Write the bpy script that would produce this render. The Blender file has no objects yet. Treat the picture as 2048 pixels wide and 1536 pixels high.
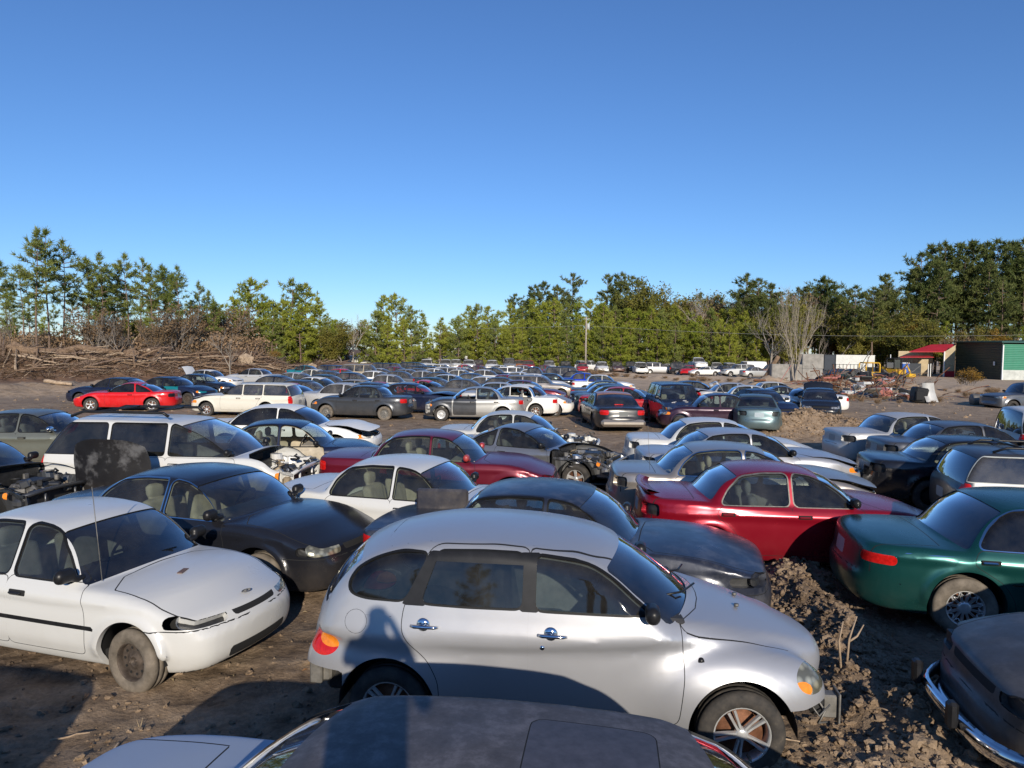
import bpy, math, random, colorsys
import numpy as np
from mathutils import Vector, Matrix
R=math.radians
scene=bpy.context.scene
COL=scene.collection
# ------------------------------------------------------------ camera
FPX=1422.0; CAMH=3.03; HORY=697.0; ROLL=math.radians(0.7)
cd=bpy.data.cameras.new('camera'); cam=bpy.data.objects.new('camera',cd); COL.objects.link(cam)
cd.sensor_width=36.0; cd.lens=FPX/2048*36.0; cd.clip_start=0.05; cd.clip_end=3000
PITCH=math.atan((768-HORY)/FPX)
cam.location=(0,0,CAMH); cam.rotation_euler=(Matrix.Rotation(math.pi/2-PITCH,3,'X')@Matrix.Rotation(ROLL,3,'Z')).to_euler()
scene.camera=cam
# ------------------------------------------------------------ sky and sun
SUN_EL=R(19.5); SUN_AZ=(0.17,-0.985)      # horizontal direction towards the sun
world=bpy.data.worlds.new('World'); scene.world=world; world.use_nodes=True
wn=world.node_tree; bg=wn.nodes['Background']
sky=wn.nodes.new('ShaderNodeTexSky'); sky.sky_type='NISHITA'; sky.sun_disc=False
sky.sun_elevation=SUN_EL; sky.sun_rotation=math.atan2(SUN_AZ[0],SUN_AZ[1])
sky.altitude=0; sky.air_density=1.0; sky.dust_density=0.0; sky.ozone_density=6.5
_sm=wn.nodes.new('ShaderNodeMix'); _sm.data_type='RGBA'; _sm.blend_type='MULTIPLY'; _sm.inputs[0].default_value=1; _sm.inputs[7].default_value=(.95,1.0,1.12,1)
wn.links.new(sky.outputs[0],_sm.inputs[6]); wn.links.new(_sm.outputs[2],bg.inputs[0]); bg.inputs[1].default_value=0.12
sd=bpy.data.lights.new('sun','SUN'); sun=bpy.data.objects.new('sun',sd); COL.objects.link(sun)
sd.energy=4.8; sd.angle=R(0.53); sd.color=(1.0,0.90,0.76)
_t=Vector((SUN_AZ[0]*math.cos(SUN_EL),SUN_AZ[1]*math.cos(SUN_EL),math.sin(SUN_EL)))
sun.rotation_euler=_t.to_track_quat('Z','Y').to_euler(); sun.location=(20,-60,40)
vs=scene.view_settings; vs.view_transform='Standard'; vs.look='None'; vs.exposure=0.0; vs.gamma=1.0
scene.cycles.max_bounces=6; scene.cycles.transparent_max_bounces=16
scene.cycles.diffuse_bounces=2; scene.cycles.glossy_bounces=3; scene.cycles.caustics_reflective=False; scene.cycles.caustics_refractive=False
scene.cycles.use_denoising=True

# ------------------------------------------------------------ terrain height and pixel helpers
def ground_z(x,y):
    """broad terrain: level near the camera, then falling gently away"""
    d=np.maximum(np.asarray(y,float)-26.0,0.0)
    return -0.006*np.minimum(d,110)-0.0*np.asarray(x,float)
def ray(px,py):
    X,Y=(px-1024)/FPX,(py-768)/FPX; cr,sr=math.cos(ROLL),math.sin(ROLL)
    dx=X*cr+Y*sr; dz=-(-X*sr+Y*cr)
    c,s=math.cos(PITCH),math.sin(PITCH)
    return Vector((dx, c+dz*s, -s+dz*c))
def at_h(px,py,h=0.0):
    """world point where the line of sight through a photo pixel meets the level h above the ground"""
    r=ray(px,py); t=5.0
    for _ in range(60):
        zt=float(ground_z(r.x*t,r.y*t))+h
        if abs(r.z)<1e-6: break
        t=0.5*t+0.5*max(1.0,min(400,(zt-CAMH)/r.z if r.z<0 else 400))
    return Vector((r.x*t,r.y*t,zt))
def at_d(px,py,d):
    r=ray(px,py); return Vector((0,0,CAMH))+r*(d/r.y)

# ------------------------------------------------------------ object bookkeeping
def tag(o,label=None,cat=None,group=None,kind=None):
    if label: o['label']=label
    if cat: o['category']=cat
    if group: o['group']=group
    if kind: o['kind']=kind
    return o
def empty(name,loc=(0,0,0),rz=0.0):
    o=bpy.data.objects.new(name,None); COL.objects.link(o); o.location=loc; o.rotation_euler=(0,0,rz)
    o.empty_display_size=0.2
    return o
def mesh_obj(name,V,F,mats,parent=None,mi=None,smooth=True,normals=None):
    me=bpy.data.meshes.new(name)
    V=np.asarray(V,dtype=np.float32)
    if isinstance(F,np.ndarray):
        nf,k=F.shape
        me.vertices.add(len(V)); me.vertices.foreach_set('co',V.ravel())
        me.loops.add(nf*k); me.loops.foreach_set('vertex_index',F.astype(np.int32).ravel())
        me.polygons.add(nf); me.polygons.foreach_set('loop_start',np.arange(0,nf*k,k,dtype=np.int32))
        try: me.polygons.foreach_set('loop_total',np.full(nf,k,dtype=np.int32))
        except Exception: pass
        me.update(calc_edges=True)
    else:
        me.from_pydata([tuple(v) for v in V.tolist()],[],F); me.update()
    me.polygons.foreach_set('use_smooth',np.full(len(me.polygons),bool(smooth)))
    if not isinstance(mats,(list,tuple)): mats=[mats]
    for m in mats: me.materials.append(m)
    if mi is not None: me.polygons.foreach_set('material_index',np.asarray(mi,dtype=np.int32))
    if normals is not None:
        try: me.normals_split_custom_set_from_vertices([tuple(n) for n in normals.tolist()])
        except Exception as e: print('normals',e)
    me.update()
    o=bpy.data.objects.new(name,me); COL.objects.link(o)
    if parent is not None: o.parent=parent
    return o
class MB:
    """collects simple shapes into one mesh"""
    def __init__(s): s.V=[]; s.F=[]; s.M=[]; s.m=0; s.S=[]
    def add(s,V,F,smooth=False):
        n=len(s.V); s.V+= [tuple(v) for v in V]; s.F+=[tuple(i+n for i in f) for f in F]; s.M+=[s.m]*len(F); s.S+=[smooth]*len(F)
        return s
    def box(s,c,d,rz=0,M=None,bev=0.0):
        x,y,z=[q/2 for q in d]
        if bev>0:
            b=min(bev,x*.9,y*.9,z*.9); V=[];idx={}
            P=[]
            for sx in(-1,1):
                for sy in(-1,1):
                    for sz in(-1,1):
                        for a in range(3):
                            p=[sx*(x-b),sy*(y-b),sz*(z-b)]; p[a]=[sx*x,sy*y,sz*z][a]; idx[(sx,sy,sz,a)]=len(V); V.append(p)
            F=[]
            for sg in(-1,1):
                F.append([idx[(sg,-1,-1,0)],idx[(sg,1,-1,0)],idx[(sg,1,1,0)],idx[(sg,-1,1,0)]][::sg])
                F.append([idx[(-1,sg,-1,1)],idx[(-1,sg,1,1)],idx[(1,sg,1,1)],idx[(1,sg,-1,1)]][::sg])
                F.append([idx[(-1,-1,sg,2)],idx[(1,-1,sg,2)],idx[(1,1,sg,2)],idx[(-1,1,sg,2)]][::sg])
            for sa in(-1,1):
                for sb in(-1,1):
                    F.append([idx[(-1,sa,sb,1)],idx[(1,sa,sb,1)],idx[(1,sa,sb,2)],idx[(-1,sa,sb,2)]])
                    F.append([idx[(sa,-1,sb,0)],idx[(sa,1,sb,0)],idx[(sa,1,sb,2)],idx[(sa,-1,sb,2)]])
                    F.append([idx[(sa,sb,-1,0)],idx[(sa,sb,1,0)],idx[(sa,sb,1,1)],idx[(sa,sb,-1,1)]])
                    for sc in(-1,1): F.append([idx[(sa,sb,sc,0)],idx[(sa,sb,sc,1)],idx[(sa,sb,sc,2)]])
        else:
            V=[(-x,-y,-z),(x,-y,-z),(x,y,-z),(-x,y,-z),(-x,-y,z),(x,-y,z),(x,y,z),(-x,y,z)]
            F=[(0,3,2,1),(4,5,6,7),(0,1,5,4),(1,2,6,5),(2,3,7,6),(3,0,4,7)]
        T=Matrix.Translation(Vector(c))@(M if M is not None else Matrix.Rotation(rz,4,'Z'))
        return s.add([T@Vector(v) for v in V],F)
    def tube(s,pts,r,seg=8,cap=True):
        pts=[Vector(p) for p in pts]; n=len(pts)
        if not hasattr(r,'__len__'): r=[r]*n
        V=[];F=[]; up=None
        for i,p in enumerate(pts):
            t=(pts[min(i+1,n-1)]-pts[max(i-1,0)]); t=t.normalized() if t.length>1e-9 else Vector((0,0,1))
            if up is None: up=Vector((0,0,1)) if abs(t.z)<.9 else Vector((1,0,0))
            a=t.cross(up); a=a.normalized() if a.length>1e-6 else t.orthogonal().normalized(); b=a.cross(t); up=b
            for k in range(seg):
                q=2*math.pi*k/seg; V.append(p+(a*math.cos(q)+b*math.sin(q))*r[i])
        for i in range(n-1):
            for k in range(seg):
                k2=(k+1)%seg; F.append((i*seg+k,i*seg+k2,(i+1)*seg+k2,(i+1)*seg+k))
        if cap: F.append(tuple(range(seg))[::-1]); F.append(tuple((n-1)*seg+k for k in range(seg)))
        return s.add(V,F,True)
    def lathe_y(s,prof,seg=32,c=(0,0,0),closed=False):
        """profile of (radius, y) turned round the y axis"""
        V=[];F=[];n=len(prof)
        for k in range(seg):
            q=2*math.pi*k/seg
            for r,y in prof: V.append((c[0]+r*math.cos(q),c[1]+y,c[2]+r*math.sin(q)))
        m=n if closed else n-1
        for k in range(seg):
            k2=(k+1)%seg
            for i in range(m):
                j=(i+1)%n; F.append((k*n+i,k*n+j,k2*n+j,k2*n+i))
        return s.add(V,F,True)
    def prism(s,poly,z0,z1,M=None):
        n=len(poly); V=[(p[0],p[1],z0) for p in poly]+[(p[0],p[1],z1) for p in poly]
        F=[tuple(range(n))[::-1],tuple(range(n,2*n))]+[(i,(i+1)%n,n+(i+1)%n,n+i) for i in range(n)]
        if M is not None: V=[M@Vector(v) for v in V]
        return s.add(V,F)
    def obj(s,name,mats,parent=None):
        o=mesh_obj(name,np.array([tuple(v) for v in s.V]) if s.V else np.zeros((0,3)),[list(f) for f in s.F],mats,parent,mi=s.M,smooth=False)
        o.data.polygons.foreach_set('use_smooth',s.S)
        return o
# ------------------------------------------------------------ materials
_MC={}
def nmat(name):
    m=bpy.data.materials.new(name); m.use_nodes=True; nt=m.node_tree; p=nt.nodes['Principled BSDF']
    return m,nt,p
def N(nt,t,**k):
    n=nt.nodes.new(t)
    for a,v in k.items():
        if a=='_in':
            for kk,vv in v.items(): n.inputs[kk].default_value=vv
        else: setattr(n,a,v)
    return n
def mixc(nt,fac,a,b):
    n=nt.nodes.new('ShaderNodeMix'); n.data_type='RGBA'
    for sock,v in ((n.inputs[0],fac),(n.inputs[6],a),(n.inputs[7],b)):
        if hasattr(v,'is_output') or hasattr(v,'links'): nt.links.new(v,sock)
        else: sock.default_value=v if not isinstance(v,tuple) or len(v)==4 else (*v,1)
    return n.outputs[2]
def noise(nt,scale,detail=4,rough=.55,vec=None,dim='3D'):
    n=N(nt,'ShaderNodeTexNoise'); n.inputs['Scale'].default_value=scale; n.inputs['Detail'].default_value=detail; n.inputs['Roughness'].default_value=rough
    if vec is None:
        tc=N(nt,'ShaderNodeTexCoord'); vec=tc.outputs['Object']
    nt.links.new(vec,n.inputs['Vector']); return n.outputs[0]
def ramp(nt,fac,stops):
    n=N(nt,'ShaderNodeValToRGB'); e=n.color_ramp.elements
    while len(e)<len(stops): e.new(.5)
    for i,(p,c) in enumerate(stops):
        e[i].position=p; e[i].color=(*c,1) if isinstance(c,tuple) else (c,c,c,1)
    nt.links.new(fac,n.inputs[0]); return n.outputs[0]
def bump(nt,p,h,strength=.3,dist=.02):
    b=N(nt,'ShaderNodeBump'); b.inputs['Strength'].default_value=strength; b.inputs['Distance'].default_value=dist
    nt.links.new(h,b.inputs['Height']); nt.links.new(b.outputs[0],p.inputs['Normal'])
def simple(name,col,rough=.6,metal=0.0,var=0.0,scale=8,spec=.5,bmp=0.0):
    key=(name,col,rough,metal)
    if key in _MC: return _MC[key]
    m,nt,p=nmat(name); p.inputs['Roughness'].default_value=rough; p.inputs['Metallic'].default_value=metal
    p.inputs['Specular IOR Level'].default_value=spec
    if var>0:
        n=noise(nt,scale,5,.6)
        c=ramp(nt,n,[(.3,tuple(v*(1-var) for v in col)),(.7,tuple(min(1,v*(1+var)) for v in col))])
        nt.links.new(c,p.inputs['Base Color'])
        if bmp: bump(nt,p,n,bmp,.02)
    else: p.inputs['Base Color'].default_value=(*col,1)
    _MC[key]=m; return m
DUST=(.27,.22,.165)
def paint(name,col,metal=0.0,rough=.32,dust=.25,coat=.3,toprough=None,chalk=0.0,rust=0.0,top=None):
    """car paint with dirt splashed along the sills, thin dust and optional chalky or rusty patches"""
    m,nt,p=nmat(name)
    tc=N(nt,'ShaderNodeTexCoord'); sp=N(nt,'ShaderNodeSeparateXYZ'); nt.links.new(tc.outputs['Object'],sp.inputs[0])
    n1=noise(nt,3.0,6,.6,tc.outputs['Object']); n5=noise(nt,1.1,7,.68,tc.outputs['Object']); n2=noise(nt,26,4,.6,tc.outputs['Object'])
    base=(*col,1)
    c=base
    if top is not None:     # oxidised clear coat on the upward panels
        g=N(nt,'ShaderNodeNewGeometry'); sn=N(nt,'ShaderNodeSeparateXYZ'); nt.links.new(g.outputs['Normal'],sn.inputs[0])
        n3=noise(nt,9,9,.72,tc.outputs['Object'])
        zz=N(nt,'ShaderNodeMath',operation='GREATER_THAN'); zz.inputs[1].default_value=.93 if len(top)<4 else top[3]
        nt.links.new(sp.outputs[2],zz.inputs[0])
        pt=ramp(nt,n3,[(.25,tuple(v*.55 for v in top[:3])),(.5,tuple(top[:3])),(.72,tuple(min(1,v*1.9) for v in top[:3]))])
        c=mixc(nt,zz.outputs[0],c,pt)
    if chalk>0:
        f=ramp(nt,noise(nt,2.2,7,.7,tc.outputs['Object']),[(.5,0.0),(.62,chalk)])
        c=mixc(nt,f,c,(.55,.55,.56,1))
    if rust>0:
        f=ramp(nt,noise(nt,1.7,6,.65,tc.outputs['Object']),[(.24,0.15),(.40,rust)])
        z2=N(nt,'ShaderNodeMapRange'); z2.inputs[1].default_value=1.12; z2.inputs[2].default_value=1.30; nt.links.new(sp.outputs[2],z2.inputs[0])
        mm=N(nt,'ShaderNodeMath',operation='MULTIPLY'); nt.links.new(f,mm.inputs[0]); nt.links.new(z2.outputs[0],mm.inputs[1])
        c=mixc(nt,mm.outputs[0],c,(.34,.16,.09,1))
    # sill dirt: stronger near the bottom edge of the body, broken up by noise
    mr=N(nt,'ShaderNodeMapRange'); mr.inputs[1].default_value=.62; mr.inputs[2].default_value=.16; mr.inputs[3].default_value=0; mr.inputs[4].default_value=1
    nt.links.new(sp.outputs[2],mr.inputs[0])
    a=N(nt,'ShaderNodeMath',operation='MULTIPLY'); nt.links.new(mr.outputs[0],a.inputs[0])
    nr=ramp(nt,n1,[(.35,0.1),(.7,1.0)]); nt.links.new(nr,a.inputs[1])
    d=N(nt,'ShaderNodeMath',operation='MULTIPLY_ADD'); nt.links.new(n2,d.inputs[0]); d.inputs[1].default_value=.16*dust/.25
    nt.links.new(a.outputs[0],d.inputs[2])
    # settled dust film on the upward panels, in uneven patches
    g2=N(nt,'ShaderNodeNewGeometry'); s2=N(nt,'ShaderNodeSeparateXYZ'); nt.links.new(g2.outputs['Normal'],s2.inputs[0]); up=N(nt,'ShaderNodeMapRange'); up.inputs[1].default_value=.5; up.inputs[2].default_value=1.0; up.inputs[4].default_value=.15; nt.links.new(s2.outputs[2],up.inputs[0])
    pf=ramp(nt,n5,[(.38,.15),(.66,1.0)]); um=N(nt,'ShaderNodeMath',operation='MULTIPLY'); nt.links.new(up.outputs[0],um.inputs[0]); nt.links.new(pf,um.inputs[1]); ad=N(nt,'ShaderNodeMath',operation='ADD'); nt.links.new(d.outputs[0],ad.inputs[0]); nt.links.new(um.outputs[0],ad.inputs[1]); d=ad
    dd=N(nt,'ShaderNodeMath',operation='MULTIPLY',use_clamp=True); nt.links.new(d.outputs[0],dd.inputs[0]); dd.inputs[1].default_value=min(.9,dust*2.4)
    c=mixc(nt,dd.outputs[0],c,(*DUST,1))
    nt.links.new(c,p.inputs['Base Color'])
    p.inputs['Metallic'].default_value=metal
    if metal>0:
        mm=N(nt,'ShaderNodeMath',operation='MULTIPLY_ADD'); nt.links.new(dd.outputs[0],mm.inputs[0]); mm.inputs[1].default_value=-metal; mm.inputs[2].default_value=metal
        nt.links.new(mm.outputs[0],p.inputs['Metallic'])
    rr=N(nt,'ShaderNodeMapRange'); nt.links.new(n1,rr.inputs[0]); rr.inputs[1].default_value=.3; rr.inputs[2].default_value=.75
    rr.inputs[3].default_value=rough*(.92 if metal>.3 else .8); rr.inputs[4].default_value=min(1,rough*(1.12 if metal>.3 else 1.35))
    nt.links.new(rr.outputs[0],p.inputs['Roughness'])
    p.inputs['Coat Weight'].default_value=coat; p.inputs['Coat Roughness'].default_value=.12+.12*dust/.25
    return m
def glassmat(name,tint=(.55,.62,.60),dust=.12,refl=1.0,rough=.03):
    m,nt,p=nmat(name); nt.nodes.remove(p); out=[n for n in nt.nodes if n.type=='OUTPUT_MATERIAL'][0]
    tr=N(nt,'ShaderNodeBsdfTransparent'); tr.inputs[0].default_value=(*tint,1)
    gl=N(nt,'ShaderNodeBsdfGlossy'); gl.inputs['Roughness'].default_value=rough; gl.inputs[0].default_value=(.95,.97,1,1)
    fr=N(nt,'ShaderNodeFresnel'); fr.inputs[0].default_value=1.52
    ma=N(nt,'ShaderNodeMath',operation='MULTIPLY',use_clamp=True); nt.links.new(fr.outputs[0],ma.inputs[0]); ma.inputs[1].default_value=2.6*refl
    m1=N(nt,'ShaderNodeMixShader'); nt.links.new(ma.outputs[0],m1.inputs[0]); nt.links.new(tr.outputs[0],m1.inputs[1]); nt.links.new(gl.outputs[0],m1.inputs[2])
    df=N(nt,'ShaderNodeBsdfDiffuse'); df.inputs[0].default_value=(.42,.39,.34,1)
    n1=ramp(nt,noise(nt,2.2,7,.65),[(.35,dust*.15),(.75,dust*1.3)])
    m2=N(nt,'ShaderNodeMixShader'); nt.links.new(n1,m2.inputs[0]); nt.links.new(m1.outputs[0],m2.inputs[1]); nt.links.new(df.outputs[0],m2.inputs[2])
    nt.links.new(m2.outputs[0],out.inputs[0])
    return m
RUB=simple('rubber_trim',(.010,.010,.010),.5,spec=.25)
def mk_tyre():
    m,nt,p=nmat('tyre_rubber'); n=noise(nt,9,6,.65)
    c=ramp(nt,n,[(.35,(.022,.021,.02)),(.6,(.06,.052,.043)),(.8,(.17,.14,.105))]); nt.links.new(c,p.inputs['Base Color']); p.inputs['Roughness'].default_value=.85
    bump(nt,p,noise(nt,60,3,.6),.25,.004); return m
TYRE=mk_tyre()
TYRE_MUD=simple('muddy_tyre',(.17,.145,.115),.95,0,.45,7,.2,.4)
ALLOY=simple('alloy_rim',(.66,.66,.64),.30,.55,.12,12)
CHROME=simple('chrome',(.75,.76,.78),.09,1.0,.08,9)
STEEL=simple('rusty_steel_rim',(.09,.07,.055),.7,.4,.5,18)
GREYSTEEL=simple('grey_steel_rim',(.20,.19,.17),.6,.5,.3,18)
HUBCAP=simple('hubcap_plastic',(.50,.50,.48),.4,.3,.1,9)
DISC=simple('rusty_brake_disc',(.22,.10,.055),.7,.5,.35,20)
DARK=simple('underbody_black',(.012,.012,.012),.9)
INTB=simple('dark_interior',(.035,.035,.038),.85,0,.3,9)
INTG=simple('grey_interior',(.17,.165,.16),.85,0,.2,9)
INTT=simple('tan_interior',(.46,.40,.30),.85,0,.2,9)
ENG=simple('engine_grey',(.14,.135,.125),.55,.5,.6,14)
ENGD=simple('engine_black',(.025,.025,.025),.5,.0,.4,14)
ENGT=simple('engine_tan',(.32,.25,.16),.6,.3,.5,10)
GLASS=glassmat('window_glass',dust=.07,refl=.42); GLASSW=glassmat('windscreen_glass',(.50,.57,.55),.05,.95)
GLASSD=glassmat('tinted_glass',(.10,.12,.13),.07,1.1)
GLASSDS=glassmat('tinted_side_glass',(.16,.18,.18),.06,.45)
GLASSH=glassmat('dusty_glass',(.5,.56,.54),.16,.9)
def lampmat(name,a,b):
    m,nt,p=nmat(name); tc=N(nt,'ShaderNodeTexCoord'); v=N(nt,'ShaderNodeTexVoronoi'); v.inputs['Scale'].default_value=16; nt.links.new(tc.outputs['Object'],v.inputs['Vector'])
    c=ramp(nt,v.outputs['Distance'],[(.05,b),(.35,a),(.6,tuple(q*.45 for q in a))]); nt.links.new(c,p.inputs['Base Color']); p.inputs['Metallic'].default_value=.5; p.inputs['Roughness'].default_value=.18; p.inputs['Coat Weight'].default_value=1; return m
HEADG=lampmat('headlamp_lens',(.42,.42,.40),(.75,.75,.72)); HEADY=lampmat('yellowed_headlamp',(.42,.40,.29),(.62,.58,.42))
TAILR=simple('red_lamp_lens',(.55,.012,.010),.10,0,.25,30)
AMBER=simple('amber_lens',(.80,.24,.02),.12,0,.15,30)
BLKPL=simple('black_plastic',(.014,.014,.015),.38,0,.3,12,spec=.3)
PLATEW=simple('plate_grey',(.34,.34,.33),.5,0,.1,12)

# ------------------------------------------------------------ car body surfaces from side and plan outlines
def sdf_poly(px,py,P):
    """signed distance to polygon P (negative inside)"""
    P=np.asarray(P,float); d=np.full(px.shape,1e9); s=np.zeros(px.shape,bool); n=len(P)
    for i in range(n):
        ax,ay=P[i]; bx,by=P[(i+1)%n]; ex,ey=bx-ax,by-ay
        L=ex*ex+ey*ey
        if L<1e-12: continue
        wx,wy=px-ax,py-ay; t=np.clip((wx*ex+wy*ey)/L,0,1)
        d=np.minimum(d,(wx-ex*t)**2+(wy-ey*t)**2)
        c=((ay<=py)&(by>py))|((by<=py)&(ay>py))
        if ey!=0: s^=c&(px<ax+ex*(py-ay)/ey)
    return np.where(s,-1,1)*np.sqrt(d)
def chaikin(P,it=2,q=.25):
    P=[tuple(p) for p in P]
    for _ in range(it):
        o=[]
        for i in range(len(P)):
            a=P[i]; b=P[(i+1)%len(P)]
            o.append((a[0]*(1-q)+b[0]*q,a[1]*(1-q)+b[1]*q)); o.append((a[0]*q+b[0]*(1-q),a[1]*q+b[1]*(1-q)))
        P=o
    return P
def fillet(P,r=.06,n=4):
    P=[tuple(p) for p in P]; o=[]; m=len(P)
    for i in range(m):
        a=np.array(P[i-1]); b=np.array(P[i]); c=np.array(P[(i+1)%m]); la=np.hypot(*(a-b)); lc=np.hypot(*(c-b))
        if la<1e-6 or lc<1e-6: o.append(tuple(b)); continue
        ra=min(r,la*.48); rc=min(r,lc*.48); p=b+(a-b)/la*ra; q=b+(c-b)/lc*rc
        for k in range(n+1):
            t=k/n; o.append(tuple(p*(1-t)**2+b*2*t*(1-t)+q*t*t))
    return o
def smax(a,b,k): h=np.maximum(k-np.abs(a-b),0); return np.maximum(a,b)+h*h/(4*k)
def smin(a,b,k): return -smax(-a,-b,k)
class Tab:
    """2D distance table with bilinear lookup"""
    def __init__(s,P,x0,x1,y0,y1,h=.02):
        s.x0,s.y0,s.h=x0,y0,h
        xs=np.arange(x0,x1+h,h); ys=np.arange(y0,y1+h,h); X,Y=np.meshgrid(xs,ys,indexing='ij'); s.T=sdf_poly(X,Y,P); s.n=s.T.shape
    def __call__(s,x,y):
        u=np.clip((x-s.x0)/s.h,0,s.n[0]-1.001); v=np.clip((y-s.y0)/s.h,0,s.n[1]-1.001)
        i=u.astype(int); j=v.astype(int); u=u-i; v=v-j; T=s.T
        return T[i,j]*(1-u)*(1-v)+T[i+1,j]*u*(1-v)+T[i,j+1]*(1-u)*v+T[i+1,j+1]*u*v
def surface_nets(F,org,h):
    nx,ny,nz=F.shape; S=F<0
    C=np.zeros((nx-1,ny-1,nz-1),np.int8)
    for a in(0,1):
        for b in(0,1):
            for c in(0,1): C+=S[a:nx-1+a,b:ny-1+b,c:nz-1+c]
    act=(C>0)&(C<8); idx=-np.ones(act.shape,np.int64); cells=np.argwhere(act); idx[act]=np.arange(len(cells))
    acc=np.zeros((len(cells),3)); cnt=np.zeros(len(cells))
    i,j,k=cells.T
    for ax in range(3):
        o=[q for q in range(3) if q!=ax]
        for a in(0,1):
            for b in(0,1):
                d=[0,0,0]; d[o[0]]=a; d[o[1]]=b; e=d.copy(); e[ax]+=1
                f0=F[i+d[0],j+d[1],k+d[2]]; f1=F[i+e[0],j+e[1],k+e[2]]; m=(f0<0)!=(f1<0)
                t=np.where(m,f0/np.where(m,f0-f1,1),0)
                p=np.zeros((len(cells),3)); p[:]=d; p[:,ax]+=t
                acc+=p*m[:,None]; cnt+=m
    V=(cells+acc/np.maximum(cnt,1)[:,None])*h+org
    Q=[]
    for ax in range(3):
        o=[(ax+1)%3,(ax+2)%3]
        sl0=[slice(None)]*3; sl1=[slice(None)]*3; sl0[ax]=slice(0,-1); sl1[ax]=slice(1,None)
        A=S[tuple(sl0)]; B=S[tuple(sl1)]; m=A!=B
        e=np.argwhere(m); keep=(e[:,o[0]]>0)&(e[:,o[1]]>0)&(e[:,o[0]]<F.shape[o[0]]-1)&(e[:,o[1]]<F.shape[o[1]]-1); e=e[keep]
        def cell(da,db):
            c=e.copy(); c[:,o[0]]-=da; c[:,o[1]]-=db; return idx[c[:,0],c[:,1],c[:,2]]
        q=np.stack([cell(1,1),cell(0,1),cell(0,0),cell(1,0)],1)
        fl=A[e[:,0],e[:,1],e[:,2]]; q[~fl]=q[~fl][:,::-1]
        Q.append(q)
    return V,np.concatenate(Q)
def smooth_verts(V,Q,it=6):
    E=np.concatenate([Q[:,[0,1]],Q[:,[1,2]],Q[:,[2,3]],Q[:,[3,0]]]); n=len(V)
    deg=np.bincount(E[:,0],minlength=n)+np.bincount(E[:,1],minlength=n)
    for k in range(it):
        for lam in(.55,-.57):
            A=np.zeros_like(V)
            for c in range(3): A[:,c]=np.bincount(E[:,0],V[E[:,1],c],minlength=n)+np.bincount(E[:,1],V[E[:,0],c],minlength=n)
            V=V+lam*(A/np.maximum(deg,1)[:,None]-V)
    return V
def vnormals(V,T):
    fn=np.cross(V[T[:,1]]-V[T[:,0]],V[T[:,2]]-V[T[:,0]]); Nn=np.zeros_like(V)
    for c in range(3):
        for k in range(T.shape[1]): Nn[:,c]+=np.bincount(T[:,k],fn[:,c],minlength=len(V))
    return Nn/np.maximum(np.linalg.norm(Nn,axis=1),1e-12)[:,None]
class Surf:
    """triangle surface that can be cut along level sets; every triangle carries a label"""
    def __init__(s,V,T,Nn): s.V=V; s.T=T; s.N=Nn; s.L=np.zeros(len(T),np.int32); s.names=['body']
    def lab(s,name):
        if name not in s.names: s.names.append(name)
        return s.names.index(name)
    def cut(s,phi,new,only=None,sel=None):
        f=phi(s.V[:,0],s.V[:,1],s.V[:,2])
        f=np.where(np.abs(f)<2e-4,2e-4*np.where(f<0,-1,1),f)
        allow=np.ones(len(s.T),bool)
        if only is not None:
            allow=np.isin(s.L,[s.lab(o) for o in only])
        t=s.T; sg=f[t]<0; c=sg.sum(1)
        cross=allow&(c>0)&(c<3)
        full=allow&(c==3)
        li=s.lab(new)
        keepT=s.T[~cross]; keepL=np.where(full,li,s.L)[~cross]
        ct=t[cross]; cl=s.L[cross]; cs=sg[cross]; cc=c[cross]
        if len(ct)==0: s.L=keepL; return
        odd=np.where(cc==1,np.argmax(cs,1),np.argmin(cs,1)); r=np.arange(len(ct))
        a=ct[r,odd]; b=ct[r,(odd+1)%3]; d=ct[r,(odd+2)%3]
        n=len(s.V)
        def em(u,v):
            lo=np.minimum(u,v); hi=np.maximum(u,v); return lo*np.int64(4000000)+hi
        keys=np.concatenate([em(a,b),em(a,d)]); uk,inv=np.unique(keys,return_inverse=True)
        lo=uk//4000000; hi=uk%4000000; w=(f[lo]/(f[lo]-f[hi]))[:,None]
        s.V=np.concatenate([s.V,s.V[lo]*(1-w)+s.V[hi]*w]); nn=s.N[lo]*(1-w)+s.N[hi]*w; s.N=np.concatenate([s.N,nn/np.linalg.norm(nn,axis=1)[:,None]])
        ab=n+inv[:len(a)]; ad=n+inv[len(a):]
        inside_odd=cc==1
        lt=np.where(inside_odd,li,cl); lq=np.where(inside_odd,cl,li)
        T3=np.concatenate([np.stack([a,ab,ad],1),np.stack([ab,b,d],1),np.stack([ab,d,ad],1)])
        s.T=np.concatenate([keepT,T3]); s.L=np.concatenate([keepL,lt,lq,lq])
        # neighbours outside "allow" that share a split edge are left alone (tiny T-junctions hide under trim)
    def part(s,mask):
        T=s.T[mask]; u,inv=np.unique(T,return_inverse=True); return s.V[u].copy(),inv.reshape(-1,3),s.N[u].copy(),u
def boundary(T):
    E=np.concatenate([T[:,[0,1]],T[:,[1,2]],T[:,[2,0]]]); k=np.sort(E,1); key=k[:,0]*np.int64(8000000)+k[:,1]
    u,inv,c=np.unique(key,return_inverse=True,return_counts=True); return E[c[inv]==1]
def skirt(V,Nn,E,depth,mode='n'):
    """strip of quads that turns an open edge inward"""
    u,inv=np.unique(E,return_inverse=True); inv=inv.reshape(-1,2); n=len(u)
    A=V[u]; 
    if mode=='n': B=A-Nn[u]*depth
    elif mode=='y': B=A.copy(); B[:,1]-=np.sign(A[:,1])*depth
    else: B=A-Nn[u]*depth
    VV=np.concatenate([A,B]); F=np.stack([inv[:,1],inv[:,0],inv[:,0]+n,inv[:,1]+n],1); return VV,F
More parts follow.
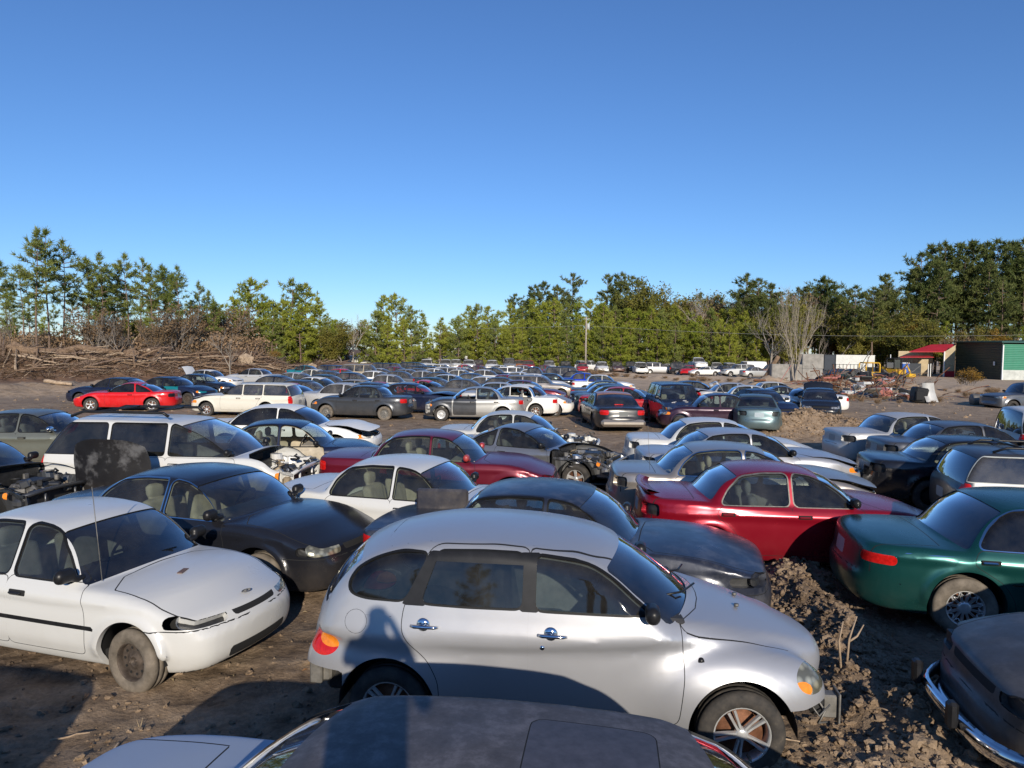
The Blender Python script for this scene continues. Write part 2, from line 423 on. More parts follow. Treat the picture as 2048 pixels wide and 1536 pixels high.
def build_surface(sp,h):
    """sp: outline description of a car (metres, x forward, origin on the ground midway between the axles)"""
    lower=chaikin(sp['lower'],sp.get('lit',2)); green=chaikin(sp['green'],sp.get('git',2)); plan=chaikin([(x,y) for x,y in sp['plan']]+[(x,-y) for x,y in sp['plan'][::-1]],2)
    x0=min(p[0] for p in lower)-.12; x1=max(p[0] for p in lower)+.12; W=sp['W']; H=max(p[1] for p in green)+.1
    tl=Tab(lower,x0-.3,x1+.3,-.1,H+.4); tg=Tab(green,x0-.3,x1+.3,-.1,H+.4); tp=Tab(plan,x0-.1,x1+.1,-.05,W/2+.5)
    xs=np.arange(x0,x1+h,h); ny=int(math.ceil((W/2+.12)/h)); ys=np.arange(-ny,ny+1)*h+h*.5*0; zs=np.arange(.08,H,h)
    X,Y,Z=np.meshgrid(xs,ys[ny-1:],zs,indexing='ij')
    sp['_f']=(tl,tg,tp)
    F=field(sp,X,Y,Z)
    # mirror
    Fm=np.concatenate([F[:,2:][:,::-1],F[:,1:]],1)
    org=np.array([xs[0],-(Fm.shape[1]-1)/2*h,zs[0]])
    V,Q=surface_nets(Fm,org,h)
    V=smooth_verts(V,Q,sp.get('smooth',5))
    Nn=vnormals(V,Q)
    T=np.concatenate([Q[:,[0,1,2]],Q[:,[0,2,3]]])
    return Surf(V,T,Nn)
def wgf(sp,z,x=None):
    w=sp['wg']-sp.get('tumble',.42)*(z-sp['belt'])
    if x is not None: w=w-sp.get('gtaper',.03)*np.maximum(0,np.abs(x-sp.get('gx',-.2))-.5)**2
    return w
def field(sp,X,Y,Z):
    tl,tg,tp=sp['_f']; aY=np.abs(Y); W=sp['W']
    cf=sp.get('nose',.10); cr=sp.get('tail',.07); cn=sp.get('crown',.05)
    q=(aY/(W/2))**2
    Xw=X+np.where(X>0,cf,-cr)*q*np.clip(np.abs(X)-.6,0,1)
    dl=tl(Xw,Z+cn*q)
    b=sp.get('barrel',.07)
    yy=aY+b*((Z-sp.get('zw',.6))/.5)**2*np.where(Z<sp.get('zw',.6),1.0,.9)
    zc_=sp.get('crease',sp['belt']-.13); yy=yy-.016*np.exp(-((Z-zc_)/.035)**2)+.02*np.clip((.36-Z)/.1,0,1.5)
    dp=tp(X,yy)
    f=smax(dl,dp,sp.get('k',.09))
    cg=sp.get('gcurve',.10); wq=(aY/.65)**2
    Xg=X+np.where(X>sp.get('gx',-.2),cg,-cg*.8)*wq*np.clip(np.abs(X-sp.get('gx',-.2))*1.2,0,1)
    dg=tg(Xg,Z+sp.get('gcrown',.05)*wq)
    g=smax(dg,(aY-wgf(sp,Z,X))*.92,sp.get('kg',.10))
    f=smin(f,g,sp.get('ku',.04))
    for (cx,cy,cz,rx,ry,rz,k) in sp.get('blobs',[]):
        e=np.sqrt(((X-cx)/rx)**2+((aY-cy)/ry)**2+((Z-cz)/rz)**2); f=smin(f,(e-1)*min(rx,ry,rz),k)
    for (cx,cy,cz,rx,ry,rz,k) in sp.get('dents',[]):
        e=np.sqrt(((X-cx)/rx)**2+((Y-cy)/ry)**2+((Z-cz)/rz)**2); f=smax(f,-(e-1)*min(rx,ry,rz),k)
    if 'flare' in sp:
        for ax in(sp['wb']/2,-sp['wb']/2):
            r=np.sqrt((X-ax)**2+(Z-sp['tr'])**2); d=np.sqrt(((r-sp['tr']-.075)/.05)**2+((aY-(W/2-.028))/.034)**2); w_=np.clip((Z-sp['tr']+.06)/.16,0,1); f=f*(1-w_)+w_*smin(f,(d-1)*.034,.045)
    return f
def rbox(c,s,k=.03):
    def f(x,y,z):
        ax=np.abs(x-c[0])-s[0]+k; ay=np.abs(np.abs(y)-c[1])-s[1]+k; az=np.abs(z-c[2])-s[2]+k
        return np.sqrt(np.maximum(ax,0)**2+np.maximum(ay,0)**2+np.maximum(az,0)**2)+np.minimum(np.maximum(np.maximum(ax,ay),az),0)-k
    return f
def ell(c,s):
    return lambda x,y,z:(np.sqrt(((x-c[0])/s[0])**2+((np.abs(y)-c[1])/s[1])**2+((z-c[2])/s[2])**2)-1)*min(s)
def sidepoly(P,ymin=.35,it=2):
    P=fillet(P,.06) if it else P
    return lambda x,y,z:np.maximum(sdf_poly(x,z,P),ymin-np.abs(y))
def toppoly(P,zmin=.5,it=1):
    P=chaikin(P,it) if it else P
    return lambda x,y,z:np.maximum(sdf_poly(x,np.abs(y),P),zmin-z)
def frontpoly(P,xc,sgn=1,it=1):
    """P in (|y|,z); keeps the part beyond x=xc in direction sgn"""
    P=chaikin(P,it) if it else P
    return lambda x,y,z:np.maximum(sdf_poly(np.abs(y),z,P),(xc-x)*sgn)
def linedist(pts):
    pts=[tuple(p) for p in pts]
    def f(x,z):
        d=np.full(x.shape,1e9)
        for a,b in zip(pts[:-1],pts[1:]):
            ex,ez=b[0]-a[0],b[1]-a[1]; L=ex*ex+ez*ez; t=np.clip(((x-a[0])*ex+(z-a[1])*ez)/L,0,1)
            d=np.minimum(d,np.hypot(x-a[0]-ex*t,z-a[1]-ez*t))
        return d
    return f
def seam_side(pts,w=.005,ymin=.4):
    g=linedist(pts); return lambda x,y,z:np.maximum(g(x,z)-w,ymin-np.abs(y))
def seam_outline(P,w=.005,ymin=.4,it=2):
    P=fillet(P,.06) if it else P
    return lambda x,y,z:np.maximum(np.abs(sdf_poly(x,z,P))-w,ymin-np.abs(y))
def band_z(z0,z1,x0,x1,ymin=.5):
    return lambda x,y,z:np.maximum(np.maximum(np.maximum(z0-z,z-z1),np.maximum(x0-x,x-x1)),ymin-np.abs(y))

def cut_standard(S,sp,lod):
    """glass, lamps, grille, bumpers, seams, wheel arches"""
    wb,tr=sp['wb'],sp['tr']; W=sp['W']; belt=sp['belt']
    tg=sp['_f'][1]; H=max(p[1] for p in sp['green'])
    gx=sp.get('gx',-.2)
    # wheel arches
    ra=sp.get('ra',tr+.055)
    for ax in(wb/2,-wb/2):
        zc=tr+.015
        S.cut(lambda x,y,z:np.maximum(np.hypot(x-ax,(z-zc)*sp.get('arch_sq',1.0))-ra,(W/2-.34)-np.abs(y)),'arch')
    body=['body']
    # windscreen and rear window
    cg=sp.get('gcurve',.10)
    def gw(x,y,z,inset=.055):
        wq=(np.abs(y)/.65)**2
        Xg=x+np.where(x>gx,cg,-cg*.8)*wq*np.clip(np.abs(x-gx)*1.2,0,1)
        return Xg,z+sp.get('gcrown',.05)*wq
    ws=sp['ws']   # ((x,z) bottom, (x,z) top) of windscreen centre line
    bl=sp['bl']
    apil=sp.get('apil',.045)
    def glass_end(seg,sg,pil):
        (xb,zb),(xt,zt)=seg
        ux,uz=xt-xb,zt-zb; L=math.hypot(ux,uz); ux/=L; uz/=L
        def f(x,y,z):
            Xg,Zg=gw(x,y,z); t=(Xg-xb)*ux+(Zg-zb)*uz; d=np.abs(-(Xg-xb)*uz+(Zg-zb)*ux)
            a=np.maximum(-t,t-L); b=(np.abs(y)-(wgf(sp,z,x)-pil))*.95
            return np.maximum(smax(a,b,.05),d-.12)
        return f
    if ws: S.cut(glass_end(ws,1,apil),'windshield',body)
    if bl: S.cut(glass_end(bl,-1,sp.get('cpil',.075)),'rear_window',body)
    # side windows
    for i,P in enumerate(sp['dlo']):
        nm='side_window_%d'%i
        Pc=fillet(P,sp.get('wr',.06))
        def f(x,y,z,Pc=Pc): return np.maximum(sdf_poly(x,z,Pc),(wgf(sp,z,x)-.045)-np.abs(y))
        if lod<2:
            S.cut(lambda x,y,z:f(x,y,z)-.016,'wtrim',body)
            S.cut(f,nm,['wtrim'])
        else: S.cut(f,nm,body)
    for nm,phi,only in sp.get('cuts',[]):
        S.cut(phi,nm,only or body)
    if lod<2:
        for phi in sp.get('seams',[]):
            S.cut(phi,'seam',['body','wtrim','hood','trunk','bumper','moulding','door'] )
    return S
def blobmesh(parts,h=.05,sm=3):
    """soft shape from a list of rounded boxes (centre,size,radius,rotation about y)"""
    P=np.array([p[0] for p in parts]); ext=np.array([p[1] for p in parts])
    lo=(P-ext).min(0)-.08; hi=(P+ext).max(0)+.08
    g=[np.arange(lo[i],hi[i]+h,h) for i in range(3)]; X,Y,Z=np.meshgrid(*g,indexing='ij'); F=np.full(X.shape,9.0)
    for c,s,k,ry in parts:
        cx,sx=math.cos(ry),math.sin(ry); x=X-c[0]; z=Z-c[2]; x,z=x*cx+z*sx,-x*sx+z*cx
        a=np.abs(x)-s[0]/2+k; b=np.abs(Y-c[1])-s[1]/2+k; d=np.abs(z)-s[2]/2+k
        f=np.sqrt(np.maximum(a,0)**2+np.maximum(b,0)**2+np.maximum(d,0)**2)+np.minimum(np.maximum(np.maximum(a,b),d),0)-k
        F=smin(F,f,.02)
    V,Q=surface_nets(F,lo,h); V=smooth_verts(V,Q,sm); return V,Q
SEATV,SEATQ=blobmesh([((0,0,.20),(.52,.50,.16),.06,0),((-.27,0,.48),(.14,.48,.62),.06,.18),((-.36,0,.88),(.10,.27,.19),.05,.1)],.035,3)
BENCHV,BENCHQ=blobmesh([((0,0,.20),(.50,1.22,.17),.07,0),((-.27,0,.46),(.16,1.22,.56),.07,.28)],.045,3)
_seatme={}
def seat_obj(parent,name,V,Q,mat,loc,sc=1):
    key=(name,mat.name)
    if key not in _seatme:
        o=mesh_obj(name,V,Q,mat,parent); _seatme[key]=o.data
    else:
        o=bpy.data.objects.new(name,_seatme[key]); COL.objects.link(o); o.parent=parent
    o.location=loc; o.scale=(sc,sc,sc); return o
# wheels ------------------------------------------------------
_wh={}
def wheel_meshes(kind,tr,w=.20,seg=36):
    key=(kind,round(tr,3),seg)
    if key in _wh: return _wh[key]
    rr=tr*sprim(kind)      # rim radius
    t=MB(); h=w/2
    prof=[(rr*.97,-h*.80),(rr*1.02,-h*.95),(tr*.80,-h*1.02),(tr*.93,-h*.93),(tr*.985,-h*.78),(tr,-h*.6),(tr,-h*.34),(tr-.008,-h*.32),(tr-.008,-h*.26),(tr,-h*.24),
          (tr,h*.24),(tr-.008,h*.26),(tr-.008,h*.32),(tr,h*.34),(tr,h*.6),(tr*.985,h*.78),(tr*.93,h*.93),(tr*.80,h*1.02),(rr*1.02,h*.95),(rr*.97,h*.80)]
    t.lathe_y(prof,seg)
    r=MB()
    # barrel and lip; outer face is at -y
    r.lathe_y([(rr*1.0,-h*.86),(rr*.97,-h*.88),(rr*.93,-h*.80),(rr*.90,-h*.5),(rr*.86,h*.6),(rr*.95,h*.8)],seg)
    hb=MB(); hb.lathe_y([(0.001,h*.1),(rr*.88,h*.1),(rr*.88,h*.25),(0.001,h*.25)],max(12,seg//2))
    def spokes(n,w0,w1,zf=-.62,twin=0.0,dish=.12):
        for k in range(n):
            for off in ((-twin,twin) if twin else (0,)):
                a=2*math.pi*(k)/n+math.pi/2
                ca,sa=math.cos(a),math.sin(a)
                V=[];F=[]
                st=[(.10,w0,-.0),(.45,(w0+w1)/2*.9,.0),(.93,w1,dish*-1.2)]
                for (q,ww,dz) in st:
                    rad=rr*q; oo=off*rr*(.35+q*.65)
                    for sgn,dy in((-1,.16),(-.6,-.06),(.6,-.06),(1,.16)):
                        u=sgn*ww*rr/2+oo; V.append((ca*rad-sa*u,h*(zf+dy+dz),sa*rad+ca*u))
                for i in range(len(st)-1):
                    for j in range(3): F.append((i*4+j,i*4+j+1,(i+1)*4+j+1,(i+1)*4+j))
                r.add(V,F,False)
    if kind=='star5': spokes(5,.12,.13,-.70,.12); r.lathe_y([(.001,-h*.80),(rr*.16,-h*.80),(rr*.22,-h*.70),(rr*.24,-h*.4)],20)
    elif kind=='five': spokes(5,.30,.40,-.62); r.lathe_y([(.001,-h*.76),(rr*.18,-h*.76),(rr*.24,-h*.62)],20)
    elif kind=='seven': spokes(7,.16,.20,-.6); r.lathe_y([(.001,-h*.74),(rr*.2,-h*.72),(rr*.26,-h*.55)],20)
    elif kind=='lace':
        spokes(12,.05,.06,-.62,.055)
        for k in range(12):
            a=2*math.pi*(k+.5)/12; a2=a+2*math.pi/24; 
            for b in(a-2*math.pi/24,a+2*math.pi/24):
                p=[(math.cos(a)*rr*.66,-h*.66,math.sin(a)*rr*.66),(math.cos(b)*rr*.92,-h*.76,math.sin(b)*rr*.92)]; r.tube(p,rr*.026,5)
        r.lathe_y([(.001,-h*.70),(rr*.24,-h*.72),(rr*.34,-h*.64),(rr*.38,-h*.5)],24)
    elif kind=='steel':
        r.lathe_y([(.001,-h*.42),(rr*.14,-h*.42),(rr*.16,-h*.56),(rr*.30,-h*.60),(rr*.42,-h*.44),(rr*.62,-h*.36),(rr*.80,-h*.46),(rr*.90,-h*.42)],seg)
        for k in range(10):
            a=2*math.pi*k/10; cx,cz=math.cos(a)*rr*.68,math.sin(a)*rr*.68; r.m=1
            r.lathe_y([(.001,-h*.47),(rr*.075,-h*.465)],10,(cx,0,cz)); r.m=0
        for k in range(4):
            a=2*math.pi*k/4+.4; r.lathe_y([(.001,-h*.70),(rr*.05,-h*.70),(rr*.055,-h*.5)],8,(math.cos(a)*rr*.24,0,math.sin(a)*rr*.24))
    elif kind=='cap':
        r.lathe_y([(.001,-h*.80),(rr*.18,-h*.80),(rr*.3,-h*.74),(rr*.80,-h*.78),(rr*.95,-h*.86),(rr*1.0,-h*.88)],seg)
        for k in range(9):
            a=2*math.pi*k/9; r.m=1; r.lathe_y([(.001,-h*.80),(rr*.07,-h*.795)],10,(math.cos(a)*rr*.62,0,math.sin(a)*rr*.62)); r.m=0
    elif kind=='bare': # brake drum only
        pass
    def tomesh(mb,name,mats):
        o=mb.obj(name,mats); me=o.data; bpy.data.objects.remove(o); return me
    _wh[key]=(t,r,hb); return _wh[key]
def sprim(k): return .66 if k in('star5',) else .63 if k in('five','seven') else .60
_wm={}
def add_wheel(car,kind,tr,x,y,rimmat,steer=0,mud=False,w=.20,seg=36,subs=True,drop=0.0):
    side=1 if y>0 else -1
    k2=(kind,round(tr,3),seg,rimmat.name,mud)
    if k2 not in _wm:
        t,r,hb=wheel_meshes(kind,tr,w,seg)
        def cp(mb,name,mats): 
            o=mb.obj(name,mats); me=o.data; bpy.data.objects.remove(o); return me
        _wm[k2]=(cp(t,'tyre',[TYRE_MUD if mud else TYRE]),cp(r,'rim',[rimmat,DARK]),cp(hb,'wheel',[DISC if kind in('star5','five','lace','seven') else DARK]))
    mt,mr,mh=_wm[k2]
    hub=bpy.data.objects.new('wheel',mh); COL.objects.link(hub); hub.parent=car
    hub.location=(x,y,tr-.02-drop); hub.rotation_euler=(0,random.uniform(0,6.28),(math.pi if side>0 else 0)+steer)
    hub.rotation_mode='XYZ'
    a=bpy.data.objects.new('tyre',mt); COL.objects.link(a); a.parent=hub
    if kind!='bare':
        b=bpy.data.objects.new('rim',mr); COL.objects.link(b); b.parent=hub
    return hub

# ------------------------------------------------------------ assembling a car from its surface
def model(sp,lod=0):
    """returns the pieces of one kind of car: name -> dict(mesh data); built once, shared by all copies"""
    key='_m%d'%lod
    if key in sp: return sp[key]
    h=(.027,.042,.075)[lod]; S=build_surface(sp,h); cut_standard(S,sp,lod)
    wb,tr,W=sp['wb'],sp['tr'],sp['W']; ra=sp.get('ra',tr+.055)
    names=S.names; P={}
    cen=S.V[S.T].mean(1); fnz=S.N[S.T].mean(1)[:,2]
    lab=lambda n:(S.L==names.index(n)) if n in names else np.zeros(len(S.T),bool)
    nonbody=[n for n in names if n not in('body','seam','wtrim','arch','moulding','chrome','grille','bumpertrim')]
    bodymask=lab('body')|lab('seam')|lab('wtrim')|lab('moulding')|lab('chrome')|lab('grille')|lab('bumpertrim')
    # body mesh ------------------------------------------------
    Vs=[];Fs=[];Ms=[];Ns=[]; off=0
    def addp(V,F,mi,Nn=None):
        nonlocal off
        if F.shape[1]==4: F=np.concatenate([F[:,[0,1,2]],F[:,[0,2,3]]]); 
        if np.isscalar(mi): mi=np.full(len(F),mi)
        Vs.append(V); Fs.append(F+off); Ms.append(mi); Ns.append(np.zeros_like(V) if Nn is None else Nn); off+=len(V)
    V,T,Nn,u=S.part(bodymask); L=S.L[bodymask]
    mi=np.zeros(len(T),int)
    for n,k in(('seam',1),('wtrim',2),('moulding',3),('chrome',4),('grille',1),('bumpertrim',3)):
        if n in names: mi[L==names.index(n)]=k
    mi[(S.N[S.T].mean(1)[bodymask][:,2]<-.75)&(cen[bodymask][:,2]<.45)]=1
    addp(V,T,mi,Nn)
    # open edges of the body: turn them inward
    E=boundary(T); zb=V[E[:,0]][:,2]; rr=np.minimum(np.abs(np.hypot(V[E[:,0],0]-wb/2,(V[E[:,0],2]-tr-.015))-ra),np.abs(np.hypot(V[E[:,0],0]+wb/2,(V[E[:,0],2]-tr-.015))-ra))
    arch=(rr<.02)&(np.abs(V[E[:,0],1])>W/2-.33)
    if arch.any():
        A,F=skirt(V,Nn,E[arch],.05,'y'); addp(A,F,0)
        A2=A[len(A)//2:]; 
    if (~arch).any(): A,F=skirt(V,Nn,E[~arch],.014 if lod<2 else .02); addp(A,F,5)
    if lod<2:
        lm=(lab('body')|lab('door_0')|lab('door_1')|lab('wtrim')|lab('seam'))&(cen[:,2]>.30)&(cen[:,0]<sp['ws'][0][0]-.05)&(cen[:,0]>sp.get('cab',(sp['bl'] or sp['ws'])[0][0] if sp['bl'] else -1)+.02)&(fnz>-.5)
        V3,T3,N3,_=S.part(lm); addp(V3-N3*.035,T3[:,::-1],6)
    m=MB()
    for ax in(wb/2,-wb/2):
        for sy in(-1,1):
            n=14; Vw=[];Fw=[]
            for k in range(n+1):
                a=-.08+(math.pi+.16)*k/n
                for yy in(W/2-.045,W/2-.38): Vw.append((ax+math.cos(a)*(ra+.012),sy*yy,tr+.015+math.sin(a)*(ra+.012)))
            for k in range(n): Fw.append((2*k,2*k+1,2*k+3,2*k+2))
            Fw.append(tuple(2*k+1 for k in range(n+1))); m.add(Vw,Fw)
    m.box((0,0,.26),(wb-2*ra,W*.86,.10)); 
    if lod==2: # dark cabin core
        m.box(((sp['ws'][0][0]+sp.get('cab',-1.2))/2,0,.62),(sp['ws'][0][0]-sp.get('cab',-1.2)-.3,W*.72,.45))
    Fq=[]; 
    for f in m.F:
        for q in range(1,len(f)-1): Fq.append((f[0],f[q],f[q+1]))
    addp(np.array([tuple(v) for v in m.V]),np.array(Fq),1)
    P['body']=dict(V=np.concatenate(Vs),F=np.concatenate(Fs),mi=np.concatenate(Ms),N=np.concatenate(Ns))
    # everything else ------------------------------------------
    for n in nonbody:
        if n not in names: continue
        mk=lab(n)
        if not mk.any(): continue
        glass=n in('windshield','rear_window') or n.startswith('side_window')
        for side,sm in ((('',np.ones(len(S.T),bool)),) if n in('windshield','rear_window','hood','trunk','bumper_front','bumper_rear','grille_panel','plate','roof_panel','tailgate_lamp','valance') else (('_L',cen[:,1]>0),('_R',cen[:,1]<=0))):
            m2=mk&sm
            if m2.sum()<1: continue
            V,T,Nn,_=S.part(m2)
            if glass:
                P[n+side]=dict(V=V-Nn*(.010 if lod<2 else .015),F=T,N=Nn)
            else:
                E=boundary(T); A,F=skirt(V,Nn,E,.012); F=np.concatenate([F[:,[0,1,2]],F[:,[0,2,3]]])+len(V)
                P[n+side]=dict(V=np.concatenate([V,A]),F=np.concatenate([T,F]),mi=np.concatenate([np.zeros(len(T),int),np.full(len(F),1)]),N=np.concatenate([Nn,np.zeros_like(A)]),raw=(V,T,Nn,E))
    sp['_S']=(S.V,S.N)
    sp[key]=P; return P
def ysurf(sp,x,z):
    V,_=sp['_S']; m=V[:,1]>.3; d=(V[m][:,0]-x)**2+(V[m][:,2]-z)**2; return float(V[m][np.argmin(d),1])
def zsurf(sp,x,y):
    V,_=sp['_S']; d=(V[:,0]-x)**2+(V[:,1]-y)**2+np.where(V[:,2]<.5,9,0)-V[:,2]*.0; k=np.argsort(d)[:12]; return float(V[k,2].max())
PARTNAME={'windshield':'windshield','rear_window':'rear_window','side_window':'side_window','door':'door','hood':'hood','trunk':'trunk_lid','headlight':'headlight','taillight':'taillight','signal':'turn_signal','bumper_front':'bumper','bumper_rear':'bumper','plate':'number_plate','sunroof':'sunroof','fuel':'fuel_door','fog':'fog_lamp','tailgate_lamp':'taillight','lampgap':'lamp_panel','reverse':'reversing_lamp','valance':'valance','pillar':'pillar_trim','fender':'fender','roof_panel':'roof_panel'}
def make_car(sp,name,label,cat,loc,rz,pm,lod=0,glass=None,wheel='steel',rimmat=None,interior=INTG,drop=(),holes=(),hoodmat=None,partmats=None,wheels=(1,1,1,1),steer=0.0,
             hood_open=None,trunk_open=None,trim=None,mirrors=True,handles=True,seats=True,tilt=(0,0),group=None,sink=0.0,engine=None,mould=None,mud=False,gone_glass=(),bay=False,scalew=1.0,wheelw=.20):
    P=model(sp,lod); root=empty(name,loc,rz); root.rotation_euler=(tilt[0],tilt[1],rz); root.location.z-=sink
    tag(root,label,cat,group)
    glass=glass or (GLASS if lod<2 else GLASSF)
    partmats=partmats or {}
    cache=sp.setdefault('_cache%d'%lod,{})
    wb,tr,W=sp['wb'],sp['tr'],sp['W']
    trim=trim or RUB; mould=mould or BLKPL
    defaults={'headlight':HEADG,'taillight':TAILR,'signal':AMBER,'plate':PLATEW,'fog':HEADG,'tailgate_lamp':TAILR,'lampgap':DARK,'reverse':HEADG,'sunroof':GLASSD,'pillar':BLKPL}
    def place(n,mats):
        d=P[n]; base=n.split('_L')[0].split('_R')[0]
        if n in cache: me=cache[n]
        else:
            o=mesh_obj('tmp',d['V'],d['F'],[RUB]*(max(d['mi'])+1 if d.get('mi') is not None else 1),None,mi=d.get('mi'),normals=d.get('N'))
            me=o.data; bpy.data.objects.remove(o); cache[n]=me
        key=[k for k in PARTNAME if base.startswith(k)]
        nm='body' if n=='body' else PARTNAME[max(key,key=len)] if key else base
        o=bpy.data.objects.new(nm,me); COL.objects.link(o); o.parent=root
        for i,m in enumerate(mats[:len(me.materials)]):
            o.material_slots[i].link='OBJECT'; o.material_slots[i].material=m
        return o
    place('body',[pm,DARK,trim,mould,CHROME,RUB,interior])
    for n,d in P.items():
        if n=='body' or n in drop: continue
        base=n.split('_L')[0] if n.endswith('_L') else n.split('_R')[0] if n.endswith('_R') else n
        if base in drop: continue
        if n in gone_glass or base in gone_glass: continue
        if n.startswith('windshield') or n.startswith('rear_window') or n.startswith('side_window'):
            g=partmats.get(n,partmats.get(base,GLASSW if glass is GLASS and not n.startswith('side') else glass))
            if g is GLASSD and n.startswith('side'): g=GLASSDS
            place(n,[g]); continue
        if n in holes or base in holes:
            V,T,Nn,E=d['raw']; A,F=skirt(V,Nn,E,.07); F=np.concatenate([F[:,[0,1,2]],F[:,[0,2,3]]])+len(V)
            mesh_obj('lamp_socket',np.concatenate([V-Nn*.07,A]),np.concatenate([T,F]),[ENGD,pm],root,mi=np.concatenate([np.zeros(len(T),int),np.ones(len(F),int)]),smooth=False); continue
        key=[k for k in defaults if base.startswith(k)]
        mat=partmats.get(n,partmats.get(base,defaults[key[0]] if key else pm))
        if base=='hood' and hoodmat: mat=hoodmat
        o=place(n,[mat,RUB])
        if base=='hood' and hood_open is not None or base=='trunk' and trunk_open is not None:
            V=d['raw'][0]
            if base=='hood': px,pz=float(V[:,0].min()),float(V[V[:,0]<V[:,0].min()+.15][:,2].mean()); ang=-hood_open
            else: px,pz=float(V[:,0].max()),float(V[V[:,0]>V[:,0].max()-.12][:,2].mean()); ang=trunk_open
            M=Matrix.Translation((px,0,pz))@Matrix.Rotation(ang,4,'Y')@Matrix.Translation((-px,0,-pz)); o.matrix_local=M
            V,T,Nn,E=d['raw']; u=mesh_obj('hood_lining',V-Nn*.02,T[:,::-1],[ENGD],o)
    # wheels
    k=0
    for sx in(1,-1):
        for sy in(1,-1):
            if wheels[k]:
                kk=wheel if wheels[k]==1 else wheels[k]
                add_wheel(root,kk,tr,sx*wb/2,sy*(W/2-.035-wheelw/2),(rimmat or {'steel':STEEL,'cap':HUBCAP}.get(kk,ALLOY)) ,steer if sx>0 else 0,mud,wheelw,36 if lod==0 else 24 if lod==1 else 14)
            k+=1
    if lod<2:
        if seats:
            fx=sp['ws'][1][0]-.62 if sp['ws'] else 0; fx=sp.get('seatx',fx)
            sz=sp.get('seatz',.24)
            for sy in(-1,1): seat_obj(root,'front_seat',SEATV,SEATQ,interior,(fx,sy*W*.215,sz))
            if sp.get('rear_seat',True): seat_obj(root,'rear_seat',BENCHV,BENCHQ,interior,(max(fx-.86,sp.get('cab',-1.5)+.72),0,sz-.06),.93)
            b=MB(); cx=sp['ws'][0][0]; bz=sp['belt']
            b.box((cx-.42,0,bz-.16),(.42,W*.80,.20),bev=.05); b.box((cx-.34,0,bz-.02),(.5,W*.78,.05),bev=.02); b.box((cx-.9,0,.42),(.9,.22,.25),bev=.04); b.box((fx-.2,0,.30),(2.2,W*.82,.05))
            b.obj('dashboard',[INTB if interior is not INTT else INTT],root)
            sw=MB(); n=20; c0=Vector((cx-.72,W*.215,bz-.02)); ta=R(25)
            sw.tube([c0+Vector((math.sin(ta)*-math.cos(2*math.pi*q/n)*-.185,math.sin(2*math.pi*q/n)*.185,math.cos(2*math.pi*q/n)*.185*math.cos(ta))) for q in range(n+1)],.015,6)
            sw.tube([c0,c0+Vector((.30,0,-.13))],.03,8); sw.box(c0,(.05,.12,.07),bev=.02); sw.tube([c0+Vector((0,-.17,0)),c0+Vector((0,.17,0))],.014,6)
            sw.obj('steering_wheel',[INTB],root)
        if mirrors and sp.get('mirx'):
            mx,mz=sp['mirx']; y0=ysurf(sp,mx,mz)
            for sy in(-1,1):
                if mirrors=='L' and sy<0 or mirrors=='R' and sy>0: continue
                V,Q=_mirror(); o=mesh_obj('wing_mirror',V,Q,partmats.get('mirror',BLKPL),root); o.location=(mx,sy*y0,mz); o.scale=(1,sy,1)
        if handles:
            for (hx,hz) in sp.get('handles',[]):
                y0=ysurf(sp,hx,hz)
                for sy in(-1,1):
                    b=MB(); b.m=0; b.box((0,0,0),(.19,.02,.055),bev=.009); b.m=1; b.box((-.01,sy*.016,.0),(.15,.03,.028),bev=.012)
                    if sp is SP['cruiser']: b=MB(); b.m=1; b.lathe_y([(.001,-.010),(.045,-.010),(.052,.004)],18,(-.01,0,.005)); b.tube([(-.10,sy*.020,0),(-.07,sy*.034,0),(.08,sy*.034,0),(.11,sy*.022,0)],[.012,.015,.013,.010],8)
                    o=b.obj('door_handle',[DARK,partmats.get('handle',pm)],root); o.location=(hx,sy*(y0+.0),hz)
    if bay or engine: engine_bay(root,sp,hash(label)%1000 if False else len(label)*7,open_front=(engine=='open'),pm=pm)
    return root
_mm=[]
def _mirror():
    if not _mm:
        V,Q=blobmesh([((.0,.12,.03),(.11,.20,.13),.055,0),((.02,.0,-.02),(.08,.12,.05),.02,0)],.018,3); _mm.append((V,Q))
    return _mm[0]
